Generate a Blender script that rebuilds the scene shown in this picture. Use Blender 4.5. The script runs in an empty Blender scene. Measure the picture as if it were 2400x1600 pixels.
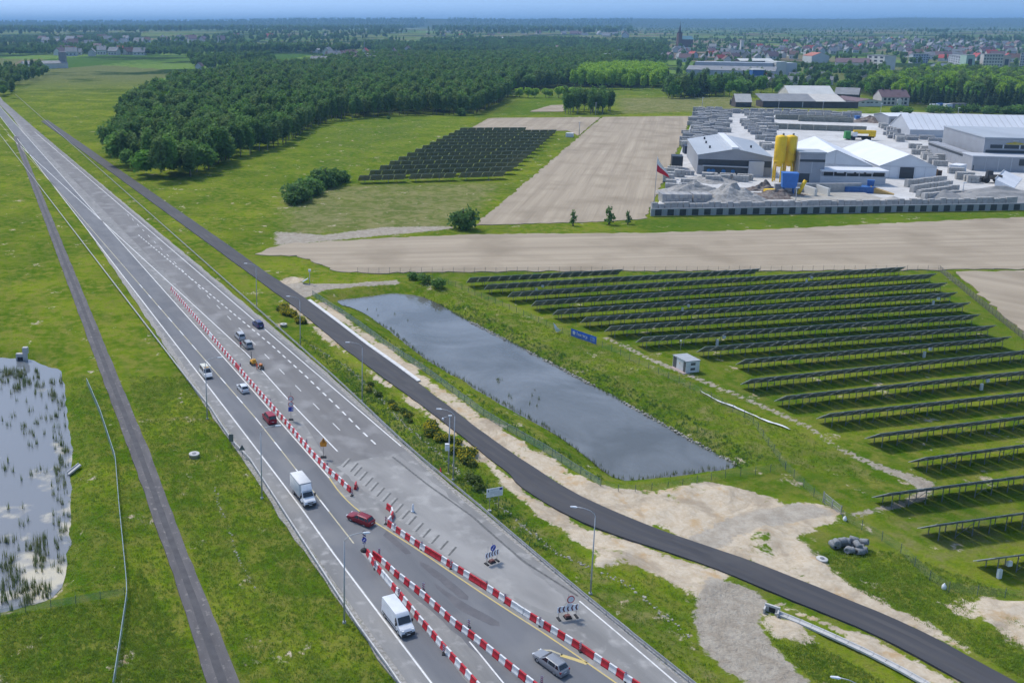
import bpy, bmesh, math, random
import numpy as np
from mathutils import Vector, Matrix, noise as mnoise
random.seed(7); RNG = np.random.default_rng(7)
sc = bpy.context.scene
col = sc.collection
R = math.radians
# ------------------------------------------------------------------ camera
F, X0, Y0, YH, CAM_H = 2160.0, 810.0, 530.0, 58.0, 78.0      # drone camera, in pixels of a 2400 px wide frame
TILT = math.atan((Y0 - YH) / F)
cam_d = bpy.data.cameras.new('camera'); cam = bpy.data.objects.new('camera', cam_d); col.objects.link(cam)
cam.location = (0, 0, CAM_H); cam.rotation_euler = (math.pi / 2 - TILT, 0, 0)
cam_d.sensor_width = 36; cam_d.lens = F / 2400 * 36
cam_d.shift_x = (1200 - X0) / 2400; cam_d.shift_y = -(800 - Y0) / 2400
cam_d.clip_start = 1; cam_d.clip_end = 120000
sc.camera = cam
# ------------------------------------------------------------------ sky, sun, exposure
SUN_EL = R(56); SUN_AZ = math.atan2(-0.62, 0.78)
world = bpy.data.worlds.new('World'); sc.world = world; world.use_nodes = True
wn = world.node_tree; wn.nodes.clear()
sky = wn.nodes.new('ShaderNodeTexSky'); sky.sky_type = 'NISHITA'; sky.sun_disc = False
sky.sun_elevation = SUN_EL; sky.sun_rotation = SUN_AZ
sky.altitude = 200; sky.air_density = 1.3; sky.dust_density = 1.0; sky.ozone_density = 2.0
bgn = wn.nodes.new('ShaderNodeBackground'); bgn.inputs[1].default_value = 0.13
wo = wn.nodes.new('ShaderNodeOutputWorld')
tcw = wn.nodes.new('ShaderNodeTexCoord'); mpw = wn.nodes.new('ShaderNodeMapping')      # the whole dome shows the clear blue well above the dusty horizon band
mpw.inputs['Scale'].default_value = (1, 1, .75); mpw.inputs['Location'].default_value = (0, 0, .40)
wn.links.new(tcw.outputs['Generated'], mpw.inputs['Vector']); nrw = wn.nodes.new('ShaderNodeVectorMath'); nrw.operation = 'NORMALIZE'
wn.links.new(mpw.outputs[0], nrw.inputs[0]); wn.links.new(nrw.outputs[0], sky.inputs[0])
wn.links.new(sky.outputs[0], bgn.inputs[0]); wn.links.new(bgn.outputs[0], wo.inputs[0])
sun_d = bpy.data.lights.new('sun', 'SUN'); sun = bpy.data.objects.new('sun', sun_d); col.objects.link(sun)
sun_d.energy = 2.0; sun_d.angle = R(8); sun_d.color = (1.0, 0.95, 0.87)
sv = Vector((math.sin(SUN_AZ) * math.cos(SUN_EL), math.cos(SUN_AZ) * math.cos(SUN_EL), math.sin(SUN_EL)))
sun.rotation_euler = sv.to_track_quat('Z', 'Y').to_euler(); sun.location = (0, 0, 300)
vs = sc.view_settings; vs.view_transform = 'Standard'; vs.look = 'None'; vs.exposure = 0.62; vs.gamma = 1.0; vs.use_curve_mapping = False
cy = sc.cycles
cy.max_bounces = 5; cy.diffuse_bounces = 2; cy.glossy_bounces = 2; cy.transmission_bounces = 2
cy.transparent_max_bounces = 12; cy.volume_bounces = 0; cy.use_denoising = True; cy.use_adaptive_sampling = True
cy.adaptive_threshold = 0.02; cy.caustics_reflective = False; cy.caustics_refractive = False
# ------------------------------------------------------------------ survey: a photo point (2400 x 1600) and its height -> metres on the site
CT, ST = math.cos(TILT), math.sin(TILT)
def G(x, y, z=0.0):
    u = (x - X0) / F; v = (y - Y0) / F
    t = (z - CAM_H) / (-ST - v * CT)
    return Vector((u * t, (CT - v * ST) * t, z))
CROPS = dict(A=(0,780,3.733), B=(0,1180,3.733), C=(400,700,3.733), D=(600,1000,5.2275), E=(800,1120,3.266), F=(1100,1150,3.485),
             G=(1600,1100,2.94), H=(1000,850,2.94), I=(1000,580,3.36), J=(1600,580,2.94), K=(600,500,2.94), L=(640,200,2.352),
             M=(1500,200,2.6133), N=(1400,0,2.352), O=(700,0,2.94), P=(0,0,2.94), Q=(1560,200,4.704), S=(1500,300,5.2267),
             T=(1950,240,5.2267), U=(1550,120,5.88), V=(1900,80,4.704), W=(540,720,8.71), X=(1250,740,5.2267))
def px(s, x, y):
    a, b, k = CROPS[s]; return (a + x / k, b + y / k)
def g(s, x, y, z=0.0): return G(*px(s, x, y), z)
def GL(pts, z=0.0): return [G(x, y, z) for x, y in pts]
def ppm(p):                       # photo pixels per metre at a point
    return F / max(1.0, p[1] * CT + (CAM_H - p[2]) * ST)
# ------------------------------------------------------------------ materials
MATS = {}
def nd(t, typ, **kw):
    n = t.nodes.new(typ)
    for k, v in kw.items(): setattr(n, k, v)
    return n
def mat(name, c1, c2=None, scale=1.0, rough=0.85, bump=0.0, bscale=None, detail=4.0, stretch=None, rot=0.0, metal=0.0, spec=0.3, emit=None, speck=None, contrast=(0.35, 0.65)):
    """principled surface, colour wandering between c1 and c2 with noise in world metres"""
    if name in MATS: return MATS[name]
    m = bpy.data.materials.new(name); m.use_nodes = True; t = m.node_tree; b = t.nodes['Principled BSDF']
    b.inputs['Roughness'].default_value = rough; b.inputs['Metallic'].default_value = metal
    b.inputs['Specular IOR Level'].default_value = spec
    b.inputs['Base Color'].default_value = (*c1, 1)
    if c2 is not None or bump:
        geo = nd(t, 'ShaderNodeNewGeometry'); mp = nd(t, 'ShaderNodeMapping')
        mp.vector_type = 'TEXTURE'; mp.inputs['Rotation'].default_value = (0, 0, rot)
        if stretch: mp.inputs['Scale'].default_value = tuple(1 / q for q in stretch)
        t.links.new(geo.outputs['Position'], mp.inputs['Vector'])
    if c2 is not None:
        n1 = nd(t, 'ShaderNodeTexNoise'); n1.inputs['Scale'].default_value = scale; n1.inputs['Detail'].default_value = detail; n1.inputs['Roughness'].default_value = 0.6
        t.links.new(mp.outputs[0], n1.inputs['Vector'])
        mr = nd(t, 'ShaderNodeMapRange'); mr.inputs[1].default_value, mr.inputs[2].default_value = contrast
        t.links.new(n1.outputs['Fac'], mr.inputs[0])
        mx = nd(t, 'ShaderNodeMix', data_type='RGBA')
        mx.inputs['A'].default_value = (*c1, 1); mx.inputs['B'].default_value = (*c2, 1)
        t.links.new(mr.outputs[0], mx.inputs['Factor']); last = mx.outputs['Result']
        if speck:
            n2 = nd(t, 'ShaderNodeTexNoise'); n2.inputs['Scale'].default_value = speck[1]; n2.inputs['Detail'].default_value = 5
            t.links.new(geo.outputs['Position'], n2.inputs['Vector'])
            r2 = nd(t, 'ShaderNodeMapRange'); r2.inputs[1].default_value, r2.inputs[2].default_value = speck[2], speck[3]
            t.links.new(n2.outputs['Fac'], r2.inputs[0])
            m2 = nd(t, 'ShaderNodeMix', data_type='RGBA'); m2.inputs['B'].default_value = (*speck[0], 1)
            t.links.new(last, m2.inputs['A']); t.links.new(r2.outputs[0], m2.inputs['Factor']); last = m2.outputs['Result']
        t.links.new(last, b.inputs['Base Color'])
    if bump:
        n3 = nd(t, 'ShaderNodeTexNoise'); n3.inputs['Scale'].default_value = bscale or scale * 4; n3.inputs['Detail'].default_value = 6
        t.links.new(mp.outputs[0], n3.inputs['Vector'])
        bp = nd(t, 'ShaderNodeBump'); bp.inputs['Strength'].default_value = min(1, bump); bp.inputs['Distance'].default_value = max(0.05, bump * 0.3)
        t.links.new(n3.outputs['Fac'], bp.inputs['Height']); t.links.new(bp.outputs[0], b.inputs['Normal'])
    if emit: b.inputs['Emission Color'].default_value = (*emit, 1); b.inputs['Emission Strength'].default_value = 1
    MATS[name] = m; return m
def paint(name, c, rough=0.4, metal=0.0, spec=0.5):
    k = tuple(max(0, x * 0.86) for x in c)
    return mat(name, c, k, scale=0.9, rough=rough, metal=metal, spec=spec)
def see_through(name, c, alpha):
    if name in MATS: return MATS[name]
    m = bpy.data.materials.new(name); m.use_nodes = True; t = m.node_tree; b = t.nodes['Principled BSDF']
    b.inputs['Base Color'].default_value = (*c, 1); b.inputs['Roughness'].default_value = 0.6; b.inputs['Alpha'].default_value = alpha
    MATS[name] = m; return m
# ------------------------------------------------------------------ mesh building
class MB:
    def __init__(s): s.v = []; s.f = []; s.m = []; s.smooth = []
    def add(s, vs, fs, mi=0, sm=False):
        o = len(s.v); s.v += [tuple(p) for p in vs]
        for f in fs: s.f.append(tuple(i + o for i in f)); s.m.append(mi); s.smooth.append(sm)
        return s
    def box(s, c, d, rz=0.0, mi=0, taper=1.0):
        cx, cy_, cz = c; x, y, z = d[0] / 2, d[1] / 2, d[2] / 2; ca, sa = math.cos(rz), math.sin(rz)
        vs = []
        for k in (-1, 1):
            tp = taper if k > 0 else 1.0
            for i, j in ((-1, -1), (1, -1), (1, 1), (-1, 1)):
                a, b = i * x * tp, j * y * tp; vs.append((cx + a * ca - b * sa, cy_ + a * sa + b * ca, cz + k * z))
        return s.add(vs, [(3, 2, 1, 0), (4, 5, 6, 7), (0, 1, 5, 4), (1, 2, 6, 5), (2, 3, 7, 6), (3, 0, 4, 7)], mi)
    def tube(s, p0, p1, r0, r1=None, n=6, mi=0, cap=True):
        r1 = r0 if r1 is None else r1; p0, p1 = Vector(p0), Vector(p1); d = (p1 - p0)
        if d.length < 1e-6: return s
        d.normalize(); a = d.orthogonal().normalized(); b = d.cross(a)
        vs = []
        for p, r in ((p0, r0), (p1, r1)):
            for i in range(n):
                t = 2 * math.pi * i / n; vs.append(p + a * (r * math.cos(t)) + b * (r * math.sin(t)))
        fs = [(i, (i + 1) % n, n + (i + 1) % n, n + i) for i in range(n)]
        if cap: fs += [tuple(range(n - 1, -1, -1)), tuple(range(n, 2 * n))]
        return s.add(vs, fs, mi, n > 5)
    def path(s, pts, r, n=6, mi=0):
        pts = [Vector(p) for p in pts]; vs = []; fs = []
        for k, p in enumerate(pts):
            d = (pts[min(k + 1, len(pts) - 1)] - pts[max(k - 1, 0)]).normalized()
            a = d.cross(Vector((0.31, 0.12, 0.94))).normalized(); b = d.cross(a)
            for i in range(n):
                t = 2 * math.pi * i / n; vs.append(p + a * (r * math.cos(t)) + b * (r * math.sin(t)))
        for k in range(len(pts) - 1):
            for i in range(n): fs.append((k * n + i, k * n + (i + 1) % n, (k + 1) * n + (i + 1) % n, (k + 1) * n + i))
        fs += [tuple(range(n - 1, -1, -1)), tuple(range((len(pts) - 1) * n, len(pts) * n))]
        return s.add(vs, fs, mi, True)
    def prism(s, poly, z0, z1, mi=0):
        n = len(poly)
        vs = [(p[0], p[1], z0) for p in poly] + [(p[0], p[1], z1) for p in poly]
        return s.add(vs, [tuple(range(n - 1, -1, -1)), tuple(range(n, 2 * n))] + [(i, (i + 1) % n, n + (i + 1) % n, n + i) for i in range(n)], mi)
    def extrude_x(s, prof, x0, x1, mi=0):            # profile (y, z) counter-clockwise swept along x
        n = len(prof)
        vs = [(x0, p[0], p[1]) for p in prof] + [(x1, p[0], p[1]) for p in prof]
        return s.add(vs, [tuple(range(n - 1, -1, -1)), tuple(range(n, 2 * n))] + [(i, (i + 1) % n, n + (i + 1) % n, n + i) for i in range(n)], mi)
    def lathe(s, prof, n=16, mi=0, c=(0, 0)):
        vs = []; k = len(prof)
        for i in range(n):
            t = 2 * math.pi * i / n
            for r, z in prof: vs.append((c[0] + r * math.cos(t), c[1] + r * math.sin(t), z))
        fs = []
        for i in range(n):
            j = (i + 1) % n
            for q in range(k - 1): fs.append((i * k + q, j * k + q, j * k + q + 1, i * k + q + 1))
        fs.append(tuple(i * k + k - 1 for i in range(n))); fs.append(tuple(i * k for i in range(n - 1, -1, -1)))
        return s.add(vs, fs, mi, True)
    def quad(s, a, b, c, d, mi=0): return s.add([a, b, c, d], [(0, 1, 2, 3)], mi)
    def mesh(s, name, mats):
        me = bpy.data.meshes.new(name); me.from_pydata(s.v, [], s.f)
        for m in (mats if isinstance(mats, (list, tuple)) else [mats]): me.materials.append(m)
        me.polygons.foreach_set('material_index', s.m); me.polygons.foreach_set('use_smooth', s.smooth)
        me.update(); return me
    def build(s, name, mats, parent=None, loc=None, rz=0.0):
        return link(name, s.mesh(name, mats), parent, loc, rz)
def link(name, me, parent=None, loc=None, rz=0.0):
    o = bpy.data.objects.new(name, me); col.objects.link(o)
    if parent: o.parent = parent
    if loc is not None: o.location = loc
    o.rotation_euler = (0, 0, rz); return o
def tag(o, label=None, cat=None, group=None, kind=None):
    if label: o['label'] = label
    if cat: o['category'] = cat
    if group: o['group'] = group
    if kind: o['kind'] = kind
    return o
def thing(name, label, cat, loc=(0, 0, 0), rz=0.0, group=None):
    o = bpy.data.objects.new(name, None); col.objects.link(o); o.empty_display_size = 0.5
    o.location = loc; o.rotation_euler = (0, 0, rz); return tag(o, label, cat, group)
def copy_tree(o, parent=None):
    c = o.copy(); col.objects.link(c); c.parent = parent
    for ch in KIDS.get(o.name, None) or [k for k in o.children]: copy_tree(ch, c)
    return c
KIDS = {}
def box(name, c, d, m, parent=None, rz=0.0): return MB().box(c, d, rz).build(name, m, parent)
def np_mesh(name, V, Fq, m, smooth=False):
    me = bpy.data.meshes.new(name); V = np.asarray(V, np.float32); Fq = np.asarray(Fq, np.int32); k = Fq.shape[1]
    me.vertices.add(len(V)); me.vertices.foreach_set('co', V.ravel())
    me.loops.add(Fq.size); me.loops.foreach_set('vertex_index', Fq.ravel())
    me.polygons.add(len(Fq)); me.polygons.foreach_set('loop_start', np.arange(0, Fq.size, k, dtype=np.int32))
    me.polygons.foreach_set('use_smooth', np.full(len(Fq), smooth))
    for x in (m if isinstance(m, (list, tuple)) else [m]): me.materials.append(x)
    me.update(calc_edges=True); return me
# ------------------------------------------------------------------ plan geometry
def arc(pts):
    d = [0.0]
    for a, b in zip(pts, pts[1:]): d.append(d[-1] + (Vector(b) - Vector(a)).length)
    return d
def resample(pts, n=None, step=None, t0=0.0, t1=1.0):
    pts = [Vector(p) for p in pts]; d = arc(pts); Lh = d[-1]
    if n is None: n = max(2, int(round(Lh * (t1 - t0) / step)) + 1)
    out = []; k = 0
    for i in range(n):
        s = Lh * (t0 + (t1 - t0) * i / (n - 1))
        while k < len(d) - 2 and d[k + 1] < s: k += 1
        q = (s - d[k]) / max(1e-9, d[k + 1] - d[k]); out.append(pts[k].lerp(pts[k + 1], q))
    return out
def smooth_line(pts, it=2):
    pts = [Vector(p) for p in pts]
    for _ in range(it):
        q = [pts[0]]
        for a, b in zip(pts, pts[1:]): q += [a.lerp(b, 0.25), a.lerp(b, 0.75)]
        pts = q + [pts[-1]]
    return pts
def extend(pts, far=0.0, near=0.0):                  # points run from far to near
    pts = [Vector(p) for p in pts]
    if far: pts = [pts[0] + (pts[0] - pts[1]).normalized() * far] + pts
    if near: pts = pts + [pts[-1] + (pts[-1] - pts[-2]).normalized() * near]
    return pts
def normal2(pts, i):
    d = pts[min(i + 1, len(pts) - 1)] - pts[max(i - 1, 0)]; return Vector((-d.y, d.x, 0)).normalized()
def offset(pts, w): return [p + normal2(pts, i) * w for i, p in enumerate(pts)]
def ribbon(name, Lp, Rp, z, m, parent=None, n=80, skirt=0.0, jit=0.0, t0=0.0, t1=1.0):
    a = resample(Lp, n, t0=t0, t1=t1); b = resample(Rp, n, t0=t0, t1=t1); mb = MB(); vs = []; fs = []
    for i, (p, q) in enumerate(zip(a, b)):
        e = (q - p).normalized()
        if jit: p = p - e * (mnoise.noise(Vector((p.x * .25, p.y * .25, 3))) * jit + random.uniform(0, jit * .5)); q = q + e * (mnoise.noise(Vector((q.x * .25, q.y * .25, 9))) * jit + random.uniform(0, jit * .5))
        vs += [(p.x, p.y, z - skirt), (p.x, p.y, z), (q.x, q.y, z), (q.x, q.y, z - skirt)]
        if i:
            o = 4 * (i - 1)
            fs.append((o + 1, o + 5, o + 6, o + 2)) 
            if skirt: fs += [(o, o + 4, o + 5, o + 1), (o + 2, o + 6, o + 7, o + 3)]
    fs = [f[::-1] for f in fs]
    mb.add(vs, fs); return mb.build(name, m, parent)
def stripe(name, pts, w, z, m, parent=None):
    n = len(pts); o = ribbon(name, offset(pts, w / 2), offset(pts, -w / 2), z, m, parent, n=max(2, n)); return o
def sheet(name, poly, z, m, jit=0.0, step=6.0, skirt=0.3):
    """a flat piece of land with a slightly ragged outline"""
    P = resample(list(poly) + [poly[0]], step=step)[:-1]
    if jit: P = [p + Vector((random.uniform(-jit, jit), random.uniform(-jit, jit), 0)) for p in P]
    bm = bmesh.new(); vs = [bm.verts.new((p.x, p.y, z)) for p in P]
    es = [bm.edges.new((vs[i], vs[(i + 1) % len(vs)])) for i in range(len(vs))]
    r = bmesh.ops.triangle_fill(bm, use_beauty=True, edges=es, normal=(0, 0, 1))
    if skirt:
        lo = [bm.verts.new((p.x, p.y, z - skirt)) for p in P]
        for i in range(len(vs)): j = (i + 1) % len(vs); bm.faces.new((vs[j], vs[i], lo[i], lo[j]))
    bmesh.ops.recalc_face_normals(bm, faces=bm.faces)
    me = bpy.data.meshes.new(name); bm.to_mesh(me); bm.free(); me.materials.append(m)
    up = sum(1 if p.normal.z > 0.5 else -1 if p.normal.z < -0.5 else 0 for p in me.polygons)
    if up < 0: me.flip_normals()
    return tag(link(name, me), kind='structure')
def inside(px_, py_, poly):
    r = np.zeros(px_.shape, bool); n = len(poly); j = n - 1
    for i in range(n):
        xi, yi, xj, yj = poly[i][0], poly[i][1], poly[j][0], poly[j][1]
        if yi != yj: r ^= ((yi > py_) != (yj > py_)) & (px_ < (xj - xi) * (py_ - yi) / (yj - yi) + xi)
        j = i
    return r
def dist_poly(px_, py_, poly, closed=True):
    d = np.full(px_.shape, 1e9); n = len(poly)
    for i in range(n if closed else n - 1):
        ax, ay = poly[i][0], poly[i][1]; bx, by = poly[(i + 1) % n][0], poly[(i + 1) % n][1]
        ex, ey = bx - ax, by - ay; L2 = ex * ex + ey * ey + 1e-9
        t = np.clip(((px_ - ax) * ex + (py_ - ay) * ey) / L2, 0, 1)
        d = np.minimum(d, np.hypot(px_ - ax - t * ex, py_ - ay - t * ey))
    return d
def signed(px_, py_, poly): return np.where(inside(px_, py_, poly), 1, -1) * dist_poly(px_, py_, poly)
# ================================================================== LAND
ZW1, ZW2 = -2.0, -1.2
pond_px = [(790.5,704),(850,697),(923,687),(960,690),(988,695.6),(1039,717.7),(1093,750),(1113,758.6),(1187.5,797),(1285.7,848),(1401.8,910),(1512,970),(1600,1020),(1731,1091.5),
           (1700,1097),(1544,1117),(1459,1123.8),(1425,1112),(1350,1050),(1282,1003),(1178.6,949),(1128,916),(1059.5,874.6),(1000,842),(909,769.6),(839,724),(804,717.7)]
POND = smooth_line(GL(pond_px, ZW1) + [G(790.5,704,ZW1)], 1)[:-1]
def ragged(P_, a, seed):
    Q = resample(P_ + [P_[0]], step=1.6)[:-1]; return [p + Vector((mnoise.noise(Vector((p.x * .35, p.y * .35, seed))), mnoise.noise(Vector((p.x * .35, p.y * .35, seed + 7))), 0)) * a for p in Q]
POND = ragged(POND, .55, 2)
marsh_px = [(-420,860),(-200,838),(0,838),(67,843),(110,862),(144.6,871),(150,967),(160,1048),(163,1115),(161,1200),(155,1287),(144,1373),(107,1402),(0,1432),(-300,1500),(-500,1500)]
MARSH = ragged(smooth_line(GL(marsh_px, ZW2) + [G(-420,860,ZW2)], 1)[:-1], .9, 5)
MIDP = [(-1500,820),(-500,812),(-200,790),(-60,785),(30,800),(20,812),(-60,818),(-400,835),(-1400,845)]
def smooth01(a, b, x): t = np.clip((x - a) / (b - a), 0, 1); return t * t * (3 - 2 * t)
def vnoise(x, y, s, seed=0):
    """cheap value noise, vectorised"""
    x = x / s + seed * 17.3; y = y / s - seed * 9.1
    xi, yi = np.floor(x), np.floor(y); fx, fy = x - xi, y - yi
    fx = fx * fx * (3 - 2 * fx); fy = fy * fy * (3 - 2 * fy)
    def h(a, b): return np.modf(np.abs(np.sin(a * 127.1 + b * 311.7 + seed * 74.7) * 43758.5453))[0]
    return (h(xi, yi) * (1 - fx) + h(xi + 1, yi) * fx) * (1 - fy) + (h(xi, yi + 1) * (1 - fx) + h(xi + 1, yi + 1) * fx) * fy
def far_height(x, y):
    u = x / np.maximum(y, 1.0)
    z = 34 * smooth01(2600, 6000, y) * (0.75 + 0.5 * vnoise(x, y, 2500, 3))
    z += smooth01(9500, 15000, y) * (70 + 75 * vnoise(u * 15000, y * .02, 3600, 5) + 34 * vnoise(u * 15000, y * .02, 1100, 6) + 45 * np.clip(u, -.3, .9))
    return z
def height(x, y):
    x = np.asarray(x, float); y = np.asarray(y, float)
    z = -0.05 - 0.14 * vnoise(x, y, 1.7, 1) - 0.12 * vnoise(x, y, 6.0, 2)
    z = z + far_height(x, y)
    for poly, zw, wid in ((POND, ZW1, 5.5), (MARSH, ZW2, 4.0)):
        near = (x > -140) & (x < 110) & (y > 85) & (y < 290)
        if np.any(near):
            sd = signed(x[near], y[near], poly)
            k = smooth01(-wid, 0.8, sd)
            zz = z[near] * (1 - k) + (zw - 0.25) * k - smooth01(0, 5, sd) * 0.6
            z[near] = zz
    return z
def hz(x, y): return float(height(np.array([x]), np.array([y]))[0])
def GT(x, y):
    z = 0.0
    for _ in range(8):
        p = G(x, y, z); z = min(60.0, float(far_height(np.array([p.x]), np.array([p.y]))[0]))
    return G(x, y, z)
nr, nc = 840, 400
ys = 24 * (46000 / 24) ** (np.arange(nr) / (nr - 1)); us = np.linspace(-0.78, 1.36, nc)
us = np.concatenate([[-2.5, -1.6, -1.1], us, [1.7, 2.3, 3.2]]); nc = len(us)
YY, UU = np.meshgrid(ys, us, indexing='ij'); XX = UU * YY
xf, yf = XX.ravel(), YY.ravel(); zf = height(xf, yf)
idx = np.arange(nr * nc).reshape(nr, nc)
quads = np.stack([idx[:-1, :-1], idx[:-1, 1:], idx[1:, 1:], idx[1:, :-1]], -1).reshape(-1, 4)
W = {k: np.zeros(len(xf)) for k in ('sand', 'gravel', 'dry', 'lush', 'floor', 'far')}
def area(kind, pts, soft=1.5, val=1.0, world_pts=False):
    poly = pts if world_pts else GL(pts)
    bx = [p[0] for p in poly]; by = [p[1] for p in poly]
    m = (xf > min(bx) - soft) & (xf < max(bx) + soft) & (yf > min(by) - soft) & (yf < max(by) + soft)
    if m.any():
        w = np.clip(0.5 + signed(xf[m], yf[m], poly) / (2 * soft), 0, 1) * val
        W[kind][m] = np.maximum(W[kind][m], w)
# service road edges (far -> near), used for the sandy shoulders too
srL = smooth_line(extend(GL([(392,500),(522,595),(600,652),(651,690),(670,702),(748,767),(828.6,834),(1000,957),(1085,1023.5),(1160,1084.7),(1196,1108),(1205,1125),(1238,1152.7),(1306,1193.5),(1374,1227.6),(1452,1256.5),(1513,1276),(1600,1304),(1700,1340),(1770,1370),(1906,1426.5),(2042,1481),(2178,1552),(2263,1600)]), 420, 45), 1)
srR = smooth_line(extend(GL([(413,490),(546,582),(625,640),(680,675),(712,697),(790,749),(862,803),(1000,913),(1136,1016.7),(1238,1088),(1340,1152.7),(1442,1200),(1544,1241),(1605,1261.6),(1700,1294),(1770,1317.7),(1940,1385.7),(2076,1440),(2212,1504.8),(2382,1600)]), 420, 45), 1)
area('sand', [(722,697),(862,800),(1000,912),(1136,1017),(1238,1088),(1340,1153),(1442,1200),(1544,1241),(1605,1262),(1770,1318),(1940,1386),(2076,1440),(2212,1505),(2330,1560),(2260,1500),(2110,1432),(2000,1374),(1935,1322),(1905,1296),(1870,1252),(1930,1230),(1985,1212),(1955,1190),(1900,1178),(1850,1180),(1820,1165),(1740,1148),(1660,1128),(1590,1138),(1530,1152),(1480,1150),(1430,1140),(1390,1132),(1340,1102),(1290,1072),(1250,1052),(1180,1007),(1100,952),(1000,882),(900,808),(850,772),(760,705)], 1.2)
area('sand', [(1000,955),(1085,1023),(1160,1085),(1204,1120),(1238,1153),(1306,1194),(1374,1228),(1452,1257),(1513,1276),(1600,1304),(1720,1346),(1680,1375),(1660,1392),(1640,1400),(1600,1385),(1550,1350),(1500,1330),(1440,1322),(1400,1330),(1375,1290),(1340,1262),(1300,1228),(1245,1190),(1195,1152),(1150,1098),(1080,1042),(1000,972),(830,846),(745,778),(660,712),(640,690),(700,722),(828,838)], 0.9)
area('sand', [(1795,1406),(1830,1412),(1906,1440),(2042,1495),(2178,1565),(2240,1605),(2190,1605),(2060,1540),(1950,1475),(1870,1440),(1815,1428)], 0.7)
area('sand', [(1780,1430),(1830,1440),(1880,1462),(1930,1500),(1880,1500),(1820,1490),(1790,1470)], 1.2, .8)
area('sand', [(2212,1410),(2262,1400),(2400,1408),(2480,1420),(2480,1530),(2400,1500),(2330,1462),(2250,1440)], 1.5)
area('sand', [(640,660),(690,648),(720,655),(700,672),(660,676)], 1.5, .9)
area('gravel', [(1661,1352),(1720,1362),(1770,1382),(1800,1406),(1780,1457),(1804,1501),(1852,1552),(1906,1606),(1777,1606),(1702,1569),(1648,1518),(1627,1457),(1631,1403)], 1.3)
area('gravel', [(1605,1262),(1700,1216),(1790,1192),(1872,1180),(1940,1196),(1960,1207),(1900,1215),(1800,1235),(1720,1262),(1680,1288)], 1.5)
area('gravel', [(1960,1200),(2010,1192),(2080,1180),(2150,1150),(2120,1125),(2050,1098),(1960,1052),(1889,1003),(1800,962),(1709,922),(1600,878),(1521,846),(1430,800),(1399,785),(1425,785),(1530,836),(1610,868),(1715,912),(1810,952),(1900,992),(1965,1040),(2060,1082),(2150,1110),(2200,1128),(2180,1168),(2090,1198),(2000,1212)], 1.2, .72)
area('gravel', [(640,668),(700,662),(800,664),(930,655),(940,662),(860,668),(760,678),(735,690),(712,697),(690,690)], 1.0)
area('gravel', [(640,540),(760,548),(900,530),(1060,528),(1075,535),(980,545),(900,552),(700,572),(640,575)], 3, .75)
area('dry', [(640,440),(830,430),(1200,425),(1130,500),(1080,540),(640,560)], 12, .8)
area('dry', [(1440,230),(1700,225),(1900,250),(2060,258),(1640,262),(1440,268)], 15, .9)
area('dry', [(700,290),(1100,270),(1020,360),(850,420),(640,440)], 30, .45)
area('dry', [(1050,640),(1520,845),(1860,1000),(2120,1120),(2060,1130),(1760,1085),(1520,970),(1290,845),(1110,755),(1000,690),(960,670)], 3, .45)
area('dry', [(2000,1200),(2400,1180),(2400,1330),(2200,1350),(2100,1290)], 4, .55)
area('dry', [(1550,800),(2400,860),(2400,1110),(2160,1110),(1700,900)], 5, .25)
area('dry', [(300,900),(440,880),(980,1600),(580,1600)], 4, .3)
area('dry', [(700,780),(940,1040),(1100,1140),(1350,1370),(1630,1600),(1720,1600),(1600,1450),(1420,1330),(1250,1210),(1130,1110),(1000,990),(830,860)], 2, .5)
area('lush', [(1150,270),(1260,222),(1340,225),(1320,262),(1200,272)], 8)
area('lush', [(640,290),(1120,262),(1060,310),(860,400),(700,450),(640,420)], 30, .6)
area('lush', [(1080,640),(2200,630),(2400,800),(2400,860),(1560,800),(1400,760)], 8, .55)
area('lush', [(1520,545),(1500,515),(2420,495),(2420,508),(1800,536)], 3, .9)
area('lush', [(0,880),(200,880),(300,1600),(0,1600)], 6, .35)
area('lush', [(960,700),(1400,920),(1720,1095),(1450,1128),(1280,1003),(1000,842),(780,705)], 3, .5)
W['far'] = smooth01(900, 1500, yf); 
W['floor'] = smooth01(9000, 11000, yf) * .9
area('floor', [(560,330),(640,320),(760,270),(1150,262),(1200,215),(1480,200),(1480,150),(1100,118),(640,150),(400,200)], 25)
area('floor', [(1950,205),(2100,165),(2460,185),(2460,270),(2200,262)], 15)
_m = (W['sand'] > .02) & (yf < 300)
_d = np.minimum(dist_poly(xf[_m], yf[_m], srL, False), dist_poly(xf[_m], yf[_m], srR, False))
zf[_m] += W['sand'][_m] * smooth01(1.0, 4.5, _d) * (0.9 * vnoise(xf[_m], yf[_m], 4.0, 12) ** 2 + 0.35 * vnoise(xf[_m], yf[_m], 1.4, 13) - .1)
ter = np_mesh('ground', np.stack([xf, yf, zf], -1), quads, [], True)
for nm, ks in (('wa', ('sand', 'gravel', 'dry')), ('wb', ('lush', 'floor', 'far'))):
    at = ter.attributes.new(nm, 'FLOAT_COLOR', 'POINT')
    at.data.foreach_set('color', np.stack([W[k] for k in ks] + [np.ones(len(xf))], -1).astype(np.float32).ravel())
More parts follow.
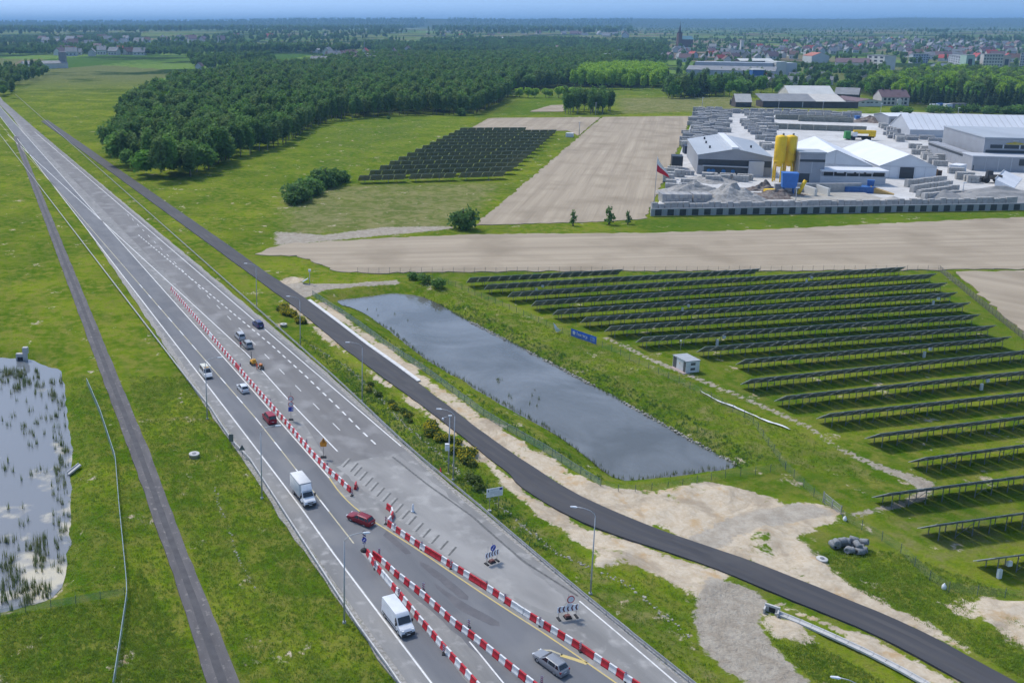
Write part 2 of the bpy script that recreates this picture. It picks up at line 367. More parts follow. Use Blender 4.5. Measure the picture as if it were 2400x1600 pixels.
# ---- ground material
gm = bpy.data.materials.new('ground_cover'); gm.use_nodes = True; t = gm.node_tree; bs = t.nodes['Principled BSDF']
bs.inputs['Roughness'].default_value = 0.95; bs.inputs['Specular IOR Level'].default_value = 0.0
geo = nd(t, 'ShaderNodeNewGeometry')
def nz(scale, detail=5, rough=.6, vec=None, dist=0.0):
    n = nd(t, 'ShaderNodeTexNoise'); n.inputs['Scale'].default_value = scale; n.inputs['Detail'].default_value = detail; n.inputs['Roughness'].default_value = rough; n.inputs['Distortion'].default_value = dist
    t.links.new(vec or geo.outputs['Position'], n.inputs['Vector']); return n.outputs['Fac']
def rng(x, a, b, c=0.0, d=1.0):
    n = nd(t, 'ShaderNodeMapRange'); n.interpolation_type = 'SMOOTHSTEP'
    for i, q in enumerate((a, b, c, d)): n.inputs[i + 1].default_value = q
    t.links.new(x, n.inputs[0]); return n.outputs[0]
def mixc(f, a, b):
    n = nd(t, 'ShaderNodeMix', data_type='RGBA')
    for s_, q in (('Factor', f), ('A', a), ('B', b)):
        if isinstance(q, (tuple, float, int)): n.inputs[s_].default_value = (*q, 1) if isinstance(q, tuple) else q
        else: t.links.new(q, n.inputs[s_])
    return n.outputs['Result']
def mth(op, a, b=None):
    n = nd(t, 'ShaderNodeMath', operation=op)
    for i, q in enumerate((a, b)):
        if q is None: continue
        if isinstance(q, (int, float)): n.inputs[i].default_value = q
        else: t.links.new(q, n.inputs[i])
    return n.outputs[0]
def weight(nm):
    a = nd(t, 'ShaderNodeAttribute'); a.attribute_name = nm; s_ = nd(t, 'ShaderNodeSeparateColor'); t.links.new(a.outputs['Color'], s_.inputs[0]); return s_.outputs
wa, wb = weight('wa'), weight('wb')
nA, nB, nC, nD = nz(.045, 4), nz(.33, 6), nz(1.6, 6, .7), nz(.9, 6, .65, dist=.6)
c = mixc(rng(nA, .4, .62), (.088, .158, .007), (.195, .250, .016))
c = mixc(rng(nB, .42, .66), c, (.215, .220, .040))
c = mixc(mth('MULTIPLY', rng(nB, .5, .3), .65), c, (.072, .150, .007))
c = mixc(mth('MULTIPLY', wb[0], .55), c, (.068, .150, .008))
c = mixc(mth('MULTIPLY', rng(nC, .50, .72), .34), c, (.048, .088, .008))
c = mixc(mth('MULTIPLY', rng(nz(.5, 6, .75), .56, .70), .45), c, (.20, .19, .07))
mpv = nd(t, 'ShaderNodeMapping'); mpv.vector_type = 'TEXTURE'; mpv.inputs['Rotation'].default_value = (0, 0, R(24)); mpv.inputs['Scale'].default_value = (1, 14, 1)
t.links.new(geo.outputs['Position'], mpv.inputs['Vector'])
c = mixc(mth('MULTIPLY', rng(nz(.55, 5, .6, mpv.outputs[0]), .48, .68), .42), c, (.185, .195, .045))
c = mixc(mth('MULTIPLY', rng(nz(.02, 5, .6), .40, .62), .35), c, (.052, .105, .012))
c = mixc(mth('MULTIPLY', rng(nz(5.5, 3, .7), .70, .76), .6), c, (.42, .40, .25))
dryc = mixc(rng(nz(.12, 7, .7, dist=1.2), .38, .62), (.26, .235, .115), (.125, .150, .042))
c = mixc(mth('MULTIPLY', rng(mth('ADD', wa[2], mth('MULTIPLY', mth('SUBTRACT', nB, .5), 1.1)), .35, .85), .8), c, dryc)
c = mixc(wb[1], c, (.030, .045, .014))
# far patchwork of narrow fields and meadows
mp = nd(t, 'ShaderNodeMapping'); mp.inputs['Rotation'].default_value = (0, 0, .45); mp.inputs['Scale'].default_value = (.0045, .0012, 1)
t.links.new(geo.outputs['Position'], mp.inputs['Vector'])
vo = nd(t, 'ShaderNodeTexVoronoi'); vo.inputs['Scale'].default_value = 1.0; t.links.new(mp.outputs[0], vo.inputs['Vector'])
sp = nd(t, 'ShaderNodeSeparateColor'); t.links.new(vo.outputs['Color'], sp.inputs[0])
pc = mixc(rng(sp.outputs[0], .3, .55), (.060, .125, .022), (.135, .215, .045))
pc = mixc(rng(sp.outputs[1], .66, .70), pc, (.20, .155, .105))
pc = mixc(rng(sp.outputs[2], .70, .74), pc, (.14, .16, .06))
pc = mixc(rng(nz(.0025, 6), .51, .56), pc, (.030, .058, .018))
c = mixc(mth('MULTIPLY', wb[2], mth('SUBTRACT', 1.0, wb[1])), c, pc)
sandc = mixc(rng(nD, .36, .64), (.47, .385, .275), (.55, .475, .365)); sandc = mixc(rng(nz(.22, 6, .7), .52, .68), sandc, (.46, .33, .19))
sandc = mixc(mth('MULTIPLY', rng(nz(.09, 7, .7, dist=1.0), .48, .64), .7), sandc, (.31, .255, .19)); sandc = mixc(mth('MULTIPLY', rng(nz(.45, 6, .65), .54, .72), .5), sandc, (.30, .24, .165))
c = mixc(rng(mth('ADD', wa[0], mth('ADD', mth('MULTIPLY', mth('SUBTRACT', nD, .5), 1.1), mth('MULTIPLY', mth('SUBTRACT', nz(.13, 6, .65), .53), 3.2))), .30, .56), c, sandc)
grc = mixc(rng(nz(.5, 6, .7), .35, .65), (.33, .285, .225), (.43, .385, .315)); grc = mixc(mth('MULTIPLY', rng(nz(3.5, 4), .52, .7), .45), grc, (.22, .20, .17))
c = mixc(rng(mth('ADD', wa[1], mth('MULTIPLY', mth('SUBTRACT', nD, .5), .95)), .42, .60), c, grc)
t.links.new(c, bs.inputs['Base Color'])
bp = nd(t, 'ShaderNodeBump'); bp.inputs['Strength'].default_value = 0.9; bp.inputs['Distance'].default_value = 0.35; t.links.new(mth('SUBTRACT', .9, mth('MULTIPLY', wa[0], .62)), bp.inputs['Strength'])
t.links.new(mth('ADD', mth('MULTIPLY', nC, .8), nz(.8, 6, .7)), bp.inputs['Height']); t.links.new(bp.outputs[0], bs.inputs['Normal'])
ter.materials.append(gm)
ground = tag(link('ground', ter), kind='structure')
# ---- water
def water_mat(name, c, rough, bs_, strength):
    m = bpy.data.materials.new(name); m.use_nodes = True; tt = m.node_tree; b = tt.nodes['Principled BSDF']
    b.inputs['Base Color'].default_value = (*c, 1); b.inputs['Roughness'].default_value = rough; b.inputs['IOR'].default_value = 1.5; b.inputs['Specular IOR Level'].default_value = .75
    ge = nd(tt, 'ShaderNodeNewGeometry'); ma = nd(tt, 'ShaderNodeMapping'); ma.inputs['Scale'].default_value = (1, .55, 1); ma.inputs['Rotation'].default_value = (0, 0, .5)
    tt.links.new(ge.outputs['Position'], ma.inputs[0])
    n = nd(tt, 'ShaderNodeTexNoise'); n.inputs['Scale'].default_value = bs_; n.inputs['Detail'].default_value = 3; tt.links.new(ma.outputs[0], n.inputs['Vector'])
    bu = nd(tt, 'ShaderNodeBump'); bu.inputs['Strength'].default_value = strength; bu.inputs['Distance'].default_value = .12
    
    if name.startswith('pond'):
        n2 = nd(tt, 'ShaderNodeTexNoise'); n2.inputs['Scale'].default_value = .06; n2.inputs['Detail'].default_value = 6; n2.inputs['Distortion'].default_value = .8; tt.links.new(ge.outputs['Position'], n2.inputs['Vector'])
        r2 = nd(tt, 'ShaderNodeMapRange'); r2.inputs[1].default_value, r2.inputs[2].default_value = .36, .66; tt.links.new(n2.outputs['Fac'], r2.inputs[0])
        mc = nd(tt, 'ShaderNodeMix', data_type='RGBA'); mc.inputs['A'].default_value = (.085, .085, .072, 1); mc.inputs['B'].default_value = (*c, 1); tt.links.new(r2.outputs[0], mc.inputs['Factor']); tt.links.new(mc.outputs['Result'], b.inputs['Base Color'])
        r3 = nd(tt, 'ShaderNodeMapRange'); r3.inputs[3].default_value, r3.inputs[4].default_value = .35, 1.0; tt.links.new(r2.outputs[0], r3.inputs[0]); tt.links.new(r3.outputs[0], bu.inputs['Strength'])
    if name.startswith('marsh'):
        n2 = nd(tt, 'ShaderNodeTexNoise'); n2.inputs['Scale'].default_value = .16; n2.inputs['Detail'].default_value = 7; tt.links.new(ge.outputs['Position'], n2.inputs['Vector'])
        sx = nd(tt, 'ShaderNodeSeparateXYZ'); tt.links.new(ge.outputs['Position'], sx.inputs[0]); mr = nd(tt, 'ShaderNodeMapRange'); mr.inputs[1].default_value, mr.inputs[2].default_value, mr.inputs[3].default_value, mr.inputs[4].default_value = -62, -42, -.12, .12
        tt.links.new(sx.outputs[0], mr.inputs[0]); ad = nd(tt, 'ShaderNodeMath', operation='ADD'); tt.links.new(n2.outputs['Fac'], ad.inputs[0]); tt.links.new(mr.outputs[0], ad.inputs[1])
        r2 = nd(tt, 'ShaderNodeMapRange'); r2.inputs[1].default_value, r2.inputs[2].default_value = .53, .66; tt.links.new(ad.outputs[0], r2.inputs[0])
        mc = nd(tt, 'ShaderNodeMix', data_type='RGBA'); mc.inputs['A'].default_value = (*c, 1); mc.inputs['B'].default_value = (.40, .365, .27, 1); tt.links.new(r2.outputs[0], mc.inputs['Factor']); tt.links.new(mc.outputs['Result'], b.inputs['Base Color'])
        r3 = nd(tt, 'ShaderNodeMapRange'); r3.inputs[3].default_value, r3.inputs[4].default_value = rough, .55; tt.links.new(r2.outputs[0], r3.inputs[0]); tt.links.new(r3.outputs[0], b.inputs['Roughness'])
    tt.links.new(n.outputs['Fac'], bu.inputs['Height']); tt.links.new(bu.outputs[0], b.inputs['Normal']); return m
def water(name, poly, z, m):
    o = sheet(name, [Vector((p.x, p.y, z)) for p in poly], z, m, 0, 3.0, 0); return o
wp = offset(POND + [POND[0]], 0)
water('pond_water', [p + (p - sum(POND, Vector()) / len(POND)).normalized() * 0.9 for p in POND], ZW1, water_mat('pond_surface', (.16, .165, .16), .08, 1.1, .9))
mw = water('marsh_water', [p + (p - sum(MARSH, Vector()) / len(MARSH)).normalized() * 0.7 for p in MARSH], ZW2, water_mat('marsh_surface', (.15, .165, .18), .04, .8, .10))
# ---- ploughed and sown fields
soil = lambda n, rot: mat(n, (.285, .232, .165), (.42, .35, .255), scale=.28, rough=.95, bump=.9, bscale=.9, stretch=(1, .025, 1), rot=rot, detail=7, contrast=(.28, .72), speck=((.265, .215, .15), .045, .48, .72))
f1 = sheet('ploughed_field', GL([(600,594),(640,580),(678,571),(940,556),(1144,549),(1500,546),(1806,538),(2120,522),(2420,508),(2700,498),(2700,632),(2400,630),(2220,632),(1800,634),(1400,635),(1000,637),(900,640),(794,637),(740,615),(690,598),(640,600)]), 0.06, soil('soil_wide', R(-85)), .9, 2.5)
f2 = sheet('ploughed_field', GL([(1114,528),(1160,488),(1230,430),(1300,370),(1412,274.5),(1620,272),(1598,330),(1565,400),(1530,475),(1512,513),(1400,520)]), 0.06, soil('soil_strip', R(-20)), .9, 3)
f3 = sheet('ploughed_field', GL([(1090,309),(1146,277),(1408,274.5),(1356,318),(1330,306),(1200,310)]), 0.06, soil('soil_far', R(-20)), .5, 8)
f4 = sheet('ploughed_field', GL([(2240,637),(2420,634),(2700,640),(2700,960),(2480,835),(2400,780),(2300,692)]), 0.06, soil('soil_right', R(40)), .8, 2.5)
f5 = sheet('bare_field', GL([(1240,262),(1290,247),(1320,246),(1322,262)]), 0.07, soil('soil_patch', 0), .6, 6)
yard = sheet('concrete_yard', GL([(1528,505),(1560,440),(1590,370),(1632,257),(1760,259),(2074,268),(2110,262),(2420,272),(2900,280),(2900,470),(2420,488),(2000,499)]), 0.05, mat('yard_concrete', (.46, .45, .43), (.58, .575, .56), scale=.06, rough=.9, detail=7, speck=((.33, .32, .30), .25, .55, .75)), 0, 10)
# ================================================================== HIGHWAY
M_asph = mat('road_asphalt', (.165, .17, .18), (.125, .13, .14), scale=.25, rough=.8, bump=.15, bscale=12, stretch=(1, .12, 1), rot=R(24), detail=7, speck=((.20, .20, .20), .12, .5, .75))
M_asph2 = mat('closed_asphalt', (.20, .195, .19), (.155, .15, .147), scale=.22, rough=.85, bump=.15, bscale=12, stretch=(1, .10, 1), rot=R(24), detail=8, speck=((.27, .265, .26), .15, .52, .72))
M_pave = mat('pale_asphalt', (.265, .26, .25), (.195, .193, .187), scale=.35, rough=.9, bump=.15, bscale=10, stretch=(1, .16, 1), rot=R(24), detail=8, speck=((.35, .343, .328), .5, .54, .72))
M_mill = mat('milled_concrete', (.315, .308, .295), (.225, .22, .212), scale=.16, rough=.92, bump=.2, bscale=8, stretch=(1, .35, 1), rot=R(30), detail=9, speck=((.36, .352, .335), .25, .52, .7))
M_new = mat('new_asphalt', (.048, .048, .053), (.066, .065, .070), scale=.3, rough=.75, bump=.1, bscale=14, stretch=(1, .07, 1), rot=R(40), detail=6, speck=((.095, .09, .085), .06, .56, .75))
M_patch = mat('dark_patch', (.105, .103, .113), (.14, .137, .143), scale=.5, rough=.8, detail=7)
M_white = mat('line_white', (.72, .72, .70), (.52, .52, .50), scale=1.2, rough=.7, detail=6, contrast=(.45, .75))
M_yel = mat('line_yellow', (.62, .47, .13), (.50, .42, .22), scale=.8, rough=.7, detail=6)
M_worn = mat('line_worn', (.55, .50, .36), (.40, .36, .24), scale=.8, rough=.8, detail=6)
edgeL = extend(GL([(443,874),(480,928),(550,1029),(598,1096),(732,1290),(800,1386),(956,1600)]), 1400, 62)
edgeR = extend(GL([(614,753),(748,866),(949,1053),(1042,1138),(1145,1221),(1255,1311),(1372,1405),(1490,1503),(1605,1600)]), 1400, 62)
hwy = ribbon('highway', edgeL, edgeR, 0.03, M_pave, n=260, skirt=.5); tag(hwy, kind='structure')
whiteL = extend(GL([(457.6,866),(534,965),(695.7,1176),(784,1300),(1011,1600)]), 1400, 62)
whiteR = extend(GL([(518,831),(587.5,909),(654.5,986.6),(772,1120)]), 1400)
wR2 = GL([(772,1120),(791,1149),(823.8,1183.6),(862,1213),(900,1237),(990,1294.6),(1069.5,1349.6),(1179.7,1423),(1300,1499.7),(1444,1600)])
wR2 = smooth_line(extend(wR2, 0, 62), 1)
Z = lambda k: 0.03 + 0.005 * k
ribbon('lane_surface', offset(whiteL, 0.3), offset(whiteR, -.2) + wR2[1:], Z(1), M_asph, hwy, n=200)
# closed carriageway, asphalt up to the joint
cl = extend(GL([(551,804),(587,837),(617,871),(684,946),(791,1057.6)]), 1400)
cr_ = extend(GL([(619.6,771),(939.8,1045.6)]), 1400)
jl, jr = G(776,1090), G(940,1062)
ribbon('closed_lane_surface', extend(GL([(551,806),(617,873),(684,948),(776,1090)]), 1400), extend(GL([(624,768),(949,1048),(952,1058)]), 1400), Z(1), M_asph2, hwy, n=140)
# grey milled slab beyond the joint
sh = [G(790,1092),(G(930,1064)),G(1000,1115),G(1110,1215),G(1240,1330),G(1330,1405),G(1300,1440),G(1180,1390),G(1060,1310),G(960,1240),G(880,1170)]
mill = sheet('milled_slab', sh, Z(1), M_mill, .3, 2.0, 0); mill.parent = hwy; del mill['kind']
ribbon('joint_line', GL([(918,1071),(1000,1136),(1100,1207),(1225,1316),(1353,1398)]), offset(GL([(918,1071),(1000,1136),(1100,1207),(1225,1316),(1353,1398)]), .35), Z(2), mat('tar_joint', (.09, .09, .09), (.16, .16, .155), scale=2, rough=.8), hwy, n=40, jit=.08)
# patches on the lane that swings right
for k, (pl) in enumerate(([E_ for E_ in ((345,400),(545,570),(510,600),(320,440))], [(600,635),(700,680),(1000,920),(940,945),(580,650)], [(700,800),(900,930),(1240,1120),(1190,1150),(900,1010),(740,850)])):
    q = sheet('asphalt_patch', [g('E', *p) for p in pl], Z(2), M_patch, .12, 1.5, 0); q.parent = hwy; del q['kind']
# pale dusty median left of the barriers and inside the island
isl = sheet('median_strip', [g('E', *p) for p in ((150,560),(250,690),(440,920),(640,1160),(800,1360),(1000,1600),(1240,1600),(1120,1420),(940,1250),(760,1090),(560,910),(400,760),(270,620))], Z(2), M_pave, .15, 2, 0); isl.parent = hwy; del isl['kind']
med = ribbon('median_strip', extend(GL([(522,832),(590,909),(657,986),(775,1122),(800,1150)]), 900), extend(GL([(537,829),(610,909),(690,990),(800,1110),(835,1152)]), 900), Z(2), M_pave, hwy, n=90)
# ---- markings
def dashes(name, line, w, dash, gap, z, m, t0=0.0, t1=None, phase=0.0):
    Ltot = arc(line)[-1]; s = t0 + phase; k = 0; t1 = t1 or Ltot
    while s + dash < t1 and k < 120:
        seg = resample(line, 2, t0=s / Ltot, t1=(s + dash) / Ltot); stripe(name, seg, w, z, m, hwy); s += dash + gap; k += 1
stripe('edge_line', resample(whiteL, 120), .26, Z(3), M_white, hwy)
stripe('edge_line', resample(whiteR, 80), .24, Z(3), M_white, hwy)
stripe('edge_line', resample(wR2, 60), .22, Z(3), M_yel, hwy)
yl = extend(GL([(504.5,871),(614,997),(697,1104.5),(808.5,1245),(829,1273)]), 900)
stripe('centre_line', resample(yl, 60), .22, Z(3), M_worn, hwy)
dashes('centre_dash', resample(yl, 60), .26, 4.0, 8.0, Z(4), M_white, t0=820)
thin = extend(GL([(663.3,873.6),(702,913),(745.6,957),(793.8,1005.4)]), 360)
Lt = arc(thin)[-1]
dashes('lane_dash', thin, .18, 3.6, 7.2, Z(3), M_white, t0=Lt - 10.85 * 20 - 1.8 - 11, t1=Lt + 3)
thick = extend(GL([(587.5,768.4),(636,808.5),(714,879),(800,962),(838,1001),(889,1049)]), 120)
dashes('lane_dash', thick, .34, 2.0, 1.62, Z(3), M_white, t0=arc(thick)[-1] - 3.62 * 55)
stripe('edge_line', resample(extend(GL([(551,804),(587,837),(617,871),(684,946),(791,1057.6)]), 500), 60), .26, Z(3), M_white, hwy)
stripe('edge_line', resample(extend(GL([(619.6,771),(780,908.5),(939.8,1045.6)]), 500), 60), .26, Z(3), M_white, hwy)
stripe('edge_line', resample(extend(GL([(1358,1408),(1470,1502),(1585,1600)]), 0, 60), 20), .24, Z(3), M_white, hwy)
stripe('edge_line', [g('E', *p) for p in ((980,1250),(1080,1370),(1240,1568),(1300,1640))], .22, Z(3), M_white, hwy)
for p in (((500,1318),(560,1300),(680,1300),(960,1410)),):
    stripe('hatched_line', [g('F', 560, 1300), g('F', 680, 1303), g('F', 760, 1340)], .3, Z(3), M_worn, hwy)
    stripe('hatched_line', [g('F', 745, 1340), g('F', 850, 1372), g('F', 960, 1410)], .55, Z(3), M_yel, hwy)
# ---- rumble slots cut across the closed lane
slot = [px('D', *p) for p in ((1125,450),(1215,505),(1262,555),(1330,612),(1398,682),(1466,742),(1540,808),(1615,872),(1700,935),(1770,1008),(1850,1085),(1930,1155),(2015,1240))] + [px('E', *p) for p in ((548,345),(610,382),(662,428),(728,474),(795,520),(858,566))][2:]
M_slot = mat('slot_dark', (.16, .158, .152), (.11, .11, .108), scale=1.5, rough=.9)
M_lip = mat('slot_pale', (.37, .362, .345), (.29, .285, .272), scale=1.5, rough=.9)
for k, (x, y) in enumerate(slot):
    a = G(x + 9, y - 11); b = G(x - 9, y + 9)
    w = Vector((b.y - a.y, a.x - b.x, 0)).normalized()
    mbx = MB(); mbx.quad(*(Vector((p.x, p.y, Z(3))) for p in (a, b, b + w * .30, a + w * .34))); mbx.build('milled_slot', M_slot, hwy)
    mbx = MB(); mbx.quad(*(Vector((p.x, p.y, Z(2) + .002)) for p in (a + w * .36, b + w * .32, b + w * .85, a + w * .7))); mbx.build('milled_ridge', M_lip, hwy)
# ---- gravelly verge along the left rail and the right rail
gv = ribbon('gravel_verge', offset(edgeL, -1.1), offset(edgeL, .2), 0.012, mat('verge_stone', (.40, .385, .36), (.20, .19, .165), scale=2.2, rough=.95, bump=.5, bscale=4, detail=6), n=420, skirt=.4, jit=.45); tag(gv, kind='structure')
gv2 = ribbon('gravel_verge', offset(edgeR, -.2), offset(edgeR, 0.9), 0.012, MATS['verge_stone'], n=420, skirt=.4, jit=.4); tag(gv2, kind='structure')
# ================================================================== SERVICE ROAD, PATH, GUTTERS
sr = tag(ribbon('service_road', srL, srR, .09, M_new, n=300, skirt=.5, jit=.16), kind='structure')
_a, _b = resample(srL, 220), resample(srR, 220)
for _u in (.30, .66): ribbon('dust_track', [p.lerp(q, _u - .07) for p, q in zip(_a, _b)], [p.lerp(q, _u + .07) for p, q in zip(_a, _b)], .096, mat('dusty_asphalt', (.058, .057, .061), (.085, .082, .082), scale=.5, rough=.85, stretch=(1, .1, 1), rot=R(40), detail=7), sr, n=160, jit=.12)
M_conc = mat('pale_concrete', (.52, .515, .50), (.42, .415, .40), scale=1.1, rough=.85, detail=6)
pathL = smooth_line(extend(GL([(246.4,900.5),(281,994),(316,1088),(353.6,1198),(401.8,1330),(439,1448),(487.5,1600)]), 500, 60), 1)
pathR = smooth_line(extend(GL([(284,900.5),(332,1015.7),(356,1074.7),(401.8,1198),(444.7,1314),(498,1434.5),(560,1600)]), 500, 60), 1)
pth = tag(ribbon('path', pathL, pathR, .04, mat('old_asphalt', (.090, .085, .087), (.135, .127, .127), scale=.5, rough=.9, bump=.25, bscale=6, stretch=(1, .25, 1), rot=R(15), detail=8, speck=((.26, .24, .22), 1.1, .58, .76)), n=260, skirt=.4, jit=.22), kind='structure')
a_, b_ = resample(pathL, 200), resample(pathR, 200)
ribbon('wheel_track', [p.lerp(q, .34) for p, q in zip(a_, b_)], [p.lerp(q, .62) for p, q in zip(a_, b_)], .046, mat('worn_asphalt', (.068, .066, .070), (.095, .092, .095), scale=.6, rough=.85, detail=7), pth, n=220, jit=.12)
# ================================================================== ROAD FURNITURE
P_red = paint('plastic_red', (.52, .018, .03), .45); P_white = paint('plastic_white', (.74, .74, .73), .45)
P_galv = mat('galvanised', (.36, .37, .38), (.28, .29, .30), scale=1.5, rough=.55, metal=.3, spec=.4)
P_pole = mat('pole_grey', (.46, .48, .50), (.38, .40, .42), scale=.8, rough=.5, metal=.2)
P_black = paint('rubber_black', (.022, .022, .024), .8); P_dark = paint('dark_plastic', (.035, .036, .04), .6)
P_blue = paint('sign_blue', (.025, .06, .42), .4); P_orange = paint('sign_orange', (.78, .30, .02), .45)
P_sred = paint('sign_red', (.48, .03, .045), .45); P_maroon = paint('chevron_maroon', (.11, .010, .02), .5); P_signw = paint('sign_white', (.78, .80, .82), .4)
P_back = paint('sign_back', (.17, .18, .19), .5, .3); P_greenwire = see_through('green_wire', (.20, .30, .26), .30); P_greywire = see_through('grey_wire', (.30, .31, .30), .14)
P_post = paint('fence_post_green', (.10, .16, .14), .5)
UP = Vector((0, 0, 1))
def zon(p): return max(hz(p[0], p[1]), -5)
# ---- water-filled barriers
def barrier_mesh(nm, m):
    mb = MB(); prof = [(-.26, 0), (.26, 0), (.26, .18), (.20, .28), (.13, .50), (.12, .95), (-.12, .95), (-.13, .50), (-.20, .28), (-.26, .18)]
    n = len(prof); st = [(-.56, .86), (-.53, 1.0), (-.22, 1.0), (-.20, .95), (.20, .95), (.22, 1.0), (.53, 1.0), (.56, .86)]
    vs = [(x, p[0] * k, p[1] * (0.97 if k < .9 else 1)) for x, k in st for p in prof]; fs = []
    for a in range(len(st) - 1):
        for i in range(n): fs.append((a * n + i, a * n + (i + 1) % n, (a + 1) * n + (i + 1) % n, (a + 1) * n + i))
    fs += [tuple(range(n - 1, -1, -1)), tuple((len(st) - 1) * n + i for i in range(n))]
    mb.add(vs, [f[::-1] for f in fs]); return mb.mesh(nm, m)
BR, BW = barrier_mesh('water_barrier', P_red), barrier_mesh('water_barrier', P_white)
def barrier_line(pts, where, unit=1.14, start=0, odd=()):
    L = arc(pts)[-1]; n = int(L / unit); P = resample(pts, n + 1); k = start
    for i in range(n):
        a, b = P[i], P[i + 1]; m = (a + b) / 2; d = b - a; red = (i + start) % 2 == 0
        if i in odd: red = not red
        o = link('water_barrier', BR if red else BW, None, (m.x + random.uniform(-.03, .03), m.y, .04), math.atan2(d.y, d.x) + random.uniform(-.03, .03))
        o.scale = (min(1.12, d.length / 1.14), 1, 1)
        c_ = 'red' if red else 'white'
        tag(o, f'{c_} plastic water-filled barrier {where}', 'barrier', f'{c_} barriers {where}')
sh7 = lambda pts, d=7: GL([(x, y + d) for x, y in pts], 0)
barrier_line(extend(sh7([(528.6,823),(570,872),(610,918),(682,1000),(731,1059),(765,1095),(796,1122),(822,1147)]), 60), 'in the long line beside the closed carriageway', odd=(40, 61))
barrier_line(sh7([(836,1130),(831,1143)]), 'in the short stub at the end of the long line', start=0)
barrier_line(sh7([(906,1184),(919,1194),(921,1206),(909,1222)]), 'in the curved stub by the milled slots', start=0)
barrier_line(extend(sh7([(909,1224),(936,1244),(990,1281),(1057,1322),(1139.9,1374),(1188.9,1407.8),(1265,1456.8),(1358,1514),(1464,1586)]), 0, 8), 'in the line between the yellow edge line and the chevron boards', start=0, odd=(9, 17, 24, 33))
barrier_line(extend(sh7([(861,1291.5),(879.6,1322),(934.7,1389),(986.8,1453.7),(1041.9,1518),(1115,1600)]), 0, 6), 'in the island line nearest the white van', start=0, odd=(6,))
barrier_line(extend(sh7([(873.5,1296),(888.8,1306.8),(928.6,1343.5),(996,1395.6),(1063,1456.8),(1121.5,1499.7),(1176.6,1545.6),(1234.8,1591.5)]), 0, 8), 'in the island line nearest the silver car', start=1, odd=(0,))
# ---- striped delineator boards on rubber feet
def striped(mb, w, h, z0, n, mats=(0, 1), y=0.0, th=.03, slope=.9):
    st = h / n
    for i in range(-2, n + 2):
        a, b = z0 + i * st, z0 + (i + 1) * st; sl = slope * w; mi = mats[i % 2]
        q = [(-w / 2, a), (w / 2, a + sl), (w / 2, b + sl), (-w / 2, b)]
        q = [(x, min(max(z, z0), z0 + h)) for x, z in q]
        if max(z for _, z in q) - min(z for _, z in q) < 1e-4 or (q[0][1] >= q[3][1] - 1e-6 and q[1][1] >= q[2][1] - 1e-6): continue
        for yy, rv in ((y - th / 2, 0), (y + th / 2, 1)):
            f = [(x, yy, z) for x, z in q]; mb.quad(*(f[::-1] if rv else f), mi=mi)
def delineator_proto():
    t_ = thing('delineator_board', 'x', 'traffic board')
    b = MB(); striped(b, .30, 1.0, .32, 7); b.build('striped_board', [P_signw, P_sred], t_)
    MB().box((0, 0, .22), (.06, .05, .30)).build('post', P_dark, t_)
    f = MB(); f.box((0, 0, .06), (.42, .75, .12), taper=.8); f.build('rubber_foot', P_black, t_)
    return t_
DL = delineator_proto(); first = True
spots = [('C',610,612,'beside the road-marking machine'),('C',870,925,'left of the round speed signs'),('C',1190,1285,'before the orange warning sign'),('C',1370,1490,'after the orange warning sign'),('D',1175,845,'at the end of the long barrier line'),
         ('D',1590,1190,'at the curved stub of the second barrier line'),('D',1700,1275,'second along the line right of the red estate car'),('E',615,545,'third along the line right of the red estate car'),('E',838,690,'left of the first chevron board'),('E',1110,850,'between the two chevron boards'),('E',1252,950,'left of the second chevron board'),('E',1520,1130,'below the second chevron board'),
         ('F',905,1310,'above the silver car'),('F',1275,1552,'at the bottom edge beyond the silver car'),
         ('E',258,695,'at the head of the island'),('E',440,910,'behind the white van'),('E',783,1345,'right of the white van'),('E',290,600,'beside the striped island pole'),('E',628,862,'in the upper part of the inner island line'),('E',975,1150,'halfway down the inner island line'),('E',1532,1585,'at the bottom end of the inner island line')]
base_ang = math.atan2(.914, -.405)
for s_, x, y, w_ in spots:
    p = g(s_, x, y); o = DL if first else copy_tree(DL); first = False
    o.location = (p.x, p.y, .05); o.rotation_euler = (0, 0, random.uniform(-.5, .2)); o['label'] = 'striped red and white delineator board ' + w_; o['group'] = 'delineator boards along the barriers'
# ---- guard rails
def sweep(mb, pts, prof, mi=0):
    n = len(prof); vs = []; fs = []
    for i, p in enumerate(pts):
        nn = normal2(pts, i)
        for a, z in prof: vs.append((p.x + nn.x * a, p.y + nn.y * a, p.z + z))
    for i in range(len(pts) - 1):
        for k in range(n): fs.append((i * n + k, i * n + (k + 1) % n, (i + 1) * n + (k + 1) % n, (i + 1) * n + k))
    fs += [tuple(range(n - 1, -1, -1)), tuple((len(pts) - 1) * n + i for i in range(n))]
    return mb.add(vs, fs, mi)
WB = [(-.02, .42), (.06, .47), (.06, .54), (-.01, .59), (.06, .64), (.06, .71), (-.02, .76), (-.05, .76), (.02, .69), (.02, .65), (-.05, .60), (-.05, .58), (.02, .53), (.02, .49), (-.05, .42)]
def guard_rail(line, label, step, nposts, flip=1, lean=None):
    r = thing('guard_rail', label, 'guard rail', (line[-1].x, line[-1].y, 0)); o = r.location
    pts = [p - Vector((o.x, o.y, 0)) for p in resample(line, 120)]
    sweep(MB(), pts, [(a * flip * 1.6, z) for a, z in (WB if flip > 0 else WB[::-1])]).build('rail', P_galv, r)
    pm = MB().box((0, 0, .36), (.12, .10, .82)).mesh('post', P_galv)
    L = arc(pts)[-1]
    for k in range(nposts):
        q = resample(pts, 2, t0=max(0, 1 - (k + 1) * step / L), t1=1)[0]; e = link('post', pm, r, (q.x, q.y, 0), base_ang)
    return r
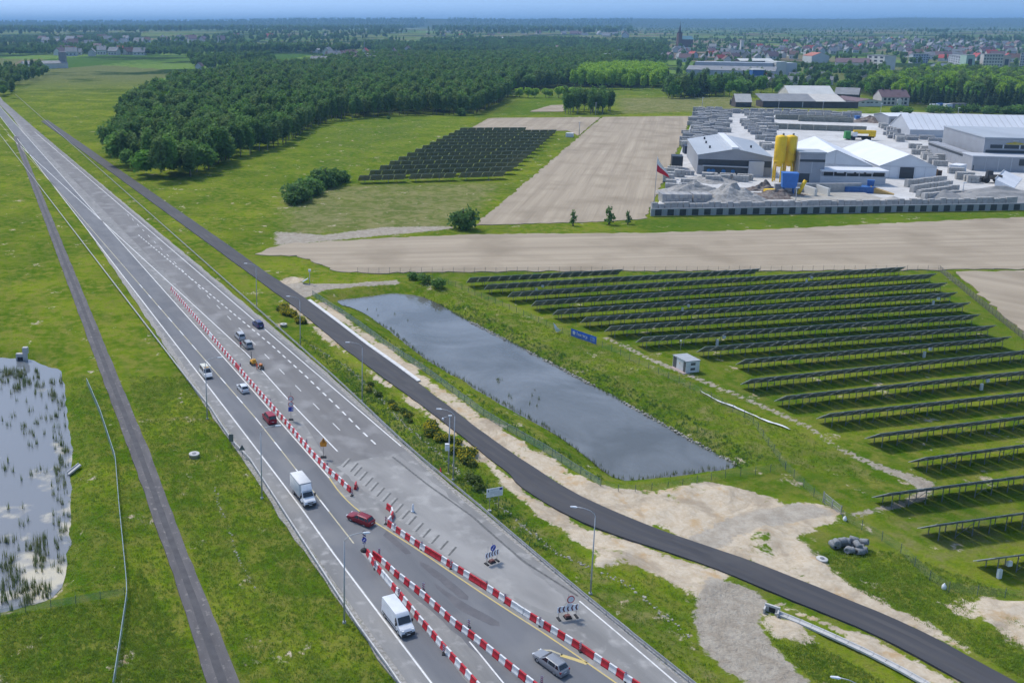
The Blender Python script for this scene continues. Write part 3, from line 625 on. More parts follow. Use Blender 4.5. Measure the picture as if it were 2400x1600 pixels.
railR = extend(GL([(654,772),(790,893),(936,1032),(1000,1089),(1100,1171),(1272,1318),(1350,1384),(1496,1504),(1631,1612)]), 900, 6)
guard_rail(railR, 'galvanised guard rail between the closed carriageway and the grassy strip', 3.6, 60, 1)
railL = extend([g('C',110,672), g('C',200,790), g('C',262,865), g('C',345,965), g('C',425,1095), g('C',535,1260), g('C',695,1425), g('E',105,1120), g('E',200,1250), g('E',295,1385), g('E',400,1520), g('E',480,1640)], 900, 4)
guard_rail(railL, 'galvanised guard rail along the left green bank', 4.0, 40, -1)
# ---- street lamps
def lamp(base, label, reach=(2.6, 0), h=12.6, head=True, group='street lamps along the highway'):
    p = G(*base); t_ = thing('street_lamp', label, 'street lamp', (p.x, p.y, zon(p)), 0, group)
    MB().tube((0, 0, 0), (0, 0, h - .6), .13, .065, 8).build('pole', P_pole, t_)
    MB().box((0, 0, .08), (.5, .5, .30), taper=.8).build('base', P_pole, t_)
    d = Vector((reach[0], reach[1], 0)); 
    pts = [Vector((0, 0, h - .8)), Vector((0, 0, h - .3)) + d * .05, Vector((0, 0, h + .15)) + d * .28, Vector((0, 0, h + .42)) + d * .65, Vector((0, 0, h + .5)) + d]
    MB().path(pts, .05, 6).build('arm', P_pole, t_)
    a = math.atan2(d.y, d.x); hd = MB()
    hd.add([( .0,-.06,.0),(.25,-.17,-.02),(.85,-.15,0),(1.0,-.06,.02),(1.0,.06,.02),(.85,.15,0),(.25,.17,-.02),(0,.06,0),
            ( .0,-.05,.08),(.25,-.13,.14),(.85,-.10,.12),(1.0,-.05,.07),(1.0,.05,.07),(.85,.10,.12),(.25,.13,.14),(0,.05,.08)],
           [tuple(range(7,-1,-1)), tuple(range(8,16))] + [(i,(i+1)%8,8+(i+1)%8,8+i) for i in range(8)])
    hd.build('lamp_head', P_signw, t_, tuple(pts[-1] - Vector((0, 0, .06))), a); return t_
lamp((807,1457), 'tall grey street lamp on the left verge behind the white van', (2.4, .3))
lamp((614,1165), 'tall grey street lamp on the left verge behind the box truck', (2.4, .3))
lamp((485.7,980), 'tall grey street lamp on the left verge near the white utility van', (2.4, .3))
lamp((1384,1388), 'tall grey street lamp on the right verge above the second chevron board', (-2.4, .5))
lamp((1062,1122), 'tall grey street lamp standing beside the camera mast', (-2.2, .5))
lamp((848.7,938), 'tall grey street lamp on the right verge left of the pond', (-2.6, .2))
lamp((704,812), 'tall grey street lamp by the yellow flowering bushes', (-2.4, .2))
lamp((602,722), 'tall grey street lamp farthest along the right verge', (-2.4, .2))
q = G(2022,1606,12.6); lp = lamp((1384,1388), 'street lamp head at the bottom edge below the concrete gutter', (-2.0, .5)); lp.location = (q.x, q.y, 0)
# ---- camera mast
p = G(1051,1104); t_ = thing('camera_mast', 'pale mast with camera dome and white cabinet on the right verge', 'camera mast', (p.x, p.y, zon(p)))
MB().tube((0, 0, 0), (0, 0, 10.8), .14, .09, 8).build('pole', P_pole, t_)
MB().box((-.35, -.2, 5.0), (.75, .5, 1.25)).build('cabinet', P_signw, t_)
MB().path([(0, 0, 10.6), (-.5, 0, 10.7), (-1.2, 0, 10.45)], .04).build('bracket', P_pole, t_)
MB().lathe([(.02, 10.05), (.17, 10.12), (.2, 10.28), (.17, 10.42), (.05, 10.5)], 10, 0, (-1.2, 0)).build('camera_dome', P_signw, t_)
MB().box((.05, 0, 10.85), (.6, .22, .18)).build('camera', P_signw, t_)
# ---- sign helpers (sign faces -Y in its own frame)
def disc(r, y, z, mi, n=20, mb=None, th=.03, x=0.0):
    vs = [(x + r * math.cos(2 * math.pi * i / n), y, z + r * math.sin(2 * math.pi * i / n)) for i in range(n)] + [(x + r * math.cos(2 * math.pi * i / n), y + th, z + r * math.sin(2 * math.pi * i / n)) for i in range(n)]
    return mb.add(vs, [tuple(range(n)), tuple(range(2 * n - 1, n - 1, -1))] + [(i, n + i, n + (i + 1) % n, (i + 1) % n) for i in range(n)], mi)
def plate(mb, pts, y, th, mi=0):
    n = len(pts); vs = [(a, y, b) for a, b in pts] + [(a, y + th, b) for a, b in pts]
    return mb.add(vs, [tuple(range(n)), tuple(range(2 * n - 1, n - 1, -1))] + [(i, n + i, n + (i + 1) % n, (i + 1) % n) for i in range(n)], mi)
def rect(x, z, w, h): return [(x - w / 2, z - h / 2), (x + w / 2, z - h / 2), (x + w / 2, z + h / 2), (x - w / 2, z + h / 2)]
def rubber_base(t_, w=.95, d=.45, n=2):
    for k in range(n): MB().box((0.02 * k, 0, .06 + .115 * k), (w - .06 * k, d - .04 * k, .11), taper=.94).build('rubber_base', P_black, t_)
# speed signs with lane plate
p = G(682,984); t_ = thing('sign_post', 'two round red-rimmed signs above a small blue lane sign', 'traffic sign', (p.x, p.y, .04), .05)
MB().tube((0, .04, 0), (0, .04, 6.0), .035).build('post', P_back, t_); rubber_base(t_)
for z, nm in ((4.55, 'round_sign'), (3.35, 'round_sign')):
    b = MB(); disc(.56, 0, z, 0, mb=b); o = b.build(nm, P_sred, t_)
    b = MB(); disc(.43, -.012, z, 0, mb=b, th=.008); b.build('sign_face', P_signw, o)
    b = MB()
    if z > 4: plate(b, rect(-.16, z, .20, .17), -.02, .006); plate(b, rect(.14, z + .02, .22, .17), -.02, .006)
    else: plate(b, rect(-.15, z, .07, .34), -.02, .006); plate(b, rect(.13, z, .07, .34), -.02, .006)
    b.build('sign_mark', P_back, o)['kind'] = 'stuff'
b = MB(); plate(b, rect(0, 2.3, 1.0, .92), 0, .03); o = b.build('blue_plate', P_blue, t_)
b = MB(); plate(b, rect(.27, 2.32, .13, .62), -.012, .008); b.build('lane_mark', P_signw, o)
# orange warning
p = G(758,1072); t_ = thing('warning_sign', 'orange diamond-topped warning sign beside the long barrier line', 'traffic sign', (p.x, p.y, .04), .05)
MB().tube((0, .04, 0), (0, .04, 3.6), .04).build('post', P_back, t_); rubber_base(t_, 1.1, .6)
b = MB(); plate(b, [(-.55, 2.15), (.55, 2.15), (.66, 2.95), (.36, 3.25), (0, 3.95), (-.36, 3.25), (-.66, 2.95)], 0, .03); o = b.build('orange_plate', P_orange, t_)
b = MB(); plate(b, [(-.22, 3.05), (.28, 3.02), (.12, 3.45), (0, 3.75), (-.10, 3.45)], -.012, .008); b.build('warning_mark', paint('sign_brown', (.25, .10, .01)), o)
b = MB(); plate(b, [(-.2, 2.72), (.5, 2.98), (.3, 3.02), (-.25, 2.9)], -.012, .008); b.build('lane_arrow', paint('sign_dark_orange', (.45, .14, .01)), o)
# striped island pole
p = g('D', 1325, 1520); t_ = thing('island_marker', 'tall striped marker with blue arrow sign at the island head', 'traffic sign', (p.x, p.y, .04), .02)
MB().tube((0, .05, 0), (0, .05, 3.5), .04).build('post', P_back, t_)
for z0, h, n in ((1.15, .62, 4), (2.05, 1.3, 6)):
    b = MB(); striped(b, .5, h, z0, n, slope=-.7); b.build('striped_board', [P_signw, P_maroon], t_)
b = MB(); disc(.36, -.05, 1.88, 0, mb=b); o = b.build('arrow_sign', P_blue, t_)
b = MB(); plate(b, [(-.2, 1.66), (-.02, 1.70), (.18, 1.98), (.10, 2.06), (-.1, 1.84), (-.16, 1.9)], -.07, .008); b.build('arrow', P_signw, o)
MB().lathe([(.55, 0), (.58, .12), (.42, .20), (.40, .32), (.12, .36)], 14).build('rubber_base', P_black, t_)
# chevron boards
def chevron_board(a, b, label, n, hi, sign):
    A, B = G(*a), G(*b); m = (A + B) / 2; d = B - A; w = d.length + .55
    t_ = thing('chevron_board', label, 'traffic board', (m.x, m.y, .04), math.atan2(d.y, d.x))
    z0, h = 1.0, .88
    bd = MB(); plate(bd, rect(0, z0 + h / 2, w, h), 0, .03); o = bd.build('board', paint('sheeting_white', (.93, .94, .95), .5), t_)
    for k in range(n):
        x = -w / 2 + w * (k + .5) / n; s = w / n * .30
        c_ = MB(); plate(c_, [(x - s, z0 + h / 2), (x, z0 + h - .02), (x + s * 1.15, z0 + h - .02), (x + s * .15, z0 + h / 2), (x + s * 1.15, z0 + .02), (x, z0 + .02)], -.012, .008); c_.build('chevron', P_maroon, o)
    for x in (-d.length / 2, d.length / 2):
        MB().tube((x, .05, 0), (x, .05, z0 + h), .03).build('leg', P_back, t_); MB().box((x, 0, .07), (.36, .85, .13), taper=.9).build('rubber_foot', P_black, t_)
    MB().tube((.05, .09, 0), (.05, .09, hi + .8), .03).build('sign_post', P_back, t_)
    MB().box((.05, .05, .10), (1.0, .75, .18), taper=.93).build('rubber_foot', P_black, t_)
    MB().box((.05, .08, .30), (.8, .55, .24), taper=.8).build('ballast_bag', paint('brown_bag', (.16, .06, .05), .7), t_)
    if sign == 'arrow':
        MB().tube((-.75, .09, 0), (-.75, .09, hi + .5), .025).build('sign_post', P_back, t_)
        bb = MB(); disc(.50, -.02, hi, 0, mb=bb, x=.15); o = bb.build('arrow_sign', P_blue, t_)
        bb = MB(); plate(bb, [(-.12, hi - .32), (.14, hi - .22), (.06, hi - .15), (.36, hi + .22), (.28, hi + .32), (-.02, hi - .08), (-.12, hi)], -.035, .01); bb.build('arrow', P_signw, o)
    else:
        bb = MB(); disc(.56, -.02, hi, 0, mb=bb, x=.35); o = bb.build('round_sign', P_sred, t_)
        bb = MB(); disc(.42, -.035, hi, 0, mb=bb, th=.01, x=.35); bb.build('sign_face', P_signw, o)
        bb = MB(); plate(bb, rect(.2, hi - .80, .8, .42), -.02, .02); bb.build('supplementary_plate', P_signw, t_)
chevron_board(px('E', 1112, 662), px('E', 1192, 632), 'maroon chevron board under a blue arrow disc', 5, 2.35, 'arrow')
chevron_board(px('F', 730, 1050), px('F', 872, 1026), 'maroon chevron board under a round red-rimmed white sign', 5, 2.75, 'ring')
# information board
p = G(1146,1196); p2 = G(1164,1187); d = p2 - p
t_ = thing('information_board', 'white project information board with dark blue corner on two posts', 'sign board', (p.x, p.y, zon(p)), math.atan2(d.y, d.x) * .45)
for x in (.1, 1.75): MB().tube((x, .06, 0), (x, .06, 4.1), .05).build('post', P_galv, t_)
b = MB(); plate(b, rect(.95, 3.35, 2.95, 1.55), 0, .05); o = b.build('panel', P_signw, t_)
b = MB(); plate(b, rect(2.05, 3.82, .52, .36), -.012, .008); b.build('flag_mark', paint('eu_blue', (.02, .03, .30)), o)
b = MB(); plate(b, [(-.32, 3.6), (-.22, 3.5), (-.12, 3.6), (-.12, 3.92), (-.32, 3.92)], -.012, .008); b.build('crest_mark', P_back, o)
lt = paint('faint_print', (.50, .53, .56))
b = MB()
for k, (x0, x1, z) in enumerate(((.05, .6, 3.80), (.75, 1.6, 3.86), (.0, 1.9, 3.45), (.1, 2.2, 3.22), (.8, 2.2, 2.98))): plate(b, rect((x0 + x1) / 2, z, x1 - x0, .07), -.012, .006)
b.build('print_lines', lt, o)['kind'] = 'stuff'
MB().box((.1, 0, .15), (.5, .45, .35)).build('footing', M_conc, t_)
# backs of signs on the left verge
p = g('A', 2025, 1000); t_ = thing('sign_post', 'square traffic sign seen from behind on the left verge', 'traffic sign', (p.x, p.y, zon(p)), R(175))
MB().tube((0, .05, 0), (0, .05, 2.9), .04).build('post', P_back, t_); b = MB(); plate(b, rect(0, 2.1, .85, 1.5), 0, .03); b.build('sign_plate', P_back, t_)
p = g('A', 2120, 1085); t_ = thing('sign_post', 'triangular traffic sign seen from behind on the left verge', 'traffic sign', (p.x, p.y, zon(p)), R(175))
MB().tube((0, .05, 0), (0, .05, 2.7), .04).build('post', P_back, t_); b = MB(); plate(b, [(-.6, 1.6), (.6, 1.6), (.06, 2.6), (-.06, 2.6)], 0, .03); b.build('sign_plate', P_back, t_)
# cones
def cone(p, label, m1, m2, h=.8):
    t_ = thing('traffic_cone', label, 'cone', (p.x, p.y, max(.04, zon(p))))
    MB().lathe([(.26, 0), (.26, .04), (.17, .06), (.05, h), (.02, h)], 12).build('cone', m1, t_)
    MB().lathe([(.125, h * .42), (.08, h * .72), (.078, h * .72)], 12).build('band', m2, t_); MB().box((0, 0, .02), (.5, .5, .04)).build('foot', P_black, t_)
cone(g('H', 95, 750), 'small red cone by the right guard rail', P_red, P_white)
p = g('E', 547, 258); t_ = thing('marker_post', 'white lighthouse-shaped marker standing on the milled slab', 'marker', (p.x, p.y, .05))
MB().lathe([(.30, 0), (.30, .10), (.22, .14), (.20, .5), (.14, 1.0), (.10, 1.35), (.05, 1.42)], 14).build('body', P_signw, t_); MB().lathe([(.36, 0), (.36, .05), (.30, .06)], 14).build('foot', P_back, t_)
# ---- manhole rings, outlets, culverts
def manhole(p, label, r=.8, h=.55, z=None):
    t_ = thing('manhole', label, 'manhole', (p.x, p.y, zon(p) - .05 if z is None else z))
    MB().lathe([(r, 0), (r, h), (r * 1.04, h), (r * 1.04, h + .14), (r * .98, h + .17)], 20).build('ring', M_conc, t_)
    MB().lathe([(r * .42, h + .165), (r * .42, h + .21), (r * .36, h + .215)], 16).build('cover', P_back, t_)
manhole(g('A', 1700, 1075), 'round concrete manhole in the green bank left of the highway', .95, .6)
manhole(g('G', 960, 622), 'round concrete manhole at the edge of the sand right of the service road', .78, .4)
manhole(g('W', 1085, 375), 'round concrete manhole below the yellow bushes', .9, .6)
p = g('A', 640, 1225, -1); t_ = thing('outlet_slab', 'slanted pale concrete outlet at the marsh edge', 'drain outlet', (p.x - .3, p.y, -1.35), .75)
MB().box((.9, 0, .55), (2.6, .8, .16)).build('slab', M_conc, t_)
for s_ in (-1, 1): MB().box((.9, .47 * s_, .66), (2.6, .12, .32)).build('side_wall', M_conc, t_)
t_.rotation_euler = (0, -.42, .75)
p = g('A', 188, 235, -1); t_ = thing('culvert_headwall', 'concrete culvert box with a square opening at the far marsh edge', 'culvert', (p.x, p.y, -1.4))
MB().box((0, .4, .9), (2.6, .8, 2.0)).build('headwall', M_conc, t_); MB().box((-.3, -.02, .55), (1.3, .06, 1.1)).build('opening', P_black, t_); MB().box((.9, .6, 2.6), (1.2, 1.0, 1.6)).build('upper_block', M_conc, t_)
p = g('G', 612, 985); t_ = thing('culvert_headwall', 'pale concrete headwall at the upper end of the curved gutter', 'culvert', (p.x, p.y, -.1), R(-35))
MB().box((0, .35, .5), (1.9, .3, 1.1)).build('headwall', M_conc, t_); MB().box((0, .19, .4), (.8, .05, .7)).build('opening', P_black, t_)
for s_ in (-1, 1): MB().box((.85 * s_, -.25, .35), (.2, 1.0, .8)).build('wing_wall', M_conc, t_)
# curved gutter of concrete channel units
gl = smooth_line(extend([g('G', 640, 990), g('G', 780, 1045), g('G', 930, 1110), g('G', 1110, 1190), g('G', 1290, 1275), g('G', 1450, 1355), g('G', 1600, 1440)], 0, 7), 2)
gt = thing('concrete_gutter', 'curved pale concrete drainage gutter beside the new service road', 'gutter', (gl[0].x, gl[0].y, .06))
L = arc(gl)[-1]; n = int(L / 1.5); pts = resample(gl, n + 1)
gu = MB().extrude_x([(-.52, 0), (.52, 0), (.52, .26), (.40, .26), (.30, .10), (-.30, .10), (-.40, .26), (-.52, .26)], -.735, .735).mesh('gutter_unit', M_conc)
for a, b in zip(pts, pts[1:]): m = (a + b) / 2 - Vector((gt.location.x, gt.location.y, 0)); link('gutter_unit', gu, gt, (m.x, m.y, random.uniform(-.015, .015)), math.atan2((b - a).y, (b - a).x))
# straight kerb gutter along the upper service road
kl = resample(GL([(724,703),(790,752),(862,807),(930,855),(982,893)]), step=2.0)
kt = thing('kerb_gutter', 'white concrete kerb gutter along the upper service road', 'gutter', (kl[0].x, kl[0].y, .02))
ku = MB().extrude_x([(-.45, 0), (.45, 0), (.45, .24), (.3, .20), (0, .13), (-.45, .13)], -.985, .985).mesh('kerb_unit', mat('kerb_white', (.66, .655, .64), (.55, .545, .53), scale=1, rough=.8))
for a, b in zip(kl, kl[1:]): m = (a + b) / 2 - Vector((kt.location.x, kt.location.y, 0)); link('kerb_unit', ku, kt, (m.x, m.y, 0), math.atan2((b - a).y, (b - a).x))
# ---- wire fences
def fence(pts, label, h=1.7, step=3.0, mesh=P_greenwire, postm=P_post, rail=None, z=None, nmax=90):
    pts = [Vector((p.x, p.y, 0)) for p in pts]; L = arc(pts)[-1]; n = min(nmax, max(1, int(L / step))); P = resample(pts, n + 1)
    t_ = thing('wire_fence', label, 'fence', (P[0].x, P[0].y, 0)); o = Vector((P[0].x, P[0].y, 0))
    zz = [hz(p.x, p.y) if z is None else z for p in P]
    pm = MB().tube((0, 0, -.3), (0, 0, h + .1), .045, n=5).mesh('fence_post', postm)
    for p, a in zip(P, zz): link('fence_post', pm, t_, (p.x - o.x, p.y - o.y, a))
    vs = []; fs = []; rl = MB()
    for i, (p, a) in enumerate(zip(P, zz)):
        q = p - o; vs += [(q.x, q.y, a + .05), (q.x, q.y, a + h)]
        if i: fs.append((2 * i - 2, 2 * i, 2 * i + 1, 2 * i - 1))
    MB().add(vs, fs).build('wire_mesh', mesh, t_)
    if rail is not None:
        rl.path([(p.x - o.x, p.y - o.y, a + h) for p, a in zip(P, zz)], rail, 5); rl.build('top_rail', postm, t_)
    return t_
gd = lambda pts, d: GL([(x, y + d) for x, y in pts])
fence(gd([(732.6,684),(838,753),(899,799),(1000,866),(1136,968),(1272,1047),(1408,1133)], 8), 'grey-green wire fence along the left bank of the pond', 1.6, 2.6, see_through('pond_wire', (.22, .30, .28), .5), P_post, .05)
fence(gd([(1408,1133),(1460,1148),(1560,1138),(1700,1110),(1840,1092)], 8), 'faint wire fence across the near end of the pond', 1.5, 3.0, P_greywire, P_post)
fence(gd([(203.6,890),(235.7,965),(270.6,1072),(279,1180),(296,1354),(298.7,1391.6),(281,1515),(266,1612)], 9), 'pale blue-grey wire fence between the marsh and the path', 1.5, 2.6, see_through('marsh_wire', (.32, .42, .45), .45), paint('post_bluegrey', (.30, .38, .42)), .06)
fence(gd([(292,1384),(200,1400),(107,1416),(0,1432),(-60,1440)], 8), 'low green wire fence across the near end of the marsh', 1.2, 3.0, P_greenwire)
fence(GL([(960,642),(1060,668),(1180,718),(1330,785),(1420,815),(1506,856),(1640,920),(1760,985),(1845,1104),(1932,1184)]), 'faint wire fence along the top of the pond bank', 1.6, 3.2, P_greywire)
fence(GL([(1974,1214),(2040,1250),(2103,1286),(2160,1340),(2205,1382),(2300,1395),(2420,1405)]), 'faint wire fence right of the gate to the solar farm', 1.6, 3.2, P_greywire)
fence(GL([(838,641),(1000,640),(1300,639),(1600,638),(1900,636.5),(2199,635)]), 'wire fence with thin posts along the edge of the brown field', 2.1, 3.4, see_through('field_wire', (.25, .25, .22), .10), P_back)
fence(GL([(2202,635),(2300,715),(2400,796),(2480,860)]), 'dark wire fence between the solar farm and the right field', 2.0, 2.6, see_through('right_wire', (.16, .15, .13), .55), P_back)
# gate
A, B = g('G', 968, 222), g('G', 1088, 320); d = B - A
t_ = thing('mesh_gate', 'grey steel mesh gate at the entrance of the solar farm', 'gate', (A.x, A.y, hz(A.x, A.y)), math.atan2(d.y, d.x)); w = d.length
for x in (0, w): MB().box((x, 0, .95), (.14, .14, 2.1)).build('gate_post', P_galv, t_)
for k, (x0, x1) in enumerate(((.1, w / 2 - .05), (w / 2 + .05, w - .1))):
    f = MB()
    for a, b in (((x0, .15), (x1, .15)), ((x0, 1.85), (x1, 1.85)), ((x0, .15), (x0, 1.85)), ((x1, .15), (x1, 1.85)), ((x0, 1.0), (x1, 1.0))): f.tube((a[0], 0, a[1]), (b[0], 0, b[1]), .04)
    lf = f.build('gate_leaf', P_galv, t_); MB().add([(x0, 0, .15), (x1, 0, .15), (x1, 0, 1.85), (x0, 0, 1.85)], [(0, 1, 2, 3)]).build('gate_mesh', see_through('gate_wire', (.4, .42, .44), .3), lf)
# banner on the fence
A, B = G(1338,786), G(1397.5,806.5); d = B - A
t_ = thing('banner', 'bright blue banner with white lettering hung on the bank fence', 'banner', (A.x, A.y, hz(A.x, A.y) + .1), math.atan2(d.y, d.x)); w = d.length; hb = 2.0
nb = 14; vs = []; fs = []
for i in range(nb + 1):
    x = w * i / nb; y = -.05 + .05 * math.sin(i * 1.3)
    vs += [(x, y, .06 + .03 * math.sin(i * .9)), (x, y, hb)]
    if i: fs.append((2 * i - 2, 2 * i, 2 * i + 1, 2 * i - 1))
MB().add(vs, fs).build('cloth', paint('banner_blue', (.02, .13, .60), .5), t_)
b = MB(); k = w / 6.6
for i in range(8):
    a = i * math.pi / 4; cx, cz = .85 * k, 1.12; r = .42
    plate(b, [(cx + r * math.cos(a - .2), cz + r * math.sin(a - .2)), (cx + r * 1.45 * math.cos(a), cz + r * 1.45 * math.sin(a)), (cx + r * math.cos(a + .2), cz + r * math.sin(a + .2)), (cx + r * .7 * math.cos(a), cz + r * .7 * math.sin(a))], -.14, .02)
disc(.36, -.14, 1.12, 0, mb=b, th=.02, x=.85 * k); b.build('emblem', P_signw, t_)['kind'] = 'stuff'
wd = MB(); x = 1.62 * k
for (lw, z0, z1) in ((.20, .80, 1.62), (.34, .82, 1.30), (.34, .82, 1.30), (.30, .82, 1.30), (.34, .82, 1.30), (.24, .82, 1.30), (.34, .45, 1.30)):
    lw *= k; s_ = .11
    plate(wd, rect(x + s_ / 2, (z0 + z1) / 2, s_, z1 - z0), -.14, .02); plate(wd, rect(x + lw / 2, z1 - .05, lw, .10), -.142, .02)
    if lw > .3 * k: plate(wd, rect(x + lw - s_ / 2, (max(z0, .8) + z1) / 2, s_, z1 - max(z0, .8)), -.138, .02); plate(wd, rect(x + lw / 2, .86, lw, .09), -.144, .02)
    x += lw + .10 * k
wd.build('lettering', P_signw, t_)['kind'] = 'stuff'
ln = MB()
for z in (1.45, 1.2, .92, .66): plate(ln, rect(5.65 * k, z, 1.15 * k, .12), -.14, .02)
ln.build('small_lettering', paint('banner_pale', (.30, .45, .80)), t_)['kind'] = 'stuff'
for x in (0, w / 2, w): MB().tube((x, .05, -.2), (x, .05, hb + .15), .04).build('pole', P_galv, t_)
# feather flag
A = G(1297,778); t_ = thing('feather_flag', 'small white and yellow flag blowing beside the blue banner', 'flag', (A.x, A.y, hz(A.x, A.y)))
MB().path([(0, 0, 0), (.05, 0, 1.6), (-.1, 0, 2.7)], .025).build('pole', P_galv, t_)
vs = []; fs = []; fl = [(-.1, 2.75, .0, 2.7), (.05, 2.2, .45, 2.15), (.15, 1.6, .75, 1.75), (.35, 1.0, 1.15, 1.3), (.55, .45, 1.7, .95), (.9, .15, 2.1, .70)]
for i, (a, b, c_, d_) in enumerate(fl):
    vs += [(a, .08 * math.sin(i * 1.7), b), (c_, .15 * math.sin(i + 1), d_)]
    if i: fs.append((2 * i - 2, 2 * i - 1, 2 * i + 1, 2 * i))
MB().add(vs, fs).build('cloth', P_signw, t_)
MB().add([(-.12, .02, 1.9), (.08, .02, 1.2), (.28, .06, 1.45), (.08, .06, 2.2)], [(0, 1, 2, 3)]).build('yellow_half', paint('flag_yellow', (.75, .55, .05)), t_)
# long white ground sheet on the bank
ws = GL([(1648,921),(1690,944),(1740,962),(1790,985),(1854,1008)]); nrm = [normal2(ws, i) for i in range(len(ws))]
a, b = resample(ws, 24), resample([p - Vector((.2, -1.35, 0)) for p in ws], 24); vs = []; fs = []
for i, (p, q) in enumerate(zip(a, b)):
    vs += [(p.x + random.uniform(-.1, .1), p.y + random.uniform(-.1, .1), hz(p.x, p.y) + .28 + .05 * math.sin(i)), (q.x, q.y + random.uniform(-.15, .15), hz(q.x, q.y) + .26 + .05 * math.cos(i * 2))]
    if i: fs.append((2 * i - 2, 2 * i, 2 * i + 1, 2 * i - 1))
tag(MB().add(vs, [f[::-1] for f in fs]).build('ground_sheet', paint('white_sheet', (.74, .75, .75), .7)), 'long narrow white sheet laid along the top of the pond bank', 'sheet')
# coils of wire mesh
cp = g('G', 1150, 545); coils = MB().lathe([(.42, -.6), (.48, -.55), (.48, .55), (.42, .6), (.24, .6), (.22, 0), (.24, -.6)], 14).mesh('mesh_roll', mat('roll_grey', (.16, .17, .175), (.26, .27, .275), scale=5, rough=.7))
for k in range(22):
    a = random.uniform(0, 6.28); rr = random.uniform(.2, 1) ** .6
    o = link('mesh_roll', coils, None, (cp.x + rr * 2.6 * math.cos(a), cp.y + rr * 1.4 * math.sin(a), .36 + (0.62 if k > 15 else 0)))
    o.rotation_euler = (R(90) + random.uniform(-.3, .3), random.uniform(-.3, .3), random.uniform(0, 6.28))
    tag(o, 'grey roll of wire mesh in the pile on the grass by the gate', 'wire roll', 'wire mesh rolls piled by the gate')
for k, (s_, x, y, lb) in enumerate((('G', 1117, 338, 'white sack standing beside the gate post'), ('G', 1800, 806, 'white sack lying against the fence right of the wire rolls'))):
    p = g(s_, x, y + 10); t_ = MB().lathe([(.22, 0), (.3, .1), (.3, .5), (.2, .75), (.08, .85), (.1, .95)], 10).build('sack', P_signw); t_.location = (p.x, p.y, zon(p)); tag(t_, lb, 'sack')
# ================================================================== VEHICLES
GLASS = mat('car_glass', (.018, .022, .028), rough=.08, spec=.9); TYRE = paint('tyre', (.018, .018, .019), .85); RIM = paint('rim_alloy', (.42, .43, .45), .35, .6)
LAMPR = paint('tail_lamp', (.30, .01, .012), .25); LAMPW = paint('head_lamp', (.70, .72, .74), .15); PLATE_ = paint('number_plate_white', (.72, .72, .70), .5); BUMP = paint('bumper_black', (.03, .03, .032), .6)
def bev(mb, name, m, parent, w=.05, seg=2, loc=None):
    me = mb.mesh(name, m); bm = bmesh.new(); bm.from_mesh(me); bmesh.ops.remove_doubles(bm, verts=bm.verts, dist=1e-4)
    es = [e for e in bm.edges if len(e.link_faces) == 2 and e.calc_face_angle(0) > .35]
    bmesh.ops.bevel(bm, geom=es, offset=w, segments=seg, affect='EDGES', profile=.6, clamp_overlap=True)
    bm.normal_update(); bm.to_mesh(me); bm.free(); me.polygons.foreach_set('use_smooth', [True] * len(me.polygons)); me.update()
    return link(name, me, parent, loc)
def hexa(mb, x0, x1, w0, z0, xa, xb, w1, z1, mi=0):
    """frustum: base rectangle x0..x1, half width w0 at z0; top xa..xb, half width w1 at z1"""
    vs = [(x0, -w0, z0), (x1, -w0, z0), (x1, w0, z0), (x0, w0, z0), (xa, -w1, z1), (xb, -w1, z1), (xb, w1, z1), (xa, w1, z1)]
    return mb.add(vs, [(3, 2, 1, 0), (4, 5, 6, 7), (0, 1, 5, 4), (1, 2, 6, 5), (2, 3, 7, 6), (3, 0, 4, 7)], mi)
def glass_on(name, parent, q, inset=.12, out=.012, m=None):
    """pane on a quad of four corners, pulled in from its edges and set slightly proud"""
    q = [Vector(p) for p in q]; n = (q[1] - q[0]).cross(q[3] - q[0]).normalized(); c = sum(q, Vector()) / 4; lx = (q[1] - q[0]).length; ly = (q[3] - q[0]).length
    fx, fy = 1 - 2 * inset / max(lx, .3), 1 - 2 * inset / max(ly, .3)
    mx, my = (q[1] + q[2] - q[0] - q[3]) / 4, (q[2] + q[3] - q[0] - q[1]) / 4
    r = []
    for p, sx, sy in zip(q, (-1, 1, 1, -1), (-1, -1, 1, 1)):
        v = p - c; r.append(c + mx * (sx * fx) + my * (sy * fy) + (v - mx * sx - my * sy) * .9 + n * out)
    return MB().quad(*r).build(name, m or GLASS, parent)
WH = {}
def wheels(t_, xs, track, r=.33, w=.22):
    key = (r, w)
    if key not in WH:
        a = MB(); n = 18; vs = []; fs = []
        pr = [(r * .62, -w / 2), (r * .92, -w / 2), (r, -w * .32), (r, w * .32), (r * .92, w / 2), (r * .62, w / 2)]
        for i in range(n):
            th = 2 * math.pi * i / n
            for q, y in pr: vs.append((q * math.cos(th), y, q * math.sin(th)))
        k = len(pr)
        for i in range(n):
            j = (i + 1) % n
            for s_ in range(k): fs.append((i * k + s_, i * k + (s_ + 1) % k, j * k + (s_ + 1) % k, j * k + s_))
        a.add(vs, fs, 0, True); b = MB(); disc(r * .63, -w * .42, 0, 0, 14, b, w * .84); WH[key] = (a.mesh('tyre', TYRE), b.mesh('rim', RIM))
    for x in xs:
        for s_ in (-1, 1):
            e = link('wheel', WH[key][0], t_, (x, s_ * track, r)); link('rim', WH[key][1], e)
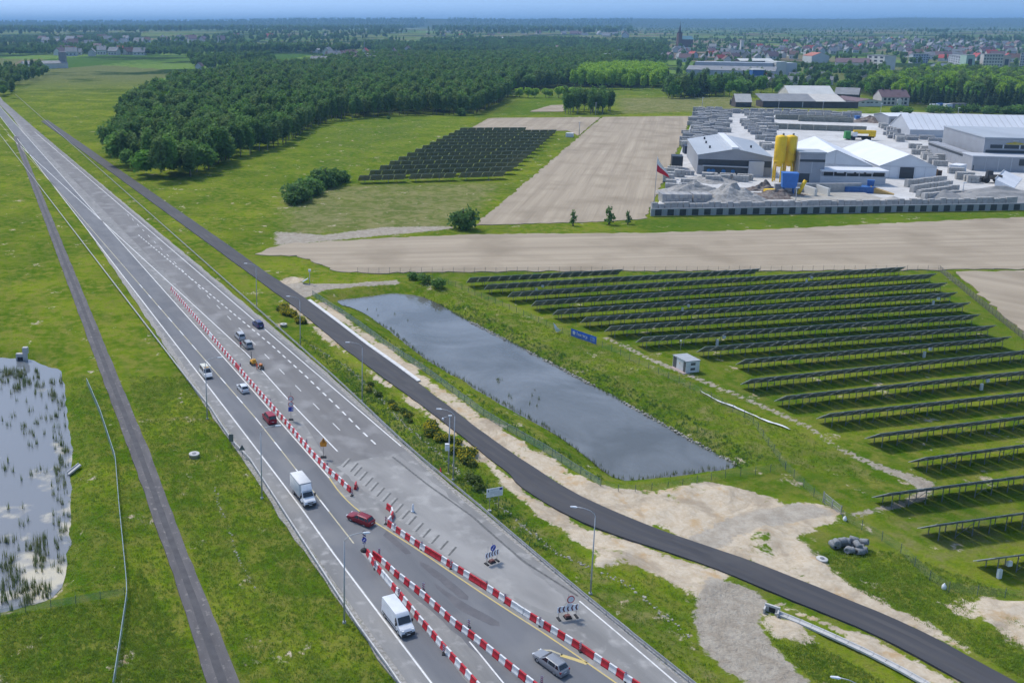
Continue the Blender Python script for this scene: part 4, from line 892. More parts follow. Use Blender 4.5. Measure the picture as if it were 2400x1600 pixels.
def car(name, label, cat, pos, head, col_, L=4.5, W_=1.82, belt=.95, roof=1.48, hood=.82, xs=(1.05, .2, -1.75, -2.15), wb=(1.35, -1.3), rails=False, glass_rear=True, hatch=.95, bumper_dark=False, plate=True, lights=True, group=None, r=.33):
    """x forward, origin on the ground in the middle; xs = windscreen foot, windscreen top, roof end, tail foot"""
    t_ = thing(name, label, cat, (pos.x, pos.y, .05), head, group); P_ = paint('paint_' + label.replace(' ', '_')[:24], col_, .28, .25, .6)
    h = W_ / 2; b = MB(); f = L / 2
    st = [(f, .50, .66, h * .72), (f - .12, .26, .72, h * .90), (f - .55, .20, hood - .03, h * .98), (xs[0] + .05, .20, belt - .03, h), (0, .20, belt, h), (xs[2], .20, belt, h), (-f + .35, .22, belt - .02, h * .98), (-f + .08, .26, hatch - .05, h * .93), (-f, .42, hatch - .22, h * .84)]
    pr = []
    for x, z0, z1, w in st: pr.append([(x, -w * .93, z0), (x, -w, z0 + .22), (x, -w * .985, (z0 + z1) / 2 + .1), (x, -w * .92, z1), (x, w * .92, z1), (x, w * .985, (z0 + z1) / 2 + .1), (x, w, z0 + .22), (x, w * .93, z0)])
    k = 8; vs = [p for s_ in pr for p in s_]; fs = []
    for i in range(len(pr) - 1):
        for q in range(k): fs.append((i * k + q, i * k + (q + 1) % k, (i + 1) * k + (q + 1) % k, (i + 1) * k + q))
    fs += [tuple(range(k - 1, -1, -1)), tuple((len(pr) - 1) * k + q for q in range(k))]
    b.add(vs, [q[::-1] for q in fs]); bev(b, 'body', P_, t_, .03, 2)
    w0, w1 = h * .93, h * .74; c = MB(); z0 = belt - .04
    hexa(c, xs[3], xs[0], w0, z0, xs[2], xs[1], w1, roof); cab = bev(c, 'cabin', P_, t_, .07, 3)
    glass_on('windscreen', cab, [(xs[0], -w0, z0), (xs[0], w0, z0), (xs[1], w1, roof), (xs[1], -w1, roof)], .09)
    if glass_rear: glass_on('rear_window', cab, [(xs[3], w0, z0), (xs[3], -w0, z0), (xs[2], -w1, roof), (xs[2], w1, roof)], .11)
    sp_ = [xs[0] - .18, (xs[0] + xs[2]) / 2 + .12, xs[2] + .35 if len(xs) < 5 else xs[4], xs[3] + .10]
    for s_ in (-1, 1):
        for k_, (a, e) in enumerate(zip(sp_, sp_[1:])):
            def top(x): return x if xs[2] <= x <= xs[1] else (xs[1] if x > xs[1] else xs[2])
            if a - e < .2: continue
            q = [(e, -w0, z0), (a, -w0, z0), (min(top(a), a) if k_ else xs[1] - .05, -w1, roof), (max(top(e), e), -w1, roof)]
            if s_ > 0: q = [(q[1][0], w0, z0), (q[0][0], w0, z0), (q[3][0], w1, roof), (q[2][0], w1, roof)]
            glass_on('side_window', cab, q, .075, .014)
        MB().box((xs[0] - .15, s_ * (h + .09), belt + .05), (.12, .2, .14)).build('mirror', P_, t_)
        if lights:
            MB().box((f - .12, s_ * h * .68, .66), (.24, .34, .13), s_ * -.35).build('headlight', LAMPW, t_)
            MB().box((-f + .10, s_ * h * .80, hatch - .18), (.16, .24, .24)).build('taillight', LAMPR, t_)
        if rails: MB().box(((xs[1] + xs[2]) / 2, s_ * w1 * .88, roof + .03), (xs[1] - xs[2] - .3, .05, .05)).build('roof_rail', RIM, t_)
    if plate:
        MB().box((-f - .005, 0, .62), (.03, .5, .12)).build('number_plate', PLATE_, t_); MB().box((f + .005, 0, .45), (.03, .5, .12)).build('number_plate', PLATE_, t_)
    MB().box((-f + .03, 0, .36), (.16, W_ * .86, .20)).build('bumper', BUMP if bumper_dark else P_, t_)
    MB().box((f - .02, 0, .36), (.12, W_ * .66, .20)).build('grille', BUMP, t_)
    wheels(t_, wb, h - .12, r); return t_
def head_of(a, b): d = b - a; return math.atan2(d.y, d.x)
away = head_of(G(587.5,909), G(518,831)); toward = head_of(G(457.6,866), G(695.7,1176)); 
def at_rear(p, head, L): return p + Vector((math.cos(head), math.sin(head), 0)) * (L / 2)
def at_front(p, head, L): return p - Vector((math.cos(head), math.sin(head), 0)) * (L / 2)
hd7 = head_of(G(1302,1583), G(1265.6,1556))
car('estate_car', 'silver grey estate car driving away at the bottom of the frame', 'car', at_rear(G(1324,1586), hd7, 4.7), hd7, (.30, .31, .33), 4.75, 1.86, .96, 1.46, .84, (1.05, .25, -1.75, -2.22), (1.42, -1.32), True)
hd6 = head_of(G(888,1243), G(848,1222)) + .12
car('estate_car', 'dark red estate car turning along the lane left of the milled slots', 'car', at_rear(G(872,1234), hd6, 4.6), hd6, (.26, .012, .022), 4.7, 1.84, .94, 1.44, .82, (1.05, .25, -1.75, -2.2), (1.4, -1.3), True)
car('minivan', 'bright red minivan driving away beside the long barrier line', 'minivan', at_rear(G(640,996), away, 4.5), away, (.34, .012, .03), 4.5, 1.86, 1.08, 1.84, .98, (1.35, .45, -2.0, -2.18), (1.4, -1.4), False, True, 1.05)
car('hatchback', 'small white hatchback driving away behind the red minivan', 'car', at_rear(G(576,923), away, 4.2), away, (.74, .76, .78), 4.25, 1.8, .96, 1.52, .84, (.95, .2, -1.45, -1.98), (1.3, -1.25))
car('suv', 'dark blue car driving off along the closed carriageway', 'car', at_rear(G(612,771), away + .04, 4.7), away + .04, (.045, .06, .16), 4.7, 1.9, 1.05, 1.70, .95, (1.1, .35, -1.85, -2.2), (1.4, -1.35), True, True, 1.05, True, r=.36)
# silver car parked with its tailgate up
pk = at_rear(G(586,819), away, 4.6)
t_ = car('suv', 'silver car parked on the closed carriageway near the road-marking machine', 'car', pk, away, (.40, .41, .41), 4.6, 1.85, 1.0, 1.66, .9, (1.1, .3, -1.8, -2.15), (1.4, -1.3), True, True, 1.0, r=.35)
car('van', 'pale grey car parked ahead of the silver car', 'car', pk + Vector((math.cos(away), math.sin(away), 0)) * 6.6 + Vector((.2, 0, 0)), away, (.50, .51, .52), 4.6, 1.86, 1.05, 1.8, .95, (1.3, .4, -1.9, -2.15), (1.4, -1.3))
# white utility van with orange beacon
pv = at_front(G(490,889), toward, 5.2)
t_ = car('utility_van', 'white utility van with amber beacon coming towards the camera', 'van', pv, toward, (.74, .74, .72), 5.2, 1.95, 1.2, 2.05, 1.12, (1.75, 1.0, -2.45, -2.55), (1.75, -1.55), False, False, 1.15, True, r=.36)
MB().box((.7, 0, 2.13), (.28, 1.1, .14)).build('beacon', paint('amber', (.75, .38, .03), .3), t_)
MB().box((-1.0, 0, 2.12), (2.0, 1.3, .08)).build('roof_panel', paint('cream_panel', (.68, .66, .55)), t_)
# white panel van
def panel_van():
    pos = at_front(G(957,1494), toward, 6.0); t_ = thing('panel_van', 'tall white panel van coming towards the camera beside the island', 'van', (pos.x, pos.y, .05), toward)
    P_ = paint('van_white', (.72, .74, .77), .35, 0, .5); h = 1.02
    b = MB(); prof = [(3.0, .32), (3.0, .78), (2.72, 1.10), (2.05, 1.30), (1.45, 2.22), (1.10, 2.50), (-2.9, 2.56), (-3.0, 2.45), (-3.0, .35)]
    n = len(prof); k = [(-h * .96, 0), (-h, .25), (h, .25), (h * .96, 0)]; vs = []; fs = []
    for y, s_ in ((-1, 0), (1, 0)):
        for x, z in prof: vs.append((x, y * (h if z < 1.4 else h * .93), z))
    fs = [tuple(range(n)), tuple(range(2 * n - 1, n - 1, -1))] + [(i, n + i, n + (i + 1) % n, (i + 1) % n) for i in range(n)]
    bev(b.add(vs, fs), 'body', P_, t_, .09, 3)
    glass_on('windscreen', t_, [(2.07, -h, 1.30), (2.07, h, 1.30), (1.47, h * .93, 2.22), (1.47, -h * .93, 2.22)], .10, .02)
    for s_ in (-1, 1):
        q = [(1.05, -h, 1.34), (1.90, -h, 1.34), (1.42, -h * .93, 2.08), (1.05, -h * .93, 2.08)]
        if s_ > 0: q = [(q[1][0], h, q[1][2]), (q[0][0], h, q[0][2]), (q[3][0], h * .93, q[3][2]), (q[2][0], h * .93, q[2][2])]
        glass_on('side_window', t_, q, .05, .03)
        MB().box((1.75, s_ * 1.2, 1.48), (.12, .24, .42)).build('mirror', BUMP, t_)
        MB().box((2.82, s_ * .72, .92), (.30, .34, .26), s_ * -.4).build('headlight', LAMPW, t_)
        MB().box((-3.0, s_ * .9, 1.1), (.06, .16, .5)).build('taillight', LAMPR, t_)
        MB().box((-.6, s_ * (h + .012), .62), (4.2, .03, .14)).build('rubbing_strip', BUMP, t_)
    MB().box((2.98, 0, .45), (.20, 1.9, .42)).build('bumper', BUMP, t_); MB().box((3.09, 0, .52), (.02, .52, .12)).build('number_plate', PLATE_, t_); MB().box((3.01, 0, .80), (.03, 1.0, .14)).build('grille', BUMP, t_)
    wheels(t_, (2.0, -1.85), .92, .36, .24)
panel_van()
def box_truck():
    pos = at_front(G(728,1190), toward, 6.8); t_ = thing('box_truck', 'white box truck with tall cargo body driving towards the camera', 'truck', (pos.x, pos.y, .05), toward)
    P_ = paint('truck_white', (.74, .76, .78), .35, 0, .5); BX = paint('cargo_white', (.66, .665, .66), .6)
    h = 1.0; prof = [(3.4, .40), (3.4, .85), (3.12, 1.15), (2.45, 1.38), (1.90, 2.20), (1.55, 2.38), (1.2, 2.38), (1.2, .40)]; n = len(prof)
    vs = [(x, -(h if z < 1.4 else h * .92), z) for x, z in prof] + [(x, (h if z < 1.4 else h * .92), z) for x, z in prof]
    bev(MB().add(vs, [tuple(range(n)), tuple(range(2 * n - 1, n - 1, -1))] + [(i, n + i, n + (i + 1) % n, (i + 1) % n) for i in range(n)]), 'cab', P_, t_, .08, 3)
    glass_on('windscreen', t_, [(2.47, -h, 1.38), (2.47, h, 1.38), (1.92, h * .92, 2.20), (1.92, -h * .92, 2.20)], .10, .02)
    dfl = MB(); hexa(dfl, 1.15, 2.0, .92, 2.38, 1.15, 1.30, .90, 3.15); bev(dfl, 'roof_deflector', P_, t_, .06)
    for s_ in (-1, 1):
        q = [(1.45, -h, 1.42), (2.30, -h, 1.42), (1.88, -h * .92, 2.10), (1.45, -h * .92, 2.10)]
        if s_ > 0: q = [(q[1][0], h, q[1][2]), (q[0][0], h, q[0][2]), (q[3][0], h * .92, q[3][2]), (q[2][0], h * .92, q[2][2])]
        glass_on('side_window', t_, q, .05, .03); MB().box((2.2, s_ * 1.26, 1.62), (.12, .26, .48)).build('mirror', BUMP, t_)
        MB().box((3.2, s_ * .74, .98), (.3, .32, .26), s_ * -.4).build('headlight', LAMPW, t_)
        MB().box((-.9, s_ * .95, .62), (2.6, .06, .42)).build('side_guard', BUMP, t_)
    cb = MB(); cb.box((-1.15, 0, 2.12), (4.5, 2.2, 2.4)); cg = bev(cb, 'cargo_box', BX, t_, .03, 1)
    for s_ in (-1, 1):
        for z in (.96, 3.29): MB().box((-1.15, s_ * 1.105, z), (4.54, .05, .08)).build('edge_trim', RIM, cg)
    MB().box((1.115, 0, 3.29), (.05, 2.25, .08)).build('edge_trim', RIM, cg)
    MB().box((-.9, 0, .75), (4.9, .9, .28)).build('chassis', BUMP, t_); MB().box((3.38, 0, .50), (.22, 1.95, .45)).build('bumper', BUMP, t_)
    MB().box((3.50, 0, .55), (.02, .52, .12)).build('number_plate', PLATE_, t_); MB().box((3.40, 0, .92), (.04, 1.0, .16)).build('grille', BUMP, t_)
    wheels(t_, (2.55, -1.9), .9, .40, .28)
box_truck()
# ---- people
def person(name, label, pos, face, top, legs, hat=None, arms=((.28, .18, 1.02), (-.25, .25, 1.05))):
    J = [(0, 0, .95), (0, .0, 1.2), (0, .02, 1.42), (0, .03, 1.54), (0, .05, 1.68), (.19, 0, 1.40), (arms[0][0] + .04, .06, 1.16), arms[0], (-.19, 0, 1.40), (arms[1][0] - .04, .06, 1.16), arms[1],
         (.10, 0, .88), (.13, .05, .48), (.14, .0, .08), (.14, .13, .04), (-.10, 0, .88), (-.13, -.03, .48), (-.15, -.1, .08), (-.15, .03, .04)]
    rad = [.15, .15, .16, .06, .105, .075, .055, .045, .075, .055, .045, .10, .07, .055, .05, .10, .07, .055, .05]
    E_ = [(0, 1), (1, 2), (2, 3), (3, 4), (2, 5), (5, 6), (6, 7), (2, 8), (8, 9), (9, 10), (0, 11), (11, 12), (12, 13), (13, 14), (0, 15), (15, 16), (16, 17), (17, 18)]
    me = bpy.data.meshes.new('body'); me.from_pydata(J, E_, []); tmp = bpy.data.objects.new('tmp', me); col.objects.link(tmp)
    tmp.modifiers.new('s', 'SKIN'); sub = tmp.modifiers.new('u', 'SUBSURF'); sub.levels = 1; sub.render_levels = 1
    for v, r in zip(me.skin_vertices[0].data, rad): v.radius = (r, r)
    me.skin_vertices[0].data[0].use_root = True
    dg = bpy.context.evaluated_depsgraph_get(); m2 = bpy.data.meshes.new_from_object(tmp.evaluated_get(dg)); bpy.data.objects.remove(tmp)
    m2.name = 'body'; m2.materials.clear()
    for m in (top, legs, paint('skin', (.45, .27, .19), .6), BUMP): m2.materials.append(m)
    for f in m2.polygons: z = f.center.z; f.material_index = 3 if z < .12 else 1 if z < .92 else 0 if z < 1.50 and not (abs(f.center.x) > .2 and z < 1.06) else 2; f.use_smooth = True
    t_ = thing(name, label, 'person', (pos.x, pos.y, .05), face); link('body', m2, t_)
    MB().lathe([(.125, 1.70), (.12, 1.76), (.08, 1.82), (.02, 1.84)], 10, 0, (0, .05)).build('helmet' if hat else 'hair', hat or P_black, t_)
HV = paint('hi_vis_orange', (.80, .12, .03), .7); NAVY = paint('trousers_dark', (.03, .035, .05), .8)
person('person', 'person in orange work clothes behind the road-marking machine', g('W', 545, 1275), R(150), HV, HV, None)
person('person', 'person in a red top and dark trousers beside the silver car', g('W', 212, 830), R(20), paint('red_top', (.55, .06, .07), .8), NAVY, None)
# ---- road-marking machine: front unit with mast and a trailing unit
p = g('W', 470, 1170); t_ = thing('marking_machine', 'yellow road-working machine with a tall dark mast', 'machine', (p.x, p.y, .05), away)
YM = paint('machine_yellow', (.72, .36, .02), .5)
b = MB(); b.box((0, 0, .75), (1.7, 1.1, .6)); bev(b, 'body', YM, t_, .08); b = MB(); b.box((-.35, 0, 1.2), (.7, .9, .4)); bev(b, 'engine_cover', YM, t_, .1)
MB().tube((.75, .25, .5), (.75, .25, 3.0), .10, .07).build('mast', P_black, t_); MB().box((.8, .25, .5), (.4, .4, 1.0)).build('mast_foot', P_black, t_)
MB().tube((.2, 0, 1.0), (.2, 0, 1.55), .16, .14, 10).build('tank', paint('tank_cream', (.70, .55, .25)), t_)
for x in (-.55, .6):
    for s_ in (-1, 1): MB().tube((x, s_ * .5, .28), (x, s_ * .68, .28), .28, n=14).build('wheel', TYRE, t_)
p = g('W', 630, 1260); t_ = thing('walk_behind_machine', 'small walk-behind road machine with an orange engine', 'machine', (p.x, p.y, .05), away + .2)
b = MB(); b.box((0, 0, .55), (1.3, .8, .4)); bev(b, 'body', paint('machine_grey', (.10, .10, .09), .6), t_, .06)
b = MB(); b.box((.1, .05, 1.0), (.75, .65, .5)); bev(b, 'engine', paint('engine_orange', (.70, .22, .04), .5), t_, .12)
for s_ in (-1, 1):
    MB().path([(-.5, s_ * .3, .7), (-.9, s_ * .3, 1.1), (-1.15, s_ * .3, 1.12)], .03).build('handle', P_black, t_)
    for x in (-.4, .45): MB().tube((x, s_ * .36, .2), (x, s_ * .48, .2), .2, n=12).build('wheel', TYRE, t_)
# ================================================================== SOLAR FARM
PV_back = mat('panel_back', (.30, .295, .30), (.36, .35, .355), scale=.8, rough=.5, spec=.4); PV_edge = mat('panel_frame', (.55, .56, .58), rough=.5)
PV_front = mat('panel_glass', (.012, .014, .022), rough=.15, spec=.7); STEEL = mat('support_steel', (.17, .19, .20), (.25, .27, .28), scale=1.2, rough=.6, metal=.3)
def pv_panel(w, run, zh, zl, th=.12):
    mb = MB(); a, b = -w / 2, w / 2
    mb.add([(a, 0, zh), (b, 0, zh), (b, run, zl), (a, run, zl), (a, 0, zh + th), (b, 0, zh + th), (b, run, zl + th), (a, run, zl + th)], [(3, 2, 1, 0)], 0)
    mb.add([(a, 0, zh), (b, 0, zh), (b, run, zl), (a, run, zl), (a, 0, zh + th), (b, 0, zh + th), (b, run, zl + th), (a, run, zl + th)], [(4, 5, 6, 7)], 1)
    mb.add([(a, 0, zh), (b, 0, zh), (b, run, zl), (a, run, zl), (a, 0, zh + th), (b, 0, zh + th), (b, run, zl + th), (a, run, zl + th)], [(0, 1, 5, 4), (1, 2, 6, 5), (2, 3, 7, 6), (3, 0, 4, 7)], 2)
    return mb.mesh('panel', [PV_back, PV_front, PV_edge])
ZH, ZL, RUN, MW = 3.25, .75, 3.3, 3.3
panel_me = pv_panel(MW - .20, RUN, ZH, ZL)
fm = MB(); fm.box((0, .75, (ZH - .65) / 2 - .15), (.11, .09, ZH - .65 + .3)); fm.box((0, 2.6, .45), (.11, .09, 1.3))
fm.add([(-.05, .1, ZH - .16), (.05, .1, ZH - .16), (.05, 3.25, ZL - .10), (-.05, 3.25, ZL - .10), (-.05, .1, ZH - .04), (.05, .1, ZH - .04), (.05, 3.25, ZL + .02), (-.05, 3.25, ZL + .02)], [(3, 2, 1, 0), (0, 1, 5, 4), (1, 2, 6, 5), (2, 3, 7, 6), (3, 0, 4, 7), (4, 5, 6, 7)])
frame_me = fm.mesh('support_frame', STEEL)
bx_ = MB(); bx_.tube((0, .75, .2), (MW, .75, 2.2), .035, n=4); bx_.tube((0, .75, 2.2), (MW, .75, .2), .035, n=4); brace_me = bx_.mesh('cross_brace', STEEL)
inv_me = MB().box((0, .55, 1.35), (.75, .35, .75)).mesh('inverter_box', P_signw); cab_me = MB().box((0, -.1, .55), (.55, .4, 1.5)).mesh('switch_cabinet', P_signw)
rows = [((1101,650.5),(1461,630.6),()),((1143,666.3),(1783.7,629.3),(.17,)),((1199.4,684.2),(2123.8,624.9),(.73,)),((1256,704.4),(2197,640.5),()),((1306.5,725.2),(2221.8,661.6),(.30,)),((1373.5,743),(2245.6,684.4),(.93,)),
        ((1431.5,763.6),(2276,707.9),()),((1506,789.2),(2299,735.8),(.21,)),((1651.8,812),(2336.4,761.3),()),((1746.3,841.2),(2372,788),(.66,)),((1759.9,887.8),(2470,813),()),((1841.5,927),(2470,861),(.72,)),((1943.5,967.8),(2470,911),()),
        ((2061,1015),(2470,965),()),((2168,1071),(2470,1031),()),((2083,1154.4),(2470,1104),()),((2195,1227.6),(2470,1190),()),((2331,1305.8),(2470,1288),(.12,))]
order = ['first', 'second', 'third', 'fourth', 'fifth', 'sixth', 'seventh', 'eighth', 'ninth', 'tenth', 'eleventh', 'twelfth', 'thirteenth', 'fourteenth', 'fifteenth', 'sixteenth', 'seventeenth']
for k, (a, b, invs) in enumerate(rows):
    A, B = G(*a, ZH), G(*b, ZH); d = B - A; n = max(2, int(round(d.length / MW)))
    lab = ('short ' if k == 0 else '') + f'row of tilted dark solar panels, {order[k]} from the brown field' if k < 17 else 'single solar panel table at the right edge above the sand patch'
    t_ = thing('solar_panel_row', lab, 'solar panels', (A.x, A.y, -.12), math.atan2(d.y, d.x), 'solar panel rows by the pond')
    sx = d.length / (n * MW)
    for i in range(n):
        o = link('panel', panel_me, t_, ((i + .5) * MW * sx, 0, random.uniform(-.02, .02))); o.scale = (sx, 1, 1)
        link('support_frame', frame_me, t_, ((i + .5) * MW * sx, 0, 0))
        if i % 4 == 1 and i < n - 1: link('cross_brace', brace_me, t_, ((i + .5) * MW * sx, 0, 0))
    sb = MB(); sb.box((d.length / 2, .8, ZH - .72), (d.length, .08, .12)); sb.build('purlin', STEEL, t_)
    sb = MB(); sb.box((d.length / 2, 2.6, ZL + .42), (d.length, .08, .12)); sb.build('purlin', STEEL, t_)
    for q in invs:
        link('inverter_box', inv_me, t_, (q * d.length + 2.2, 0, .3)); link('switch_cabinet', cab_me, t_, (q * d.length, 0, .1))
# far solar farm: three columns of tables, fourteen rows
far_me = {}
n_r = 14; fl, fr = (842,431), (1195,420); tl, tr = (1078,313), (1312,312)
for i in range(n_r):
    s_ = i / (n_r - 1); q = 1 - (1 - s_) ** 1.0
    A0, A1 = G(*fl), G(*tl); B0, B1 = G(*fr), G(*tr)
    A = A0.lerp(A1, q); B = B0.lerp(B1, q); d = B - A; u = d.normalized(); nc_ = 3
    for c_ in range(nc_):
        if i == n_r - 1 and c_ == 2: continue
        w = d.length / nc_ - (2.0 if i == 0 else .3); p = A + d * (c_ / nc_)
        t_ = thing('solar_panel_table', ('left', 'middle', 'right')[c_] + f' table of dark panels in the far solar farm, ' + ('nearest row' if i == 0 else 'farthest row' if i == n_r - 1 else (order[i] + ' row back')), 'solar panels', (p.x, p.y, -.15), math.atan2(d.y, d.x), 'panel tables of the far solar farm')
        nseg = max(3, int(w / 5.5)); ww = w / nseg
        key = round(ww, 1)
        if key not in far_me:
            far_me[key] = pv_panel(key - .25, 4.6, 4.3, .9), MB().box((0, .8, 2.0), (.2, .2, 5.0)).mesh('leg', STEEL)
        for e in range(nseg):
            link('panel', far_me[key][0], t_, ((e + .5) * ww, 0, 0)); 
            if e % 2 == 0: link('leg', far_me[key][1], t_, ((e + .5) * ww, 0, 0))
# transformer hut
C_, A_, B_ = G(1606.8,873.5), G(1576.2,857.5), G(1638.4,870.3); va, vb = A_ - C_, B_ - C_
rz = math.atan2(vb.y, vb.x); wB = vb.length; wA = va.length
t_ = thing('transformer_hut', 'small white transformer hut with grey roof between the solar rows', 'hut', (C_.x, C_.y, -.1), rz)
an = math.atan2(va.y, va.x) - rz; ax_, ay_ = math.cos(an) * wA, math.sin(an) * wA; hh = 2.75
HW_ = paint('hut_white', (.74, .75, .75), .6); HG = paint('hut_grey', (.10, .105, .11), .5)
MB().prism([(0, 0), (wB, 0), (wB + ax_, ay_), (ax_, ay_)], 0, hh).build('wall', HW_, t_)
o_ = .14; MB().prism([(-o_, -o_), (wB + o_, -o_), (wB + ax_ + o_, ay_ + o_), (ax_ - o_, ay_ + o_)], hh, hh + .16).build('roof', mat('hut_roof', (.38, .40, .42), (.32, .34, .36), scale=1, rough=.6), t_)
e = Vector((ax_, ay_, 0)); nrm_ = Vector((-ay_, ax_, 0)).normalized() * (1 if -ay_ * -1 > 0 else 1)
def on_face(name, o0, ex, u0, u1, z0, z1, m, out):
    a = o0 + ex * u0 + out; b = o0 + ex * u1 + out; MB().quad((a.x, a.y, z0), (b.x, b.y, z0), (b.x, b.y, z1), (a.x, a.y, z1)).build(name, m, t_)
outA = Vector((ay_, -ax_, 0)).normalized() * -.02; outA = outA if outA.x < 0 else -outA
for u0, u1, m in ((.02, .20, HG), (.72, .98, HG)): on_face('double_door', Vector(), e, u0, u1, .1, 2.6, m, outA)
on_face('door_panel', Vector(), e, .24, .68, .15, 2.5, paint('door_white', (.68, .69, .69)), outA); on_face('warning_plate', Vector(), e, .45, .5, 1.5, 1.85, P_orange, outA * 2)
for z in (.55, 1.75): on_face('vent_grille', Vector(), Vector((wB, 0, 0)), .34, .68, z, z + .6, HG, Vector((0, -.02, 0)))
MB().box((-.4 + ax_ * .5, ay_ * .5 - .3, .05), (wA, 1.0, .12), an).build('paving_strip', paint('pink_paving', (.42, .33, .30), .9), t_)
p = g('X', 1803, 430); t_ = thing('weather_mast', 'thin mast with a small white head behind the transformer hut', 'mast', (p.x, p.y, -.1))
MB().tube((0, 0, 0), (0, 0, 2.6), .05).build('pole', P_pole, t_); MB().box((-.1, 0, 2.7), (.35, .25, .3)).build('head', P_signw, t_)
# small solar lamp by the service road
p = g('K', 370, 482); t_ = thing('solar_mast', 'mast with a small tilted panel at the bend of the gravel track', 'mast', (p.x, p.y, -.1))
MB().tube((0, 0, 0), (0, 0, 4.2), .10).build('pole', P_pole, t_); MB().box((0, 0, 4.2), (.8, .5, .7)).build('camera_box', P_signw, t_)
pn = MB(); pn.add([(-2.2, -.6, .5), (-.5, -.6, 1.6), (-.5, .9, 1.6), (-2.2, .9, .5), (-2.2, -.6, .6), (-.5, -.6, 1.7), (-.5, .9, 1.7), (-2.2, .9, .6)], [(3, 2, 1, 0), (4, 5, 6, 7), (0, 1, 5, 4), (1, 2, 6, 5), (2, 3, 7, 6), (3, 0, 4, 7)]); pn.build('panel', paint('panel_silver', (.35, .38, .40)), t_)
# ================================================================== CONCRETE WORKS
def proj(p):
    x, y, z = p[0], p[1], p[2] - CAM_H; zc = y * CT - z * ST; return (X0 + F * x / zc, Y0 + F * (-(z * CT + y * ST)) / zc)
def hgt(base, top_y):                      # height of a vertical that stands at a photo point and reaches up to top_y
    p = G(*base); lo, hi = 0.0, 60.0
    for _ in range(40):
        m = (lo + hi) / 2
        if proj((p.x, p.y, m))[1] > top_y: lo = m
        else: hi = m
    return lo
WM = dict(grey=mat('cladding_grey', (.33, .345, .37), (.29, .30, .325), scale=.15, rough=.6), white=mat('tent_white', (.70, .72, .745), (.63, .65, .68), scale=.1, rough=.7), pale=mat('cladding_pale', (.50, .52, .55), (.45, .47, .50), scale=.12, rough=.6),
          roofg=mat('roof_bluegrey', (.40, .43, .46), (.34, .37, .40), scale=.08, rough=.55, stretch=(1, .2, 1)), dark=paint('band_dark', (.035, .042, .05), .5), brown=mat('barn_brown', (.10, .085, .085), (.07, .06, .06), scale=.2, rough=.8),
          cream=mat('render_cream', (.58, .55, .50), (.50, .48, .44), scale=.2, rough=.8), rmaroon=mat('roof_maroon', (.19, .125, .13), (.15, .10, .105), scale=.3, rough=.7), rgrey=mat('roof_grey', (.26, .265, .27), (.20, .205, .21), scale=.15, rough=.7),
          rwhite=mat('roof_cream', (.62, .62, .58), (.54, .54, .51), scale=.1, rough=.6), red=mat('roof_red', (.40, .07, .06), (.32, .06, .05), scale=.3, rough=.7), orange=mat('roof_orange', (.45, .16, .10), (.36, .13, .09), scale=.3, rough=.7))
def frame_of(left, right, z=0.0):
    A, B = (GT(*left), GT(*right)); d = B - A; return A, d.length, math.atan2(d.y, d.x)
def gable_hall(name, label, cat, A, rz, w, dep, he, hr, wall, roof, over=.4, ridge_along='y', group=None):
    """front gable on x axis; ridge runs back along y (or along x)"""
    t_ = thing(name, label, cat, (A.x, A.y, A.z - .1), rz, group)
    if ridge_along == 'y':
        mb = MB(); mb.add([(0, 0, 0), (w, 0, 0), (w, 0, he), (w / 2, 0, hr), (0, 0, he), (0, dep, 0), (w, dep, 0), (w, dep, he), (w / 2, dep, hr), (0, dep, he)], [(0, 1, 2, 3, 4), (9, 8, 7, 6, 5), (1, 6, 7, 2), (5, 0, 4, 9)]); mb.build('wall', wall, t_)
        sl = (hr - he) / (w / 2); th = .25; r = MB()
        for s_ in (0, 1):
            e0, e1 = ((-over, he - over * sl), (w / 2, hr)) if s_ == 0 else ((w / 2, hr), (w + over, he - over * sl))
            vs = [(e0[0], -over, e0[1] + .02), (e1[0], -over, e1[1] + .02), (e1[0], dep + over, e1[1] + .02), (e0[0], dep + over, e0[1] + .02)]; vs += [(x, y, z + th) for x, y, z in vs]
            MB().add(vs, [(3, 2, 1, 0), (4, 5, 6, 7), (0, 1, 5, 4), (1, 2, 6, 5), (2, 3, 7, 6), (3, 0, 4, 7)]).build('roof_slope', roof, t_)
    else:
        mb = MB(); mb.add([(0, 0, 0), (0, dep, 0), (0, dep, he), (0, dep / 2, hr), (0, 0, he), (w, 0, 0), (w, dep, 0), (w, dep, he), (w, dep / 2, hr), (w, 0, he)], [(4, 3, 2, 1, 0), (5, 6, 7, 8, 9), (0, 5, 9, 4), (6, 1, 2, 7)]); mb.build('wall', wall, t_)
        sl = (hr - he) / (dep / 2); th = .25
        for s_ in (0, 1):
            e0, e1 = ((-over, he - over * sl), (dep / 2, hr)) if s_ == 0 else ((dep / 2, hr), (dep + over, he - over * sl))
            vs = [(-over, e0[0], e0[1] + .02), (w + over, e0[0], e0[1] + .02), (w + over, e1[0], e1[1] + .02), (-over, e1[0], e1[1] + .02)]; vs += [(x, y, z + th) for x, y, z in vs]
            MB().add(vs, [(3, 2, 1, 0), (4, 5, 6, 7), (0, 1, 5, 4), (1, 2, 6, 5), (2, 3, 7, 6), (3, 0, 4, 7)]).build('roof_slope', roof, t_)
    return t_
def face_rect(t_, name, x0, x1, z0, z1, m, y=-.06, th=.08): return MB().box(((x0 + x1) / 2, y, (z0 + z1) / 2), (x1 - x0, th, z1 - z0)).build(name, m, t_)
def slatted(t_, w, z0, z1, n, m, y=-.05):
    for i in range(1, n): face_rect(t_, 'cladding_joint', w * i / n - .05, w * i / n + .05, z0, z1, m, y, .04)
